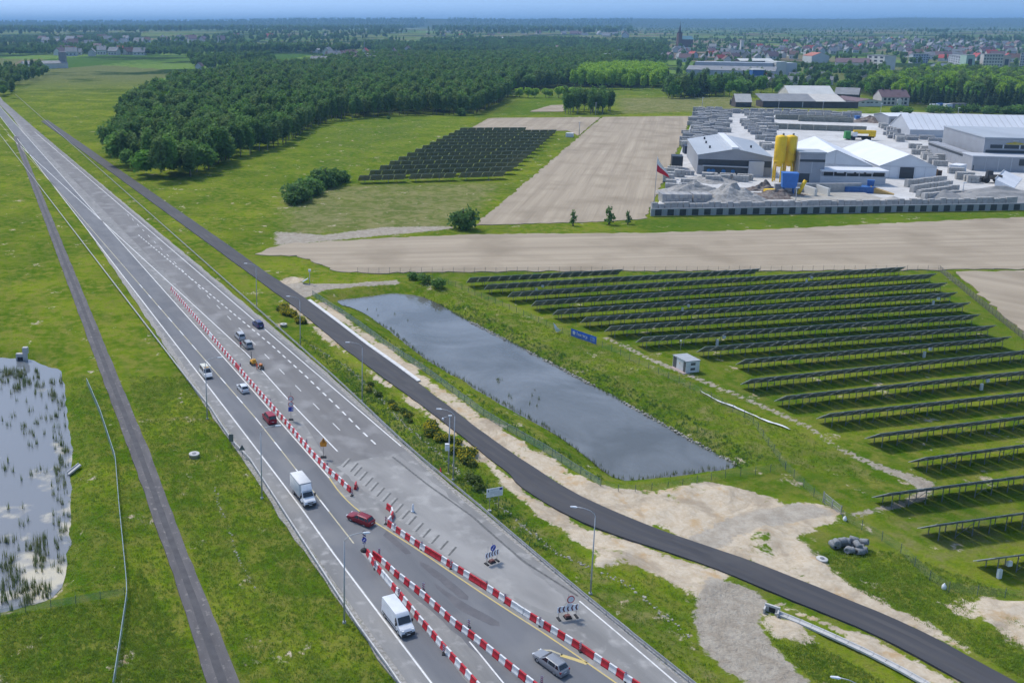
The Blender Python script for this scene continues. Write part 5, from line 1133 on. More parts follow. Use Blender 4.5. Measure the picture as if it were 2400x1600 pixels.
# hall with ridge light
A, w, rz = frame_of((1633,408), (1806,415)); he = hgt((1633,408), 363); hr = hgt((1721,411), 349.4); dep = (G(1707.6,314.3,hr) - G(1725.8,349.4,hr)).length
t_ = gable_hall('production_hall', 'grey production hall with white ridge light left of the yellow silos', 'hall', A, rz, w, dep, he, hr, WM['grey'], WM['roofg'])
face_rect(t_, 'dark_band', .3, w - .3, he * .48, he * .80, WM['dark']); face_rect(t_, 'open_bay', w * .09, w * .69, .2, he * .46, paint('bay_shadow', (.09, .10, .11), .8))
face_rect(t_, 'porch', w * .69, w * .89, 0, he * .78, WM['pale'], -1.2, 2.4); face_rect(t_, 'bay_canopy', w * .07, w * .69, he * .46, he * .50, WM['pale'], -1.0, 2.0)
for u in (.16, .22, .36, .49): MB().tube((w * u, -.5, 2.2), (w * u, .4, 2.2), 1.1, 1.0, 10).build('blue_drum', paint('drum_blue', (.05, .22, .50), .4), t_)
rl = MB(); rl.box((w / 2, dep / 2, hr + .45), (3.4, dep * .98, .9)); rl.build('ridge_light', WM['white'], t_)
for u, v in ((.20, .25), (.20, .55), (.22, .8), (.80, .35)): sl = (hr - he) / (w / 2); x = w * u; z = he + sl * min(x, w - x); MB().box((x, dep * v, z + .8), (.9, .9, 1.6)).build('roof_vent', WM['dark'], t_)
for u in (.38, .62):
    x = w * u; z = he + sl * min(x, w - x); MB().box((x, dep / 2, z + .32), (.35, dep * .96, .10)).build('roof_seam', WM['pale'], t_)
# tents
A, w, rz1 = frame_of((1866,409), (2042,416.5)); he = hgt((2042,416.5), 389); hr = hgt((1956,413), 352); dep = (G(1917,320.5,hr) - G(1958.6,352,hr)).length
t_ = gable_hall('storage_tent', 'white gabled storage tent right behind the yellow silos', 'tent hall', A, rz1, w, dep, he, hr, WM['white'], WM['white']); face_rect(t_, 'gable_seam', w / 2 - .1, w / 2 + .1, he, hr - .5, WM['pale']); face_rect(t_, 'beam', 0, w, he - .15, he + .15, WM['pale'])
A, w, rz2 = frame_of((2059,417), (2192,421)); he = hgt((2059,417), 388.5); hr = hgt((2128,419), 362.5); dep = (G(2066.7,328,hr) - G(2128.9,362.5,hr)).length
t_ = gable_hall('storage_tent', 'white gabled tent with an open dark doorway behind the block bays', 'tent hall', A, rz2, w, dep, he, hr, WM['white'], WM['white']); face_rect(t_, 'doorway', w * .36, w * .61, .1, he * .95, WM['dark']); face_rect(t_, 'beam', 0, w, he - .15, he + .15, WM['pale'])
for u in (.18, .34, .63, .80): face_rect(t_, 'wall_seam', w * u - .08, w * u + .08, 0, he, WM['pale'], -.03)
# open-fronted annex
A, w, rz = frame_of((1921,432), (2074,435)); h_ = hgt((1921,432), 397)
t_ = thing('open_shed', 'pale open-fronted shed with long dark openings before the white tent', 'shed', (A.x, A.y, 0), rz)
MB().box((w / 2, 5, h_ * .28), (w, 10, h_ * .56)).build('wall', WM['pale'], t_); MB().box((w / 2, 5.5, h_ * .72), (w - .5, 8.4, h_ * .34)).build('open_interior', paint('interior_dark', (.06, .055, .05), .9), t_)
MB().box((w / 2, 4.2, h_ * .94), (w + 1, 12, h_ * .12)).build('roof', WM['white'], t_)
for k in range(6): MB().box((w * (k + .02) / 5.1, .2, h_ * .72), (.35, .35, h_ * .34)).build('column', WM['pale'], t_)
for k in range(4): MB().box((w * (.30 + .15 * k), .1, h_ * .82), (w * .11, .1, h_ * .10)).build('hanging_sheet', WM['white'], t_)
# grey tower block
A, w, rz = frame_of((1869,430.5), (1928,432)); h_ = hgt((1869,430.5), 359)
t_ = thing('batching_tower', 'tall grey clad block with a dark band beside the silos', 'building', (A.x, A.y, 0), rz)
MB().box((w / 2, 6, h_ / 2), (w, 12, h_)).build('wall', WM['grey'], t_); MB().box((w / 2, 6, h_ + .3), (w + .8, 12.8, .7)).build('roof', WM['roofg'], t_); face_rect(t_, 'dark_band', 0, w, h_ * .72, h_ * .80, WM['dark']); face_rect(t_, 'gateway', w * .02, w * .44, .1, h_ * .34, WM['dark']); face_rect(t_, 'wall_joint', w * .49, w * .51, h_ * .36, h_ * .72, WM['pale'])
# silos
YEL = mat('silo_yellow', (.88, .58, .02), (.80, .50, .018), scale=.15, rough=.5, speck=((.50, .30, .05), .3, .6, .75))
for k, (bx2, lab) in enumerate((((1827,428), 'left yellow steel silo on tall legs'), ((1850.5,426.5), 'right yellow steel silo on tall legs'))):
    p = G(*bx2); r = 12.6 / ppm(p); ht = hgt(bx2, 320); t_ = thing('silo', lab, 'silo', (p.x, p.y + r, 0), rz1, 'yellow silos')
    MB().lathe([(r * .3, ht * .33), (r, ht * .46), (r, ht * .975), (r * .85, ht), (r * .2, ht * 1.02)], 22).build('tank', YEL, t_)
    MB().lathe([(r * 1.02, ht * .455), (r * 1.02, ht * .47)], 22).build('ring_beam', YEL, t_)
    for a in (.4, 2.0, 3.5, 5.1): MB().tube((r * .92 * math.cos(a), r * .92 * math.sin(a), 0), (r * .92 * math.cos(a), r * .92 * math.sin(a), ht * .47), .38, n=6).build('leg', YEL, t_)
    for a, b in ((.4, 5.1), (3.5, 2.0)): MB().tube((r * .9 * math.cos(a), r * .9 * math.sin(a), ht * .06), (r * .9 * math.cos(b), r * .9 * math.sin(b), ht * .36), .18, n=5).build('brace', YEL, t_)
    MB().lathe([(.5, ht * 1.01), (.5, ht * 1.05), (.2, ht * 1.06)], 10, 0, (r * .3, 0)).build('top_filter', P_back, t_)
    MB().tube((r * 1.05, -r * .1, 0), (r * 1.05, -r * .1, ht * 1.0), .12, n=5).build('ladder', YEL, t_)
# long white hall
A, w, rz = frame_of((2131,321.5), (2400,326)); rz = rz; w = w * 1.25; he = hgt((2131,321.5), 303.5)
t_ = gable_hall('long_hall', 'long white fabric hall with seamed roof at the back of the yard', 'tent hall', A, rz, w, 34, he, he + 9.5, WM['pale'], WM['white'], ridge_along='x')
for i in range(1, 22): 
    sl = 9.5 / 17; b = MB(); x = w * i / 22; b.add([(x - .12, -.4, he + .12), (x + .12, -.4, he + .12), (x + .12, 17, he + 9.85), (x - .12, 17, he + 9.85), (x - .12, -.4, he + .28), (x + .12, -.4, he + .28), (x + .12, 17, he + 9.98), (x - .12, 17, he + 9.98)], [(4, 5, 6, 7), (0, 1, 5, 4), (1, 2, 6, 5), (3, 0, 4, 7)]); b.build('roof_seam', WM['pale'], t_)
face_rect(t_, 'end_door', 0, .1, 0, 1, WM['pale'])
A, w, rz = frame_of((2082,293), (2125,293)); h_ = hgt((2082,293), 268); t_ = gable_hall('small_hall', 'small pale hall with flat white roof left of the long white hall', 'hall', A, rz, w * 1.4, 22, h_ * .8, h_, WM['grey'], WM['white'], ridge_along='x'); face_rect(t_, 'opening', w * .1, w * .9, .1, h_ * .55, paint('opening_grey', (.16, .16, .16)))
# grey modern hall
A, w, rz = frame_of((2276,400), (2400,404)); w *= 2.2; h1 = hgt((2276,400), 367); h2 = hgt((2276,400), 330)
t_ = thing('factory_hall', 'modern grey factory hall with yellow roof-shaped emblem at the right edge', 'hall', (A.x, A.y, 0), rz)
MB().box((w / 2, 7, h1 / 2), (w, 14, h1)).build('front_wing', WM['grey'], t_); MB().box((w / 2, 7, h1 + .25), (w + .6, 14.6, .5)).build('wing_roof', WM['pale'], t_)
MB().box((w / 2 + 5, 44, h2 / 2), (w - 10, 60, h2)).build('main_block', WM['grey'], t_); MB().box((w / 2 + 5, 44, h2 + .3), (w - 9.4, 60.6, .6)).build('main_roof', WM['roofg'], t_)
MB().box((2.4, 40, h1 * .53), (4.8, 52, h1 * 1.06)).build('side_wing', WM['grey'], t_); MB().box((-.05, 40, h1 * .86), (.2, 52.2, h1 * .16)).build('dark_band', WM['dark'], t_)
for k in range(7): MB().box((-.04, 16 + 7 * k, h1 * .4), (.12, .25, h1 * .76)).build('wall_joint', WM['pale'], t_)
f0 = 13.94; zb = h1 + (h2 - h1) * .12
face_rect(t_, 'window_band', 11, w - 5, h1 + .7, h1 + 2.2, WM['dark'], f0); face_rect(t_, 'window_band', 13, w - 5, h1 + 3.2, h1 + 5.2, WM['dark'], f0)
for k in range(6): face_rect(t_, 'mullion', 19 + 8 * k, 19.7 + 8 * k, h1 + 3.2, h1 + 5.2, WM['pale'], f0 - .05)
cx_ = 25.0; em = MB()
for s_ in (-1, 1): plate(em, [(cx_, h2 - 1.6), (cx_ + s_ * 5.0, h1 + 5.9), (cx_ + s_ * 4.0, h1 + 5.6), (cx_, h2 - 3.2)][::s_], f0 - .14, .08)
em.build('emblem', mat('emblem_yellow', (.50, .40, .04), rough=.5), t_)['kind'] = 'stuff'
for k, z in enumerate((h1 + 6.1, h1 + 7.3)): face_rect(t_, 'emblem_bar', cx_ - 1.9 + .5 * k, cx_ + 1.9 - .5 * k, z, z + .45, WM['pale'], f0 - .1)
face_rect(t_, 'wing_opening', w * .40, w * .56, h1 * .45, h1 * .9, WM['dark']); face_rect(t_, 'side_door', .5, 1.0, 0, 3, WM['dark'])
for k in range(5): face_rect(t_, 'wall_joint', w * k / 9 + .1, w * k / 9 + .35, .2, h1 - .4, WM['pale'], -.04)
# boundary wall of grey bays and dark squares
A, B = G(1525,506.5), G(2420,492.5); d = B - A; nP = 32; rz = math.atan2(d.y, d.x); ps = d.length / nP; hw_ = hgt((1525,506), 489)
t_ = thing('boundary_wall', 'long grey concrete wall with regular dark square panels before the yard', 'wall', (A.x, A.y, 0), rz)
wp_ = MB().box((ps / 2, .25, hw_ / 2), (ps - .10, .5, hw_)).mesh('wall_panel', WM['grey']); dp_ = MB().box((ps * .60, -.04, hw_ * .46), (ps * .52, .1, hw_ * .84)).mesh('dark_panel', WM['dark'])
for k in range(nP): link('wall_panel', wp_, t_, (k * ps, 0, 0)); link('dark_panel', dp_, t_, (k * ps, 0, 0))
ST_ = mat('stack_concrete', (.44, .43, .41), (.33, .325, .31), scale=.6, rough=.9, bump=.4, bscale=1.5, detail=6); ST2 = mat('stack_olive', (.27, .275, .24), (.20, .205, .18), scale=.8, rough=.9, bump=.3, bscale=2)
STD = mat('stack_grey', (.26, .265, .275), (.36, .365, .37), scale=.5, rough=.9, bump=.4, bscale=1.5)
A2, B2 = A + Vector((2, 6, 0)), A + d * .985 + Vector((0, 7, 0))
bw = thing('block_wall', 'low wall of rough concrete blocks just inside the dark-panelled wall', 'wall', (A2.x, A2.y, 0), math.atan2((B2 - A2).y, (B2 - A2).x)); nb_ = 60; L = (B2 - A2).length
bm_ = [MB().box((0, 0, hh_ / 2), (L / nb_ - .12, 1.6, hh_), taper=.94).mesh('block', ST_) for hh_ in (4.0, 4.3, 4.6)]
for k in range(nb_): link('block', random.choice(bm_), bw, ((k + .5) * L / nb_, random.uniform(-.2, .2), 0), random.uniform(-.03, .03))
# flag
p = G(1532.5,487); hF = hgt((1532.5,487), 366); t_ = thing('flagpole', 'white and red flag on a tall thin pole at the yard corner', 'flag', (p.x, p.y, 0))
MB().tube((0, 0, 0), (0, 0, hF), .16, .08).build('pole', P_pole, t_)
def cloth(u0, u1, nm, m):
    vs = []; fs = []; n = 10
    for i in range(n + 1):
        q = i / n; wv = .5 * math.sin(q * 6)
        for u in (u0, u1): vs.append((.1 + (4.2 + u * 1.6) * q ** 1.1 + (u - .3) * 1.0 * math.sin(q * 3.1), wv * q + .2 * u, hF - .2 - u * 6.4 * (1 - .45 * q) - 6.0 * q ** .9))
        if i: fs.append((2 * i - 2, 2 * i - 1, 2 * i + 1, 2 * i))
    MB().add(vs, fs).build(nm, m, t_)
cloth(0, .5, 'white_half', P_signw); cloth(.5, 1.0, 'red_half', paint('flag_red', (.62, .02, .05), .7))
# stacks of products, bays, piles
def stack_mesh(w, d, h, nx, nz, m):
    mb = MB()
    for k in range(nz):
        for i in range(nx): mb.box((-w / 2 + w * (i + .5) / nx + random.uniform(-.04, .04), random.uniform(-.1, .1), h * (k + .5) / nz), (w / nx * .93, d * random.uniform(.92, 1), h / nz * .94))
    return mb.mesh('block_stack', m)
SM = [stack_mesh(7.5, 2.6, 3.2, 5, 2, ST_), stack_mesh(7.5, 2.6, 2.4, 4, 2, STD), stack_mesh(5.2, 3.0, 3.8, 3, 2, ST_), stack_mesh(9.5, 2.4, 2.6, 6, 2, STD), stack_mesh(6.5, 3.2, 4.2, 4, 3, STD)]
SO = stack_mesh(14.0, 2.6, 3.4, 9, 2, ST2)
def stacks(poly, n_rows, step, where, kinds, fill=.92, rz=-.33, gap=.9, cat='block stack'):
    c0 = [G(*p) for p in poly]; lo = min(p.y for p in c0); hi = max(p.y for p in c0); ux = Vector((math.cos(rz), math.sin(rz), 0)); uy = Vector((-math.sin(rz), math.cos(rz), 0))
    a0 = min(p.dot(ux) for p in c0); a1 = max(p.dot(ux) for p in c0); b0 = min(p.dot(uy) for p in c0); b1 = max(p.dot(uy) for p in c0); b = b0 + 2
    while b < b1:
        a = a0 + random.uniform(0, 3)
        while a < a1:
            m = random.choice(kinds); w = m.get('w') if isinstance(m, dict) else {0: 7.5, 1: 7.5, 2: 5.2, 3: 9.5, 4: 6.5}[m]
            c = ux * (a + w / 2) + uy * b
            if inside(np.array([c.x]), np.array([c.y]), [(q.x, q.y) for q in c0])[0] and random.random() < fill:
                o = link('block_stack', SM[m], None, (c.x, c.y, .05), rz + random.uniform(-.05, .05)); tag(o, f'grey stack of concrete products {where}', cat, f'concrete stacks {where}')
            a += w + gap * random.uniform(.6, 1.6)
        b += step * random.uniform(.85, 1.15)
stacks([(1592,345),(1634,259),(1712,262),(1702,312),(1650,322),(1620,346)], 8, 7.4, 'at the left back of the yard', [0, 1, 2, 4])
stacks([(1740,300),(1742,270),(1812,274),(1812,350),(1790,352),(1780,320)], 8, 7.6, 'in the middle behind the production hall', [0, 1, 3, 4, 2], .9)
stacks([(1715,267),(1718,262),(2010,270),(2010,276)], 2, 7, 'along the back edge of the yard', [0, 1, 4, 2], .9)
stacks([(1555,420),(1565,400),(1625,412),(1640,440),(1610,450),(1548,452)], 6, 9, 'left of the production hall', [2, 0, 1], .65)
stacks([(1640,412),(1640,426),(1745,432),(1770,424),(1740,418)], 4, 6, 'before the open bay of the production hall', [2, 0], .6)
stacks([(2062,296),(2106,312),(2112,336),(2090,330)], 5, 7, 'left of the long white hall', [1, 2, 4], .85)
stacks([(2138,345),(2190,350),(2215,398),(2200,400),(2150,362)], 6, 8, 'between the white tent and the grey factory', [0, 2, 2], .75)
stacks([(2234,398),(2250,402),(2290,424),(2285,430),(2240,422)], 4, 5, 'by the corner of the grey factory', [2, 0], .7)
stacks([(2120,322),(2200,326),(2200,334),(2125,330)], 2, 6, 'under the front of the long white hall', [3, 1], .8)
for k, ((x0, y0), (x1, y1), nn) in enumerate((((1816,280),(1985,284),6),((1870,284),(2000,288),4),((1816,302),(2030,310),7))):
    P_ = resample([G(x0, y0), G(x1, y1)], nn + 1)
    for a, b in zip(P_, P_[1:]):
        m = (a + b) / 2; o = link('block_stack', SO, None, (m.x, m.y, .05), math.atan2((b - a).y, (b - a).x)); o.scale = ((b - a).length / 14.4, 1, 1.25)
        tag(o, ('olive grey stack in the farthest of the long straight rows', 'olive grey stack in the middle of the long straight rows', 'olive grey stack in the nearest of the long straight rows')[k], 'block stack', 'long straight stacks in the yard')
def pile(nm, label, c, rx, ry, h, m, cat='pile', seed=1, lump=.25, loc_z=0):
    n, k = 28, 9; vs = [(0, 0, h)]; fs = []
    for j in range(1, k + 1):
        q = j / k
        for i in range(n):
            a = 2 * math.pi * i / n; w = 1 + lump * mnoise.noise(Vector((math.cos(a) * 2, math.sin(a) * 2, seed))) 
            z = h * (1 - q) ** 1.1 * (1 + lump * 1.2 * mnoise.noise(Vector((math.cos(a) * q * 4 + seed, math.sin(a) * q * 4, q * 3)))) if j < k else -.3
            vs.append((rx * q * w * math.cos(a), ry * q * w * math.sin(a), z))
    for i in range(n): fs.append((0, 1 + i, 1 + (i + 1) % n))
    for j in range(k - 1):
        for i in range(n): fs.append((1 + j * n + i, 1 + (j + 1) * n + i, 1 + (j + 1) * n + (i + 1) % n, 1 + j * n + (i + 1) % n))
    o = MB().add(vs, fs).build(nm, m); o.location = (c.x, c.y, loc_z); return tag(o, label, cat)
RUB = mat('rubble', (.42, .405, .38), (.25, .24, .22), scale=.7, rough=.95, bump=.9, bscale=1.2, detail=8); GRV = mat('gravel_grey', (.31, .305, .295), (.26, .255, .245), scale=.3, rough=.95, bump=.3, bscale=4)
pile('rubble_pile', 'pale cone of broken concrete rubble behind the boundary wall', g('S', 1110, 890), 17, 12, 8.5, RUB, seed=3, lump=.35)
pile('rubble_pile', 'long heap of grey concrete rubble left of the rubble cone', g('S', 640, 790), 19, 8, 5, RUB, seed=5, lump=.4)
pile('rubble_pile', 'flat scatter of broken concrete before the production hall', g('S', 890, 650), 16, 9, 3.2, RUB, seed=8, lump=.6)
pile('gravel_pile', 'wide heap of grey gravel at the right end of the yard', g('T', 1990, 1180), 36, 14, 6.0, GRV, seed=11, lump=.2)
pile('gravel_pile', 'smooth grey gravel heap in the nearest block bay', g('T', 1380, 1190), 13, 7, 4.6, GRV, seed=13, lump=.12)
pile('earth_pile', 'brown heap of scrap and earth at the back of the yard', g('T', 480, 240), 17, 12, 5, mat('scrap_brown', (.12, .085, .07), (.26, .23, .20), scale=.6, rough=.95, bump=.8, bscale=1.2), seed=17, lump=.5)
pile('sand_pile', 'pale sand heap beside the ochre ramp', g('T', 740, 1215), 8, 5, 2.6, mat('sand_pale', (.50, .48, .44), (.44, .42, .38), scale=.4, rough=.95), seed=19, lump=.15)
# block bays
for k, (a, b) in enumerate((((905,1040),(1380,985)), ((970,1105),(1450,1040)), ((1045,1165),(1530,1095)), ((1110,1200),(1640,1160)))):
    A, B = g('T', *a), g('T', *b); n = 12; P_ = resample([A, B], n + 1); h0 = hgt(px('T', *a), px('T', a[0], a[1] - 95)[1])
    t_ = thing('bay_wall', ('farthest', 'second farthest', 'second nearest', 'nearest')[k] + ' of the four block walls dividing the gravel bays', 'wall', (A.x, A.y, 0), math.atan2((B - A).y, (B - A).x)); s_ = (B - A).length / n
    me = MB().box((0, 0, h0 / 2), (s_ * .95, 2.2, h0), taper=.93).mesh('block', ST_)
    for i in range(n): link('block', me, t_, ((i + .5) * s_, random.uniform(-.2, .2), 0), random.uniform(-.05, .05)).scale = (1, 1, random.uniform(.9, 1.0))
# big blocks left corner
for k, (x0, x1, y) in enumerate(((270, 635, 915), (650, 880, 915))):
    A, B = g('S', x0, y), g('S', x1, y + 4); d = B - A; h_ = hgt(px('S', x0, y), px('S', x0, 812)[1]); t_ = thing('slab_stack', ('long', 'shorter')[k] + ' row of big stacked grey slabs behind the boundary wall', 'slab stack', (A.x, A.y, 0), math.atan2(d.y, d.x)); n = 7 - 2 * k
    for i in range(n): 
        for j in range(2): MB().box(((i + .5) * d.length / n, 3.5 + random.uniform(-.3, .3), h_ * (j + .5) / 2), (d.length / n * .96, 7, h_ / 2 * .96)).build('slab', STD if (i + j) % 2 else ST_, t_)
# containers, machines
def container(label, a, b, top_y, m, dep=2.6, name='container', cat='container'):
    A, w, rz = frame_of(a, b); h_ = hgt(a, top_y); t_ = thing(name, label, cat, (A.x, A.y, .05), rz)
    MB().box((w / 2, dep / 2, h_ / 2), (w, dep, h_)).build('shell', m, t_); n = max(3, int(w / 1.2))
    for i in range(n): MB().box((w * (i + .5) / n, -.06, h_ / 2), (w / n * .45, .12, h_ * .9)).build('rib', m, t_)
    MB().box((w / 2, dep / 2, h_ + .05), (w * 1.01, dep * 1.03, .12)).build('rim', m, t_)
BLU = paint('container_blue', (.025, .12, .36), .5)
container('long blue skip in front of the open shed', px('T', 160, 1112), px('T', 525, 1118), px('T', 160, 1040)[1], BLU, 6)
container('small blue skip left of the long blue skip', px('T', 48, 1105), px('T', 124, 1108), px('T', 48, 1038)[1], BLU, 6)
container('blue skip at the foot of the grey tower block', px('S', 1955, 750), px('S', 2110, 755), px('S', 1955, 690)[1], paint('container_slate', (.06, .10, .17), .6), 5)
container('pale blue skip between the tower block and the small blue skip', px('S', 2185, 765), px('S', 2330, 770), px('S', 2185, 715)[1], paint('container_steel', (.14, .24, .34), .6), 5)
container('black container at the left edge of the yard', px('S', 385, 505), px('S', 518, 510), px('S', 385, 350)[1], paint('container_black', (.022, .028, .036), .5), 9)
container('dark blue truck body near the left back corner of the yard', px('S', 545, 320), px('S', 632, 322), px('S', 545, 225)[1], paint('tarp_navy', (.018, .03, .06), .6), 8)
container('brown timber crate stack beside the white tent', px('T', 1130, 925), px('T', 1285, 928), px('T', 1130, 820)[1], mat('crate_wood', (.36, .22, .11), (.28, .17, .09), scale=.8, rough=.9), 9, 'crate_stack', 'crate')
container('dark crate right of the brown timber crates', px('T', 1287, 928), px('T', 1340, 926), px('T', 1287, 842)[1], mat('crate_dark', (.10, .07, .055), rough=.9), 8, 'crate_stack', 'crate')
container('white covered pallet stack by the factory corner', px('T', 1425, 850), px('T', 1560, 865), px('T', 1425, 765)[1], WM['white'], 9, 'covered_stack', 'stack')
container('white site cabin at the back edge of the yard', px('Q', 1900, 340), px('Q', 1995, 342), px('Q', 1900, 325)[1], WM['rwhite'], 5, 'site_cabin', 'cabin')
container('dark blue container beside the brown scrap heap', px('Q', 2100, 375), px('Q', 2145, 376), px('Q', 2100, 340)[1], BLU, 6)
p = g('S', 1810, 830); t_ = thing('mixer_plant', 'blue hopper machine with yellow parts amid the scrap before the silos', 'machine', (p.x, p.y, 0), -.3)
MB().box((0, 0, 7.5), (6.0, 5, 7), taper=1.15).build('hopper', paint('hopper_blue', (.03, .16, .50), .5), t_)
for x in (-2, 2):
    for y in (-1.6, 1.6): MB().box((x, y, 2.2), (.5, .5, 4.4)).build('leg', BLU, t_)
bm2 = MB(); bm2.tube((4, 0, .5), (7, 1, 7.5), 1.0, .8, 6); bm2.build('conveyor', YEL, t_); MB().box((-8, -1, 1.6), (4.5, 3, 2.6), .4).build('drive_unit', YEL, t_)
pile('scrap_heap', 'brown scrap metal heap around the blue hopper', g('S', 1650, 840), 18, 8, 3.4, MATS['scrap_brown'], seed=23, lump=.6)
pile('scrap_heap', 'second heap of rusty scrap below the silos', g('S', 1500, 760), 9, 6, 3.6, MATS['scrap_brown'], seed=29, lump=.7)
p = g('T', 1935, 985); t_ = thing('wheel_loader', 'dark wheel loader on the pale apron before the grey factory', 'loader', (p.x, p.y, .05), 2.9)
LD = paint('loader_dark', (.10, .085, .065), .6); MB().box((-1.5, 0, 3.0), (6, 3.4, 2.2)).build('engine_body', LD, t_); MB().box((.8, 0, 4.6), (2.6, 3, 3.2), taper=.85).build('cab', P_dark, t_)
MB().tube((2.5, 0, 2.5), (7.0, 0, 1.6), .5, .4).build('boom', LD, t_); MB().box((7.6, 0, 1.2), (1.6, 4.2, 1.8)).build('bucket', LD, t_)
for x in (-3.2, 2.4):
    for s_ in (-1, 1): MB().tube((x, s_ * 1.2, 1.5), (x, s_ * 2.2, 1.5), 1.5, n=14).build('wheel', TYRE, t_)
p = g('T', 330, 462); t_ = thing('crane_truck', 'truck with green cab and folded yellow crane in the yard', 'truck', (p.x, p.y, .05), 2.95); k = 1.9
GRN = paint('cab_green', (.04, .26, .05), .5); MB().box((7.8, 0, 3.4), (3.6, 4.2, 5.0), taper=.9).build('cab', GRN, t_); MB().box((-1, 0, 2.2), (16, 3.6, 1.0)).build('chassis', P_black, t_); MB().box((3.4, 0, 4), (3, 3.8, 3)).build('outrigger_box', P_signw, t_)
MB().box((-3, 0, 5.6), (14, 2.2, 2.4)).build('boom', YEL, t_); MB().box((-8, 0, 3.6), (3.4, 3.6, 2.4)).build('counterweight', YEL, t_)
for x in (-6, -3, 4, 7):
    for s_ in (-1, 1): MB().tube((x, s_ * 1.3, 1.1), (x, s_ * 2.0, 1.1), 1.1, n=12).build('wheel', TYRE, t_)
A, B = g('T', 2110, 1042), g('T', 2215, 925); d = B - A; t_ = thing('loading_ramp', 'bright white sloping ramp right of the wheel loader', 'ramp', (A.x, A.y, 0), math.atan2(d.y, d.x)); MB().add([(0, -4, .2), (d.length, -4, .2), (d.length, 4, 3.6), (0, 4, 3.6), (0, -4, 0), (d.length, -4, 0), (d.length, 4, 0), (0, 4, 0)], [(0, 1, 2, 3), (4, 5, 1, 0), (5, 6, 2, 1), (6, 7, 3, 2), (7, 4, 0, 3)]).build('deck', WM['white'], t_); MB().box((d.length / 2, 4.2, 3.8), (d.length, .3, .5)).build('kerb', WM['pale'], t_)
p = g('T', 640, 1120); t_ = thing('hopper_ramp', 'ochre ramp with a small blue hopper at the end of the sand pit', 'machine', (p.x, p.y, 0), -.5)
MB().add([(-6, -2, 3.2), (4, -2, .2), (4, 2, .2), (-6, 2, 3.2), (-6, -2, 0), (4, -2, 0), (4, 2, 0), (-6, 2, 0)], [(0, 1, 2, 3), (4, 5, 1, 0), (6, 7, 3, 2), (7, 4, 0, 3)]).build('ramp', mat('ochre', (.42, .28, .10), rough=.8), t_); MB().box((-6, 3, 4), (2.6, 2.6, 3.4), taper=1.2).build('hopper', BLU, t_)
A, w, rz = frame_of(px('S', 1935, 905), px('T', 690, 1210)); t_ = thing('sand_pit', 'open pit with pale concrete back wall in front of the skips', 'pit', (A.x, A.y, .06), rz); h_ = 4.5
MB().box((w / 2, 22, h_ / 2), (w, 1.2, h_)).build('back_wall', ST_, t_); MB().box((w / 2, 11, .3), (w, 21, .5)).build('floor_slab', mat('pit_sand', (.42, .40, .35), (.34, .32, .28), scale=.2, rough=.95), t_)
for u in (.33, .48): MB().box((w * u, 16, h_ * .45), (1.0, 11, h_ * .9)).build('divider', WM['rwhite'], t_)
# yard light masts
for (b_, top, lb) in ((px('S', 1900, 960), 440, 'thin lamp mast rising from the boundary wall before the pit'), (px('T', 1590, 1180), 428, 'thin lamp mast by the gravel heap'), (px('Q', 1240, 298), 235, 'thin lamp mast at the back edge left of the barn gap'), (px('Q', 1728, 302), 238, 'thin lamp mast at the back edge right of the barn gap'), (px('T', 590, 160), 243, 'thin lamp mast left of the small pale hall'), (px('T', 1540, 170), 253, 'thin lamp mast behind the long white hall'), (px('Q', 400, 270), 229, 'thin lamp mast at the left back corner of the yard')):
    p = G(*b_); h_ = hgt(b_, top); t_ = thing('lamp_mast', lb, 'lamp mast', (p.x, p.y, 0)); MB().tube((0, 0, 0), (0, 0, h_), .22, .12).build('pole', P_pole, t_); MB().box((.4, 0, h_), (1.6, .5, .35)).build('lamp_head', P_signw, t_)
# kiosk and power pole at the far solar farm
container('white kiosk at the top right corner of the far solar farm', px('L', 1612, 285), px('L', 1650, 287), px('L', 1612, 265)[1], WM['white'], 4, 'kiosk', 'kiosk')
for (b_, top, lb) in ((px('L', 1687, 272), 285, 'dark power pole beside the white kiosk'), (px('L', 1777, 165), 240, 'pale power pole before the birch clump'), (px('U', 868, 620), 207, 'grey concrete power pole before the tree line'), (px('U', 560, 780), 229, 'thin power pole in the rough meadow')):
    p = G(*b_); h_ = hgt(b_, top); t_ = thing('power_pole', lb, 'power pole', (p.x, p.y, 0)); MB().tube((0, 0, 0), (0, 0, h_), .28, .16).build('pole', P_pole, t_); MB().box((0, 0, h_ * .93), (2.6, .2, .2)).build('cross_arm', P_back, t_)
# long barns, house and outbuildings behind the yard
A, w, rz = frame_of(px('Q', 1068, 243), px('Q', 2120, 252)); h_ = hgt(px('Q', 1068, 243), px('Q', 1068, 178)[1]); t_ = thing('long_barn', 'long low barn with dark boarded front and grey roof behind the yard', 'barn', (A.x, A.y, 0), rz)
MB().box((w / 2, 10, h_ / 2), (w, 20, h_)).build('wall', WM['brown'], t_); face_rect(t_, 'left_front', w * .01, w * .41, .2, h_ * .93, paint('barn_slate', (.055, .062, .075), .7)); face_rect(t_, 'gap_pillar', w * .415, w * .425, 0, h_, WM['pale'])
rf = MB(); rf.add([(-1, -1.5, h_), (w * .55, -1.5, h_), (w * .55, 22, h_ + 5.5), (-1, 22, h_ + 5.5), (-1, -1.5, h_ + .5), (w * .55, -1.5, h_ + .5), (w * .55, 22, h_ + 6), (-1, 22, h_ + 6)], [(3, 2, 1, 0), (4, 5, 6, 7), (0, 1, 5, 4), (1, 2, 6, 5), (2, 3, 7, 6), (3, 0, 4, 7)]); rf.build('grey_roof', WM['rgrey'], t_)
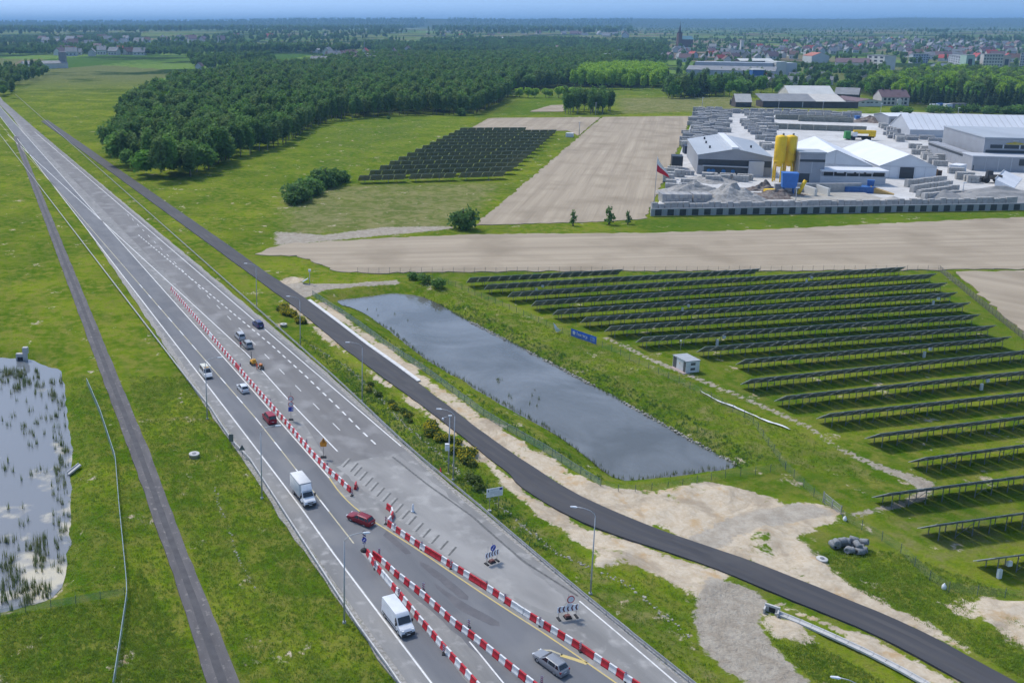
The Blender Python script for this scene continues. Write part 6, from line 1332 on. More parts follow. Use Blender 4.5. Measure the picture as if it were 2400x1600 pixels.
rf = MB(); rf.add([(w * .551, -1.5, h_), (w * .86, -1.5, h_), (w * .86, 22, h_ + 5.5), (w * .551, 22, h_ + 5.5), (w * .551, -1.5, h_ + .5), (w * .86, -1.5, h_ + .5), (w * .86, 22, h_ + 6), (w * .551, 22, h_ + 6)], [(3, 2, 1, 0), (4, 5, 6, 7), (0, 1, 5, 4), (1, 2, 6, 5), (2, 3, 7, 6), (3, 0, 4, 7)]); rf.build('pale_roof', WM['cream'], t_)
A, w, rz = frame_of(px('Q', 1360, 205), px('Q', 1860, 210)); t_ = gable_hall('barn', 'large barn with cream white roof behind the long dark barn', 'barn', A, rz, w, 36, 9, 17, WM['cream'], WM['rwhite'], ridge_along='x')
A, w, rz = frame_of(px('V', 520, 800), px('V', 780, 798)); he = hgt(px('V', 520, 800), px('V', 520, 745)[1]); t_ = gable_hall('workshop', 'white gabled workshop with grey roof and four small windows', 'building', A, rz, w, 45, he, he * 1.45, WM['rwhite'], WM['rmaroon'])
for u in (.20, .42, .57, .78): f_ = face_rect(t_, 'window', w * u - 1.3, w * u + 1.3, he * .72, he * .95, WM['dark'])
A, w, rz = frame_of(px('V', 255, 735), px('V', 520, 745)); t_ = gable_hall('barn', 'grey roofed barn between the cream barn and the workshop', 'barn', A, rz, w, 30, 7, 13, WM['brown'], WM['rgrey'], ridge_along='x')
A, w, rz = frame_of(px('V', 775, 790), px('V', 1080, 792)); he = hgt(px('V', 775, 790), px('V', 775, 695)[1]); t_ = gable_hall('office_house', 'two-storey cream house with maroon roof beside the workshop', 'house', A, rz, w, 18, he, he + 6.5, WM['cream'], WM['rmaroon'], ridge_along='x')
for k in range(6):
    for z in (.18, .62):
        u = .08 + .15 * k
        f_ = face_rect(t_, 'window', w * u, w * u + 2.2, he * z, he * z + 2.4, WM['dark']); 
t2 = face_rect(t_, 'porch', w * .52, w * .68, 0, he * .8, WM['rwhite'], -1.5, 3); 
for u in (.15, .42, .85): MB().box((w * u, 9, he + 7), (1.2, 1.2, 2.6)).build('chimney', WM['brown'], t_)
A, w, rz = frame_of(px('Q', 770, 240), px('Q', 945, 242)); t_ = gable_hall('old_shed', 'old brown shed with pale roof left of the long barn', 'shed', A, rz, w, 16, 5, 12, WM['brown'], WM['cream'], ridge_along='x'); face_rect(t_, 'open_front', w * .05, w * .95, .2, 4.2, WM['dark'])
container('small dark trailer parked left of the old brown shed', px('Q', 705, 215), px('Q', 770, 218), px('Q', 705, 160)[1], paint('trailer_dark', (.09, .09, .09)), 6, 'trailer', 'trailer')
for k, (x0, x1, y, m, lb) in enumerate(((1340, 1420, 825, P_signw, 'white lorry at the left of the parked trucks behind the long hall'), (1415, 1480, 815, BLU, 'blue lorry cab among the parked trucks behind the long hall'), (1490, 1560, 822, P_signw, 'white lorry in the middle of the parked trucks'), (1560, 1715, 815, WM['rgrey'], 'long grey trailer at the right of the parked trucks'))):
    container(lb, px('V', x0, y), px('V', x1, y), px('V', x0, y - 48)[1], m, 5, 'lorry', 'lorry')
# ================================================================== PLANTS
def leaf_mat(name, c1, c2, c3):
    m = bpy.data.materials.new(name); m.use_nodes = True; tt = m.node_tree; b = tt.nodes['Principled BSDF']; b.inputs['Roughness'].default_value = .75; b.inputs['Specular IOR Level'].default_value = .15
    oi = nd(tt, 'ShaderNodeObjectInfo'); ge = nd(tt, 'ShaderNodeNewGeometry')
    n = nd(tt, 'ShaderNodeTexNoise'); n.inputs['Scale'].default_value = .35; n.inputs['Detail'].default_value = 4; tt.links.new(ge.outputs['Position'], n.inputs['Vector'])
    r = nd(tt, 'ShaderNodeMapRange'); r.inputs[1].default_value, r.inputs[2].default_value = .35, .65; tt.links.new(n.outputs['Fac'], r.inputs[0])
    m1 = nd(tt, 'ShaderNodeMix', data_type='RGBA'); m1.inputs['A'].default_value = (*c1, 1); m1.inputs['B'].default_value = (*c2, 1); tt.links.new(r.outputs[0], m1.inputs['Factor'])
    m2 = nd(tt, 'ShaderNodeMix', data_type='RGBA'); m2.inputs['B'].default_value = (*c3, 1); tt.links.new(m1.outputs['Result'], m2.inputs['A'])
    r2 = nd(tt, 'ShaderNodeMapRange'); r2.inputs[3].default_value, r2.inputs[4].default_value = 0.0, .75; tt.links.new(oi.outputs['Random'], r2.inputs[0]); tt.links.new(r2.outputs[0], m2.inputs['Factor'])
    tt.links.new(m2.outputs['Result'], b.inputs['Base Color'])
    tl = nd(tt, 'ShaderNodeBsdfTranslucent'); tt.links.new(m2.outputs['Result'], tl.inputs[0]); ms = nd(tt, 'ShaderNodeMixShader'); ms.inputs[0].default_value = .4
    tt.links.new(b.outputs[0], ms.inputs[1]); tt.links.new(tl.outputs[0], ms.inputs[2]); tt.links.new(ms.outputs[0], tt.nodes['Material Output'].inputs[0]); return m
LM = dict(dark=leaf_mat('leaf_dark', (0.074, 0.155, 0.042), (0.130, 0.236, 0.059), (0.218, 0.295, 0.089)), mid=leaf_mat('leaf_mid', (0.121, 0.254, 0.047), (0.211, 0.362, 0.075), (0.082, 0.151, 0.047)),
          bright=leaf_mat('leaf_bright', (0.263, 0.430, 0.040), (0.413, 0.574, 0.055), (0.221, 0.401, 0.046)), pine=leaf_mat('needle', (0.060, 0.120, 0.046), (0.094, 0.168, 0.061), (0.083, 0.126, 0.061)),
          fresh=leaf_mat('leaf_fresh', (0.115, 0.298, 0.036), (0.196, 0.390, 0.050), (0.138, 0.275, 0.046)), grass=leaf_mat('blade', (.17, .30, .026), (.31, .38, .055), (.26, .33, .06)), reed=leaf_mat('reed', (0.092, 0.145, 0.041), (0.187, 0.204, 0.076), (0.153, 0.170, 0.068)),
          broom=leaf_mat('broom_leaf', (0.085, 0.145, 0.027), (0.128, 0.178, 0.037), (0.102, 0.136, 0.034)), flower=leaf_mat('broom_flower', (.52, .42, .015), (.62, .50, .03), (.45, .38, .03)))
BARK = mat('bark', (.10, .08, .06), (.16, .14, .12), scale=1.5, rough=.95); BIRCH = mat('birch_bark', (.42, .41, .38), (.20, .19, .17), scale=1.2, rough=.9)
def rnd(n, k=1): return RNG.random((n, k)) if k > 1 else RNG.random(n)
def crown_mesh(name, m, lobes, n, leaf, droop=0.0):
    """leaf-sized quads spread through a volume of uneven lobes: (cx, cy, cz, rx, ry, rz)"""
    vol = np.array([l[3] * l[4] * l[5] for l in lobes]) ** .75; pick = RNG.choice(len(lobes), n, p=vol / vol.sum()); Lb = np.array(lobes)[pick]
    d = RNG.normal(size=(n, 3)); d /= np.linalg.norm(d, axis=1)[:, None]; rr = (.45 + .55 * RNG.random(n) ** .45)[:, None]
    P_ = Lb[:, :3] + d * rr * Lb[:, 3:] * (1 + .18 * RNG.normal(size=(n, 1)))
    nn = d * .7 + RNG.normal(size=(n, 3)) * .6 + np.array([0, 0, .35]); nn /= np.linalg.norm(nn, axis=1)[:, None]
    a = np.cross(nn, RNG.normal(size=(n, 3))); a /= np.linalg.norm(a, axis=1)[:, None]; b = np.cross(nn, a)
    s_ = (leaf * (.55 + .9 * RNG.random(n)))[:, None]
    V = np.stack([P_ - a * s_ - b * s_ * .7, P_ + a * s_ - b * s_ * .55, P_ + a * s_ * .8 + b * s_ * .8, P_ - a * s_ * .9 + b * s_ * .6], 1).reshape(-1, 3); V[:, 2] = np.maximum(V[:, 2], .05)
    return np_mesh(name, V, np.arange(4 * n).reshape(n, 4), m)
def trunk_mesh(h, r, m, limbs=5, spread=2.0):
    mb = MB(); mb.tube((0, 0, -.3), (.15, .1, h * .55), r, r * .6, 7); mb.tube((.15, .1, h * .55), (0, 0, h * .92), r * .6, r * .15, 6)
    for k in range(limbs):
        a = k * 2.4; z = h * (.30 + .1 * k); mb.tube((.1, .05, z), (math.cos(a) * spread, math.sin(a) * spread, z + h * .16), r * .35, r * .1, 5)
    return mb.mesh('trunk', m)
def tall_lobes(h, w):
    L = [(0, 0, h * .62, w * .9, w * .9, h * .34)]
    for k in range(6):
        a = random.uniform(0, 6.28); z = h * random.uniform(.34, .88); q = w * random.uniform(.35, .6) * (1.15 - z / h * .6); L.append((math.cos(a) * w * .55, math.sin(a) * w * .55, z, q, q, q * 1.5))
    return L
def round_lobes(h, w):
    L = []
    for k in range(8):
        a = k * 2.4; rr = w * (.25 + .45 * random.random()); q = w * random.uniform(.42, .62); L.append((math.cos(a) * rr, math.sin(a) * rr, h * random.uniform(.45, .8), q, q, q * .95))
    return L + [(0, 0, h * .62, w * .7, w * .7, h * .32)]
def cone_lobes(h, w): return [(0, 0, h * (.14 + .12 * k), w * (1 - k / 7.6), w * (1 - k / 7.6), h * .085) for k in range(7)]
TREES = {}
def kind(nm, make, n, leaf, lm, bark, h, w, cnt, limbs=5):
    TREES[nm] = [(crown_mesh('crown', LM[lm], make(h * s_, w * q), n, leaf), trunk_mesh(h * s_, .28, bark, limbs, w * .5), h * s_) for s_, q in [(random.uniform(.85, 1.15), random.uniform(.85, 1.2)) for _ in range(cnt)]]
kind('alder', tall_lobes, 1000, .50, 'dark', BARK, 19, 3.4, 5); kind('birch', tall_lobes, 1000, .45, 'mid', BIRCH, 18, 3.0, 5); kind('oak', round_lobes, 1000, .68, 'mid', BARK, 15, 6.0, 3); kind('poplar', tall_lobes, 900, .55, 'bright', BARK, 17, 3.8, 3)
kind('spruce', cone_lobes, 900, .50, 'pine', BARK, 18, 3.6, 2, 0); kind('young', round_lobes, 800, .50, 'bright', BARK, 9, 4.2, 3); kind('leafy', round_lobes, 1000, .62, 'fresh', BARK, 13, 5.0, 2); kind('sapling', lambda h, w: [(random.uniform(-.5, .5) * w, random.uniform(-.5, .5) * w, h * (.25 + .16 * k), w * (.9 - .1 * k), w * (.9 - .1 * k), h * .14) for k in range(5)], 210, .30, 'mid', BARK, 6.0, 1.5, 2, 3); kind('bush', lambda h, w: [(x, y, z * .8, q, q, q * .9) for x, y, z, q, _, _ in round_lobes(h, w)], 520, .34, 'mid', BARK, 4.2, 2.6, 3, 0)
NAME = dict(alder='broadleaf_tree', birch='birch_tree', oak='broadleaf_tree', poplar='poplar_tree', spruce='spruce_tree', young='young_tree', leafy='leafy_tree', bush='bush', sapling='sapling')
def tree(kd, p, label, s_=1.0, group=None, z=None, cat='tree'):
    c, tr_, h = random.choice(TREES[kd]); t_ = thing(NAME[kd], label, cat, (p.x, p.y, (float(far_height(np.array([p.x]), np.array([p.y]))[0]) - .2) if z is None else z), random.uniform(0, 6.28), group)
    k = s_ * random.uniform(.88, 1.12); t_.scale = (k, k, k * random.uniform(.92, 1.1)); link('crown', c, t_); link('trunk', tr_, t_); return t_
def along(pts, step, jx, jy):
    P_ = resample(GL(pts), step=step); return [p + Vector((random.uniform(-jx, jx), random.uniform(0, jy), 0)) for p in P_]
cnt_t = 0
for p in along([(655,345),(690,322),(725,302),(760,288),(785,284)], 6.0, 2, 12): tree(random.choice(['alder', 'birch', 'alder']), p, 'tall dark tree on the left front edge of the big wood', .95, 'front trees of the big wood, left part')
for p in along([(440,420),(520,380),(600,360),(640,349)], 9.0, 3, 14): tree(random.choice(['alder', 'birch', 'alder']), p, 'tall dark tree at the far left end of the wood edge', .95, 'front trees of the big wood, far left')
for p in along([(790,283),(850,278),(921,272),(1000,270),(1108,270)], 5.2, 2, 10): tree(random.choice(['alder', 'birch', 'birch', 'alder']), p, 'tall tree in the straight front edge of the big wood', 1.05, 'front trees of the big wood, middle')
for p in along([(1110,268),(1140,255),(1168,243),(1195,225)], 7.0, 2, 10): tree(random.choice(['alder', 'birch']), p, 'tall tree on the right flank of the big wood beside the green track', 1.0, 'front trees of the big wood, right flank')
for p in along([(1195,228),(1240,230),(1290,231),(1345,228)], 8.0, 3, 14): tree('young', p, 'rounded yellow-green young tree in the thicket beyond the small meadow', 1.15, 'thicket of young trees')
for k in range(30):
    p = G(random.uniform(1322, 1444), random.uniform(255, 268)); tree('birch', p, 'birch in the isolated clump at the corner of the brown strip field', 1.12, 'birch clump')
for p in along([(1352,209),(1400,211),(1460,212),(1520,211),(1556,210)], 9.0, 3, 30): tree('poplar', p, 'yellow-green poplar on the front edge of the square plantation', 1.25, 'front poplars of the plantation')
for k in range(50):
    x = random.uniform(1556, 1790); p = G(x, 232 - (x - 1560) * .03 - random.uniform(0, 14)); tree(random.choice(['alder', 'birch', 'leafy', 'oak', 'spruce']), p, 'tree in the mixed tree line before the long blue-grey factory', 1.3, 'tree line before the factory')
for k in range(26):
    x = random.uniform(1760, 2060); p = G(x, 222 - random.uniform(0, 16)); tree(random.choice(['alder', 'oak', 'leafy', 'oak']), p, 'garden tree around the houses behind the long barn', .8, 'garden trees behind the barn')
for k in range(22):
    x = 2130 + k * 13 + random.uniform(-4, 4); p = G(x, 241 + (x - 2130) * .055 + random.uniform(-3, 5)); tree('spruce', p, 'dark spruce in the row at the foot of the right-hand wood', 1.0, 'spruces below the right-hand wood')
for k in range(44):
    x = random.uniform(2035, 2420); p = G(x, random.uniform(212, 236) + (x - 2035) * .02); tree(random.choice(['poplar', 'oak', 'poplar', 'leafy', 'alder']), p, 'broad tree in the bright green wood at the right edge', 1.15, 'front trees of the right-hand wood')
for (x, y, kd, s_, lb) in ((1085, 536, 'bush', 1.35, 'dark upright bush where the field track ends'), (1093, 538, 'bush', .8, 'low rounded bush beside the dark upright bush'), (1343, 528, 'sapling', .8, 'left of the three thin saplings below the strip field'), (1427, 525, 'sapling', 1.15, 'middle and tallest of the three saplings below the strip field'), (1471, 524, 'sapling', .7, 'right of the three thin saplings below the strip field'), (755, 287, 'sapling', 1.0, 'pale lone bush in front of the wood edge'), (1080, 271, 'bush', 1.4, 'small round bush at the foot of the wood'), (911, 279, 'bush', .6, 'tiny bush alone in the bright meadow'), (968, 654, 'bush', .5, 'small bush left of the short panel row'), (995, 662, 'bush', .55, 'small bush at the far corner of the pond'), (1027, 674, 'bush', .6, 'small dark shrub on the pond bank below the first panel row')):
    p = G(x, y); tree(kd, p, lb, s_ * 1.25, None, -.2, 'bush')
for k in range(16):
    u = k / 15; p = G(688 + 112 * u + random.uniform(-6, 6), 470 - 48 * u + random.uniform(-8, 8)); tree('bush', p, 'dense dark bush in the row at the lower edge of the bright meadow', random.uniform(1.6, 2.3), 'bush row by the meadow', -.3, 'bush')
for k in range(16):
    p = G(random.uniform(2080, 2400), random.uniform(262, 268)); tree('bush', p, 'low green shrub between the parked trucks and the long hall', 1.8, 'shrubs behind the long hall', -.3, 'bush')
# broom bushes on the strip between highway and service road
BRO = [(crown_mesh('foliage', LM['broom'], [(random.uniform(-.7, .7), random.uniform(-.7, .7), .7, .8, .8, .75) for _ in range(5)], 420, .16), crown_mesh('blossom', LM['flower'], [(random.uniform(-.8, .8), random.uniform(-.8, .8), .95, .75, .75, .7) for _ in range(5)], 120, .12)) for _ in range(3)]
def broom(p, s_, label, fl=True):
    f, b = random.choice(BRO); t_ = thing('broom_bush', label, 'bush', (p.x, p.y, zon(p)), random.uniform(0, 6.28), 'broom bushes on the verge strip'); s_ *= .78; t_.scale = (s_, s_, s_ * .9); link('foliage', f, t_)
    if fl: link('blossom', b, t_)
for k in range(20):
    u = random.random(); p = G(640 + 66 * u + random.uniform(-5, 8), 712 + 40 * u + random.uniform(-8, 10)); broom(p, random.uniform(.9, 1.5), 'yellow flowering broom bush in the far clump by the service road')
for k in range(24):
    u = random.random(); p = G(1000 + 115 * u + random.uniform(-6, 12), 1000 + 85 * u + random.uniform(-12, 14)); broom(p, random.uniform(.9, 1.45), 'yellow flowering broom bush in the near clump by the camera mast')
for k in range(14):
    u = random.random(); p = G(860 + 150 * u, 905 + 110 * u + random.uniform(-14, 10)); broom(p, random.uniform(.6, 1.0), 'small broom bush along the ditch left of the service road', k % 3 == 0)
for (x, y, s_) in ((1115, 1128, 1.3), (1122, 1146, 1.1), (1100, 1120, 1.0)): broom(G(x, y), s_, 'round green shrub above the information board', False)
# ------------------------------------------------------------------ masses of trees that nobody could count: instanced
def scatter(name, label, cat, pts, kinds, smin, smax):
    me = bpy.data.meshes.new(name); n = len(pts); me.vertices.add(n); me.vertices.foreach_set('co', np.asarray(pts, np.float32).ravel())
    a = me.attributes.new('sc', 'FLOAT', 'POINT'); a.data.foreach_set('value', RNG.uniform(smin, smax, n).astype(np.float32))
    src = [o for kd in kinds for o in PROTO[kd]]
    b = me.attributes.new('pick', 'INT', 'POINT'); b.data.foreach_set('value', RNG.integers(0, len(src), n).astype(np.int32))
    c_ = me.attributes.new('turn', 'FLOAT', 'POINT'); c_.data.foreach_set('value', RNG.uniform(0, 6.28, n).astype(np.float32))
    ob = link(name, me); tag(ob, label, cat, kind='stuff'); gt_ = bpy.data.node_groups.new(name, 'GeometryNodeTree')
    gt_.interface.new_socket('Geometry', in_out='INPUT', socket_type='NodeSocketGeometry'); gt_.interface.new_socket('Geometry', in_out='OUTPUT', socket_type='NodeSocketGeometry')
    N = gt_.nodes; Lk = gt_.links; gi, go = N.new('NodeGroupInput'), N.new('NodeGroupOutput'); ip = N.new('GeometryNodeInstanceOnPoints'); jn = N.new('GeometryNodeJoinGeometry')
    for o in src[::-1]:
        oi = N.new('GeometryNodeObjectInfo'); oi.inputs['Object'].default_value = o; oi.inputs['As Instance'].default_value = True; Lk.new(oi.outputs['Geometry'], jn.inputs[0])
    Lk.new(gi.outputs[0], ip.inputs['Points']); Lk.new(jn.outputs[0], ip.inputs['Instance']); ip.inputs['Pick Instance'].default_value = True
    def attr(nm, ty):
        q = N.new('GeometryNodeInputNamedAttribute'); q.data_type = ty; q.inputs['Name'].default_value = nm; return q.outputs['Attribute']
    Lk.new(attr('pick', 'INT'), ip.inputs['Instance Index']); Lk.new(attr('sc', 'FLOAT'), ip.inputs['Scale'])
    cx = N.new('ShaderNodeCombineXYZ'); Lk.new(attr('turn', 'FLOAT'), cx.inputs[2]); er = N.new('FunctionNodeEulerToRotation'); Lk.new(cx.outputs[0], er.inputs[0]); Lk.new(er.outputs[0], ip.inputs['Rotation'])
    Lk.new(ip.outputs[0], go.inputs[0]); md = ob.modifiers.new('scatter', 'NODES'); md.node_group = gt_; return ob
PROTO = {}
for o in list(bpy.data.objects):
    if o.name.startswith('crown'):
        for kd, lst in TREES.items():
            for c, _, _ in lst:
                if o.data == c and all(q.data != c for q in PROTO.get(kd, [])): PROTO.setdefault(kd, []).append(o)
def fill_px(poly, dens_m, jitter=True, nmax=9000, zfar=None):
    """random points inside a photo-traced stand of trees, evenly spread on the ground"""
    W_ = [GT(*p) for p in poly]; P2 = [(p.x, p.y) for p in W_]; x0, x1 = min(p[0] for p in P2), max(p[0] for p in P2); y0, y1 = min(p[1] for p in P2), max(p[1] for p in P2)
    n = int(min(nmax * 3, (x1 - x0) * (y1 - y0) / dens_m ** 2)); X = RNG.uniform(x0, x1, n); Y = RNG.uniform(y0, y1, n); k = inside(X, Y, P2); X, Y = X[k][:nmax], Y[k][:nmax]
    return np.stack([X, Y, far_height(X, Y) - .3], -1)
wood = fill_px([(400,445),(560,370),(650,338),(725,297),(785,279),(921,267),(1108,264),(1167,240),(1200,214),(1300,205),(1350,200),(1440,178),(1480,150),(1440,133),(1300,128),(1150,138),(1000,140),(900,136),(760,150),(700,165),(620,170),(560,165),(520,185),(430,200),(300,260),(260,380)], 7.6, nmax=20000)
scatter('woodland', 'dense dark green wood filling the middle distance', 'woodland', wood, ['alder', 'birch', 'alder', 'birch', 'oak', 'leafy'], .6, 1.35)
scatter('poplar_plantation', 'square plantation of yellow-green poplars behind the birch clump', 'woodland', fill_px([(1355,205),(1556,206),(1556,182),(1480,176),(1360,184)], 6.5, nmax=900), ['poplar'], 1.0, 1.35)
scatter('bright_woodland', 'mass of bright green trees of the right-hand wood', 'woodland', fill_px([(2035,222),(2420,232),(2700,250),(2700,205),(2400,190),(2200,180),(2120,190),(2040,208)], 8.5, nmax=2200), ['poplar', 'oak', 'leafy', 'alder'], .95, 1.25)
left = [fill_px(q, 19, nmax=1200) for q in ([(-200,215),(70,200),(120,178),(100,165),(-200,180)], [(-300,135),(260,128),(250,112),(-300,112)], [(210,110),(470,122),(480,134),(230,128)], [(440,140),(640,135),(640,160),(460,165)], [(0,96),(330,92),(330,99),(0,104)], [(-200,240),(40,232),(40,212),(-200,214)], [(880,132),(1480,128),(1480,108),(1100,108),(1000,116),(880,120)])]
scatter('scattered_woods', 'belts of trees between the distant meadows on the left', 'woodland', np.concatenate(left), ['alder', 'oak', 'birch'], .8, 1.25)
town_t = np.concatenate([fill_px([(1440,170),(1560,168),(1900,150),(2420,160),(2420,95),(1440,96)], 33, nmax=900), fill_px([(1560,215),(2060,212),(2100,165),(1600,160)], 24, nmax=350), fill_px([(1440,104),(2420,100),(2600,66),(1500,62),(1380,72)], 26, nmax=5000), fill_px([(1380,135),(1560,160),(1560,130),(1450,110)], 18, nmax=500)])
scatter('town_trees', 'trees standing thick among the houses of the town', 'woodland', town_t, ['oak', 'alder', 'leafy', 'birch'], .6, 1.05)
ridge = np.concatenate([fill_px([(-300,95),(300,90),(640,80),(900,76),(1000,74),(1000,67),(-300,66)], 40, nmax=5500), fill_px([(1000,82),(1480,85),(1480,70),(1050,66)], 34, nmax=1600)])
scatter('ridge_forest', 'long dark forest ridge below the blue hills', 'woodland', ridge, ['alder', 'oak', 'birch'], 1.6, 2.4)
def GTV(X, Yp):
    z = np.zeros(len(X))
    for _ in range(8):
        u = (X - X0) / F; v = (Yp - Y0) / F; t = (z - CAM_H) / (-ST - v * CT); x, y = u * t, (CT - v * ST) * t; z = np.minimum(far_height(x, y), 60)
    return np.stack([x, y, z - .3], -1)
def belts(n, y0, y1, x0, x1, cell, thr, seed):
    X = RNG.uniform(x0, x1, n * 4); Yp = RNG.uniform(y0, y1, n * 4); P_ = GTV(X, Yp); k = (P_[:, 1] > 1500) & (P_[:, 1] < 9000) & ((vnoise(P_[:, 0], P_[:, 1] * .35, cell, seed) * .6 + vnoise(P_[:, 0], P_[:, 1] * .5, cell * .35, seed + 1) * .4) > thr)
    return P_[k][:n]
scatter('far_copses', 'hedgerows and copses scattered over the far country on the left', 'woodland', np.concatenate([belts(1700, 72, 128, -250, 1100, 380, .64, 21), belts(900, 66, 84, -250, 2500, 900, .60, 31)]), ['alder', 'oak', 'birch'], .9, 1.7)
scatter('far_slope_woods', 'woods and hedges on the slopes beyond the big wood', 'woodland', np.concatenate([belts(1300, 74, 112, 850, 1560, 340, .60, 27), belts(900, 108, 130, 850, 1560, 340, .42, 28)]), ['alder', 'oak', 'leafy', 'birch'], .9, 1.5)
# ------------------------------------------------------------------ grass tufts, reeds, stones
def tuft_mesh(name, P_, hmin, hmax, blades, m, lean=.45, wid=.05):
    n = len(P_) * blades; B_ = np.repeat(P_, blades, 0) + np.concatenate([RNG.normal(0, .16, (n, 2)), np.zeros((n, 1))], 1); h = RNG.uniform(hmin, hmax, n)[:, None]; a = RNG.uniform(0, 6.28, n)
    d = np.stack([np.cos(a), np.sin(a), np.zeros(n)], -1); s_ = np.stack([-np.sin(a), np.cos(a), np.zeros(n)], -1) * wid * RNG.uniform(.7, 1.4, (n, 1))
    top = B_ + d * h * lean * RNG.random((n, 1)) + np.array([0, 0, 1]) * h
    V = np.stack([B_ - s_, B_ + s_, top], 1).reshape(-1, 3); return np_mesh(name, V, np.arange(3 * n).reshape(n, 3), m)
def pts_in(poly, n, z=None, clump=None):
    W_ = GL(poly); P2 = [(p.x, p.y) for p in W_]; x0, x1 = min(p[0] for p in P2), max(p[0] for p in P2); y0, y1 = min(p[1] for p in P2), max(p[1] for p in P2)
    X = RNG.uniform(x0, x1, n * 3); Y = RNG.uniform(y0, y1, n * 3); k = inside(X, Y, P2)
    if clump: k &= vnoise(X, Y, clump[0], 4) > clump[1]
    X, Y = X[k][:n], Y[k][:n]; return np.stack([X, Y, height(X, Y) if z is None else np.full(len(X), z)], -1)
tp = [pts_in([(245,900),(285,990),(350,1200),(400,1330),(480,1600),(285,1600),(300,1390),(282,1200),(270,1070)], 3800), pts_in([(300,880),(440,880),(560,1040),(940,1600),(570,1600),(420,1210),(330,1000)], 9000), pts_in([(165,880),(240,880),(300,1200),(300,1380),(150,1390),(170,1100)], 2600), pts_in([(0,1440),(290,1400),(330,1330),(480,1600),(0,1600)], 3500),
      pts_in([(690,790),(940,1040),(1110,1175),(1380,1400),(1600,1600),(1690,1600),(1620,1480),(1640,1400),(1540,1345),(1400,1330),(1240,1195),(1150,1100),(1000,975),(820,850),(720,770)], 6500), pts_in([(960,690),(1110,745),(1300,835),(1520,955),(1740,1080),(1830,1090),(2080,1130),(1860,1000),(1640,915),(1380,800),(1100,690),(980,660)], 7000),
      pts_in([(1790,1455),(1870,1480),(1960,1530),(2080,1600),(1920,1600),(1860,1550),(1810,1500)], 900), pts_in([(1890,1290),(2100,1290),(2400,1400),(2400,1590),(2200,1480),(1990,1370)], 3200), pts_in([(790,715),(1000,850),(1420,1118),(1400,1128),(1000,870),(770,715)], 2600)]
tp = np.concatenate(tp)
bk = np.concatenate([pts_in([(1000,690),(1110,742),(1300,835),(1520,955),(1740,1080),(1800,1075),(1640,985),(1440,885),(1250,790),(1100,715)], 4200), pts_in([(700,785),(940,1035),(1110,1165),(1240,1285),(1300,1290),(1180,1160),(1010,1010),(830,870)], 2600), pts_in([(790,715),(1000,850),(1420,1118),(1400,1128),(1000,870),(770,715)], 1600)])
tag(link('bank_grass', tuft_mesh('bank_grass', bk, .22, .60, 7, LM['mid'], .7, .06)), 'long darker grass on the pond banks and the ditch strip', 'grass', kind='stuff')
tag(link('grass_tufts', tuft_mesh('grass_tufts', tp, .12, .38, 6, LM['grass'], .6, .055)), 'rough tufts of green grass on the banks and verges', 'grass', kind='stuff')
rp = [pts_in([(0,860),(60,850),(140,880),(150,1000),(155,1200),(140,1370),(0,1420)], 520, ZW2 - .1, (2.6, .70)), pts_in([(118,880),(144,875),(160,1050),(161,1200),(152,1300),(120,1390),(112,1250),(125,1050)], 520, ZW2 - .1, (1.6, .35)), pts_in([(0,1250),(110,1240),(120,1390),(0,1420)], 200, ZW2 - .1, (2.0, .5)), pts_in([(0,850),(120,862),(130,920),(0,900)], 200, ZW2 - .1, (2.2, .5)),
      pts_in([(1100,850),(1300,900),(1300,960),(1200,940)], 26, ZW1, (3, .62)), pts_in([(830,705),(950,715),(1000,760),(900,730)], 16, ZW1, (3, .6))]
rd = np.concatenate(rp[:4]); tag(link('reeds', tuft_mesh('reeds', rd, .7, 1.9, 9, LM['reed'], .22, .045)), 'clumps of upright reeds standing in the marsh pond', 'reeds', kind='stuff')
edge_pts = np.array([(p.x + random.uniform(-.6, .6), p.y + random.uniform(-.6, .6), ZW1 - .1) for p in resample(GL([(804,717),(909,769),(1000,842),(1128,916),(1282,1003),(1425,1112),(1459,1124),(1544,1117),(1731,1092)], ZW1), step=.5)])
rd2 = np.concatenate(rp[4:] + [edge_pts, np.array([(p.x + random.uniform(-.3, .3), p.y + random.uniform(-.3, .3), ZW1 - .1) for p in resample(GL(pond_px[4:14], ZW1), step=.9)])])
tag(link('pond_reeds', tuft_mesh('pond_reeds', rd2, .4, 1.1, 6, LM['reed'], .3, .05)), 'thin reeds and rushes along the pond shore', 'reeds', kind='stuff')
def stones(name, label, P_, smin, smax, m):
    n = len(P_); s_ = RNG.uniform(smin, smax, n)[:, None, None]; base = np.array([(-1, -1, -.3), (1, -1, -.3), (1, 1, -.3), (-1, 1, -.3), (-.7, -.6, .6), (.6, -.7, .5), (.7, .6, .6), (-.6, .7, .55)])
    V = (P_[:, None, :] + (base[None] + RNG.normal(0, .18, (n, 8, 3))) * s_).reshape(-1, 3); f = np.array([(4, 5, 6, 7), (0, 1, 5, 4), (1, 2, 6, 5), (2, 3, 7, 6), (3, 0, 4, 7)])
    Fq = (f[None] + (np.arange(n) * 8)[:, None, None]).reshape(-1, 4); tag(link(name, np_mesh(name, V, Fq, m)), label, 'stones', kind='stuff')
shore = resample(GL([(1093,752),(1187,799),(1285,850),(1401,912),(1512,972),(1600,1022),(1731,1094)], ZW1), step=.22); sp2 = np.array([(p.x + random.uniform(-.2, .7), p.y + random.uniform(-.1, .5), ZW1 + random.uniform(-.05, .25)) for p in shore if vnoise(np.array([p.x]), np.array([p.y]), 5, 8)[0] > .42])
stones('shore_stones', 'pale stones along the right shore of the pond', sp2, .10, .26, mat('shore_stone', (.42, .40, .35), (.30, .28, .24), scale=2, rough=.95))
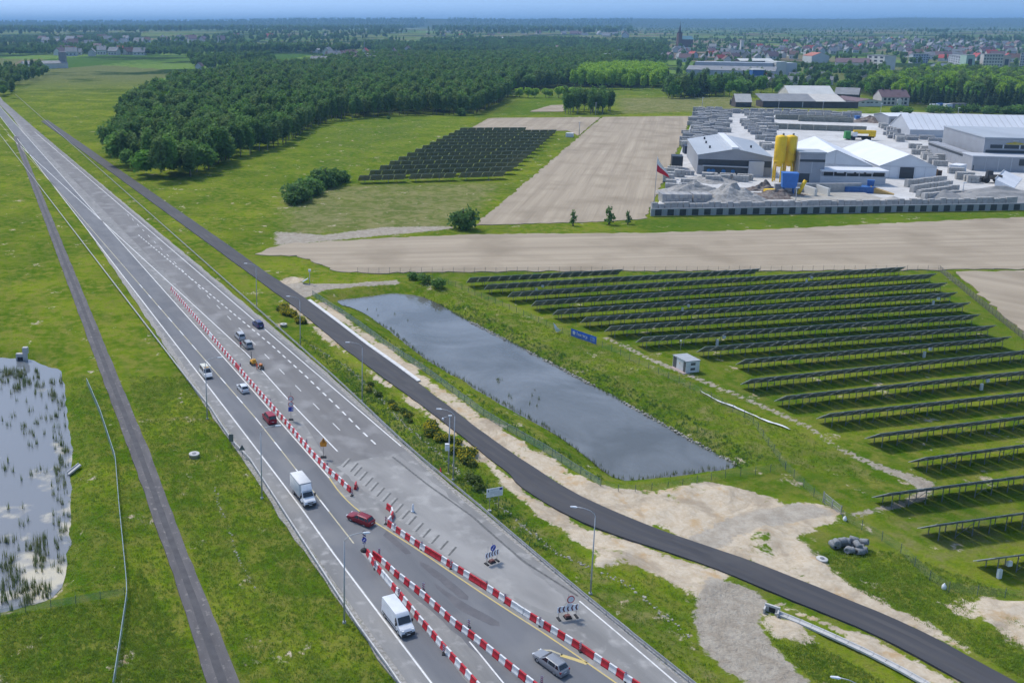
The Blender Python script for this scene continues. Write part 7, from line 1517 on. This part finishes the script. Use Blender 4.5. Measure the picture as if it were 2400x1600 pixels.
dl = resample([g('A', 1880, 1340), g('A', 1905, 1480), g('B', 1930, 60), g('B', 2000, 200), g('B', 2060, 420), g('B', 2150, 580), g('B', 2240, 760)], step=.3); stones('ditch_stones', 'thin line of grey stones in the grass left of the highway', np.array([(p.x + random.uniform(-.25, .25), p.y + random.uniform(-.2, .2), hz(p.x, p.y)) for p in dl if random.random() < .7]), .06, .17, MATS['shore_stone'])
ds = resample([g('C', 1230, 400), g('C', 1500, 560), g('C', 1780, 800), g('C', 2000, 1050), g('C', 2240, 1260), g('E', 1230, 230), g('E', 1480, 430), g('E', 1633, 560), g('F', 1240, 720), g('F', 1500, 930), g('F', 1800, 1200)], step=.25)
stones('ditch_lining', 'pale broken stone lining of the ditch between guard rail and service road', np.array([(p.x + random.uniform(-.45, .45), p.y + random.uniform(-.4, .4), hz(p.x, p.y) + .02) for p in ds if random.random() < .75]), .07, .20, MATS['shore_stone'])
# ================================================================== TOWN
ROOFS = [WM['red'], WM['rgrey'], WM['rmaroon'], WM['rgrey'], WM['rmaroon'], mat('roof_brown', (.17, .10, .08), (.13, .08, .065), scale=.3, rough=.8), WM['rgrey']]; WALLS = [WM['rwhite'], WM['cream'], WM['pale'], mat('render_peach', (.56, .46, .38), (.50, .41, .34), scale=.2, rough=.85), WM['rwhite']]
RN = ['red', 'grey', 'maroon', 'grey', 'maroon', 'brown', 'grey']
HM = {}
def house(p, s_, ri, wi, label, group, rz):
    v = random.randrange(3); key = (v, ri, wi)
    if key not in HM:
        w, d, he, hr = ((13, 9, 5.5, 10), (11, 10, 6.5, 11), (15, 9.5, 4.5, 9.5))[v]
        wl = MB(); wl.add([(-w / 2, -d / 2, -1), (w / 2, -d / 2, -1), (w / 2, d / 2, -1), (-w / 2, d / 2, -1), (-w / 2, -d / 2, he), (w / 2, -d / 2, he), (w / 2, d / 2, he), (-w / 2, d / 2, he), (-w / 2, 0, hr - .1), (w / 2, 0, hr - .1)], [(0, 1, 5, 4), (2, 3, 7, 6), (1, 2, 6, 9, 5), (3, 0, 4, 8, 7)])
        rf = MB(); o = .7; th = .35; sl = (hr - he) / (d / 2); ze = he - o * sl
        rf.add([(-w / 2 - o, -d / 2 - o, ze), (w / 2 + o, -d / 2 - o, ze), (w / 2 + o, 0, hr), (-w / 2 - o, 0, hr), (w / 2 + o, d / 2 + o, ze), (-w / 2 - o, d / 2 + o, ze), (-w / 2 - o, -d / 2 - o, ze + th), (w / 2 + o, -d / 2 - o, ze + th), (w / 2 + o, 0, hr + th), (-w / 2 - o, 0, hr + th), (w / 2 + o, d / 2 + o, ze + th), (-w / 2 - o, d / 2 + o, ze + th)],
               [(6, 7, 8, 9), (9, 8, 10, 11), (0, 1, 7, 6), (4, 5, 11, 10), (1, 2, 8, 7), (2, 4, 10, 8), (3, 0, 6, 9), (5, 3, 9, 11), (3, 2, 1, 0), (2, 3, 5, 4)])
        rf.box((w * .2, .6, hr + .6), (1.0, 1.0, 2.0))
        wn_ = MB()
        for k in range(3): wn_.box((-w / 2 + w * (k + .5) / 3, -d / 2 - .03, 2.2), (1.6, .1, 1.6))
        HM[key] = (wl.mesh('wall', WALLS[wi]), rf.mesh('roof', ROOFS[ri]), wn_.mesh('window_row', WM['dark']))
    t_ = thing('house', label, 'house', (p.x, p.y, p.z), rz, group); t_.scale = (s_, s_, s_); a, b, c = HM[key]; link('wall', a, t_); link('roof', b, t_); link('window_row', c, t_)['kind'] = 'stuff'
used = []
def town(poly, n, where, smin=1.3, smax=1.8, gap=6.5):
    made = tries = 0
    while made < n and tries < n * 40:
        tries += 1; x = random.uniform(min(q[0] for q in poly), max(q[0] for q in poly)); y = random.uniform(min(q[1] for q in poly), max(q[1] for q in poly))
        if not inside(np.array([x]), np.array([y]), poly)[0] or any(abs(x - a) < gap * 1.6 and abs(y - b) < gap * .45 for a, b in used): continue
        used.append((x, y)); ri, wi = random.randrange(7), random.randrange(5); p = GT(x, y); house(p, random.uniform(smin, smax), ri, wi, f'small {RN[ri]}-roofed house {where}', f'{RN[ri]}-roofed houses {where}', random.choice([0, .3, 1.57, -.4, 1.2]) + random.uniform(-.2, .2)); made += 1
town([(1550,150),(1700,148),(1900,138),(1900,112),(1700,112),(1540,118)], 52, 'in the left half of the town')
town([(1900,135),(2100,120),(2400,125),(2400,100),(2100,98),(1900,108)], 64, 'in the right half of the town')
town([(2120,142),(2390,150),(2390,122),(2100,122)], 26, 'around the apartment blocks')
town([(1840,108),(2400,96),(2400,86),(1840,94)], 28, 'on the wooded rise behind the town', 1.0, 1.4)
town([(1700,205),(1960,200),(2040,190),(2040,170),(1900,168),(1830,180)], 16, 'between the long factory and the barns', .85, 1.1, 9)
town([(1250,150),(1450,140),(1450,122),(1250,118)], 10, 'half hidden in the trees left of the town')
town([(740,165),(980,155),(980,128),(740,130)], 20, 'in the hamlet beyond the big wood', 1.7, 2.3)
town([(80,112),(400,106),(600,100),(820,92),(820,86),(80,98)], 34, 'in the distant village on the left', 1.9, 2.8, 7)
town([(120,132),(330,134),(330,122),(120,122)], 16, 'in the second row of the distant village', 1.6, 2.2)
town([(430,165),(520,165),(520,148),(430,148)], 4, 'beside the highway in the distance', 1.1, 1.4)
town([(1000,92),(1480,92),(1480,80),(1000,84)], 22, 'on the far slope below the blue hills', 2.0, 3.0, 7)
# apartment blocks with windows
def block(label, a, b, top, dep, wall, nx, nz, roof=None, group=None):
    A, w, rz = frame_of(a, b); h_ = 0; p = A; lo, hi = 0.0, 80.0
    for _ in range(40):
        m = (lo + hi) / 2
        if proj((p.x, p.y, p.z + m))[1] > top: lo = m
        else: hi = m
    t_ = thing('apartment_block', label, 'building', (A.x, A.y, A.z - .3), rz, group); h_ = lo; MB().box((w / 2, dep / 2, h_ / 2), (w, dep, h_)).build('wall', wall, t_); MB().box((w / 2, dep / 2, h_ + .4), (w + 1, dep + 1, .8)).build('roof', roof or WM['rgrey'], t_)
    me = MB().box((0, -.08, 0), (w / nx * .5, .25, h_ / nz * .48)).mesh('window', WM['dark'])
    for i in range(nx):
        for k in range(nz): link('window', me, t_, (w * (i + .5) / nx, 0, h_ * (k + .52) / nz))
    return t_
block('beige apartment block with dark window columns at the right of the town', px('V', 1890, 392), px('V', 2105, 394), px('V', 1890, 222)[1], 14, WM['cream'], 7, 5)
block('plain peach end of the beige apartment block', px('V', 2107, 394), px('V', 2188, 392), px('V', 2107, 240)[1], 26, MATS['render_peach'], 1, 1)
block('pale green apartment block with a plain gable end', px('V', 1700, 395), px('V', 1790, 396), px('V', 1700, 232)[1], 30, mat('render_green', (.36, .50, .42), (.32, .45, .38), scale=.2, rough=.85), 1, 1)
block('grey-green balcony side of the green apartment block', px('V', 1510, 345), px('V', 1695, 390), px('V', 1510, 228)[1], 14, WM['pale'], 7, 5)
block('pale grey apartment block left of the red roof', px('V', 1120, 322), px('V', 1290, 322), px('V', 1120, 222)[1], 14, WM['pale'], 6, 4)
block('white stair tower block of the school complex', px('V', 610, 385), px('V', 800, 398), px('V', 610, 232)[1], 22, WM['rwhite'], 3, 4)
block('white apartment block cut by the right edge of the view', px('V', 2300, 350), px('V', 2400, 352), px('V', 2300, 205)[1], 14, WM['cream'], 4, 5)
A, w, rz = frame_of(px('V', 265, 385), px('V', 640, 392)); t_ = gable_hall('school', 'long white school with brown roof left of the white tower block', 'building', A, rz, w, 26, 12, 19, WM['cream'], WM['rmaroon'], ridge_along='x')
for k in range(8): face_rect(t_, 'window', w * (k + .2) / 8, w * (k + .7) / 8, 4, 7, WM['dark'])
A, w, rz = frame_of(px('V', 8, 318), px('V', 200, 318)); t_ = gable_hall('sports_hall', 'white hall with orange gabled roof in the middle of the town', 'hall', A, rz, w, 40, 14, 21, WM['rwhite'], WM['orange'])
A, w, rz = frame_of(px('V', 1400, 300), px('V', 1500, 302)); gable_hall('market_hall', 'building with bright red roof between the apartment blocks', 'building', A, rz, w, 30, 7, 14, WM['cream'], WM['red'], ridge_along='x')
A, w, rz = frame_of(px('V', 1430, 395), px('V', 1615, 392)); gable_hall('low_hall', 'low hall with dark blue-grey roof below the green apartment block', 'hall', A, rz, w, 30, 5, 10, WM['pale'], mat('roof_slate', (.15, .18, .22), (.12, .145, .18), scale=.2, rough=.7), ridge_along='x')
# long factory
A, w, rz = frame_of(px('U', 335, 365), px('U', 1560, 395)); t_ = gable_hall('long_factory', 'very long blue-grey factory with a low roof before the town', 'factory', A, rz, w, 60, 12, 17, WM['pale'], WM['rgrey'], ridge_along='x')
for k in range(20): face_rect(t_, 'wall_joint', w * k / 20, w * k / 20 + .5, 0, 11.5, WM['grey'])
MB().box((w * .5, 61, 19), (w * .9, 30, 6)).build('rear_hall', WM['roofg'], t_)
A, w, rz = frame_of(px('U', 1565, 372), px('U', 1850, 370)); t_ = thing('factory_wing', 'tall white and grey wing at the right end of the long factory', 'factory', (A.x, A.y, A.z), rz); MB().box((w * .25, 15, 12), (w * .5, 30, 24)).build('white_part', WM['rwhite'], t_); MB().box((w * .76, 15, 11), (w * .5, 30, 22)).build('grey_part', WM['pale'], t_)
A, w, rz = frame_of(px('U', 1245, 450), px('U', 1420, 452)); t_ = thing('blue_building', 'blue banded building in front of the long factory', 'building', (A.x, A.y, A.z), rz); MB().box((w / 2, 10, 9), (w, 20, 18)).build('wall', BLU, t_); MB().box((w / 2, -.1, 9), (w, .3, 3)).build('pale_band', WM['pale'], t_); MB().box((w / 2, 10, 18.5), (w + 1, 21, 1)).build('roof', WM['rwhite'], t_)
A, w, rz = frame_of(px('U', 1080, 200), px('U', 1545, 200)); t_ = gable_hall('back_hall', 'long pale hall behind the long factory', 'factory', A, rz, w, 30, 9, 13, WM['brown'], WM['rwhite'], ridge_along='x')
A, w, rz = frame_of(px('N', 0, 350), px('N', 145, 352)); t_ = gable_hall('market_hall', 'pale stepped hall standing behind the yellow-green plantation', 'hall', A, rz, w, 40, 9, 17, WM['pale'], WM['roofg'], ridge_along='x'); MB().box((w * .45, 20, 15), (w * .5, 30, 9)).build('raised_part', WM['rwhite'], t_)
# church
A = GT(*px('N', 448, 262)); t_ = thing('church', 'brick church with a tall dark spire and green nave roof', 'church', (A.x, A.y, A.z), .2); BRK = mat('church_brick', (.20, .11, .085), (.15, .085, .07), scale=.3, rough=.9)
MB().box((0, 0, 24), (13, 13, 48)).build('tower', BRK, t_); MB().lathe([(8.5, 48), (6, 52), (3.4, 58), (3.0, 63), (1.0, 72), (.2, 86)], 8).build('spire', WM['dark'], t_)
MB().box((28, 8, 13), (46, 20, 26)).build('nave', BRK, t_); rf = MB(); rf.add([(4, -4, 26), (52, -4, 26), (52, 8, 38), (4, 8, 38), (52, 20, 26), (4, 20, 26)], [(0, 1, 2, 3), (3, 2, 4, 5), (1, 4, 2), (0, 3, 5)]); rf.build('nave_roof', mat('copper_green', (.22, .38, .38), (.18, .32, .33), scale=.2, rough=.6), t_)
A = GT(*px('N', 793, 290)); t_ = thing('white_tower', 'slim white tower among the trees in the middle of the town', 'tower', (A.x, A.y, A.z)); MB().box((0, 0, 17), (8, 8, 34)).build('shaft', WM['rwhite'], t_); MB().box((0, 0, 34.5), (9, 9, 1.4)).build('cap', WM['pale'], t_)
# distant masts and long roofs
for (b_, top, lb) in ((px('O', 1204, 186), 35, 'tall thin transmitter mast on the skyline'), (px('O', 1345, 186), 44, 'shorter mast on the skyline right of the tall mast'), (px('O', 452, 430), 92, 'lattice mast above the hamlet beyond the wood')):
    p = GT(*b_); z = (p - Vector((0, 0, CAM_H))).length * (b_[1] - top) / F; t_ = thing('mast', lb, 'mast', (p.x, p.y, p.z)); r = max(.8, p.y / 3800); MB().tube((0, 0, 0), (0, 0, z), r, r * .5, 5).build('shaft', P_pole, t_); MB().box((0, 0, z * .8), (r * 5, r * 2, r * 2)).build('platform', P_pole, t_)
for (a, b, h_, lb) in ((px('P', 2190, 365), px('P', 2330, 362), 8, 'long grey hall among the trees left of the hamlet'), (px('O', 330, 470), px('O', 500, 468), 9, 'long white-fronted hall in the hamlet'), (px('P', 170, 478), px('P', 470, 470), 9, 'long white hall beside a grey tower on the far left'), (px('O', 640, 258), px('O', 760, 254), 16, 'long white barn on the far green slope'), (px('O', 1300, 290), px('O', 1440, 284), 12, 'white farm buildings at the foot of the far slope')):
    A, w, rz = frame_of(a, b); gable_hall('hall', lb, 'hall', A, rz, w, 25, h_, h_ * 1.5, WM['rwhite'], WM['rgrey'] if h_ < 10 else WM['rwhite'], ridge_along='x')
A = GT(*px('P', 427, 470)); t_ = thing('grey_tower', 'slim grey tower at the long white hall on the far left', 'tower', (A.x, A.y, A.z)); MB().box((0, 8, 14), (12, 10, 28)).build('shaft', WM['rgrey'], t_); MB().box((0, 8, 28.5), (13, 11, 1)).build('cap', WM['grey'], t_)
# ================================================================== AIR
hz_m = bpy.data.materials.new('haze_air'); hz_m.use_nodes = True; hn = hz_m.node_tree; hn.nodes.clear(); ho = hn.nodes.new('ShaderNodeOutputMaterial'); pv_ = hn.nodes.new('ShaderNodeVolumePrincipled')
pv_.inputs['Color'].default_value = (.36, .66, 1.0, 1); pv_.inputs['Density'].default_value = 7.5e-5; pv_.inputs['Anisotropy'].default_value = 0.0; hn.links.new(pv_.outputs[0], ho.inputs['Volume'])
hb_ = MB(); hb_.box((6000, 23500, 150), (150000, 47400, 320)); hzo = hb_.build('haze', hz_m); tag(hzo, 'thin blue haze over the far country', 'haze', kind='stuff')
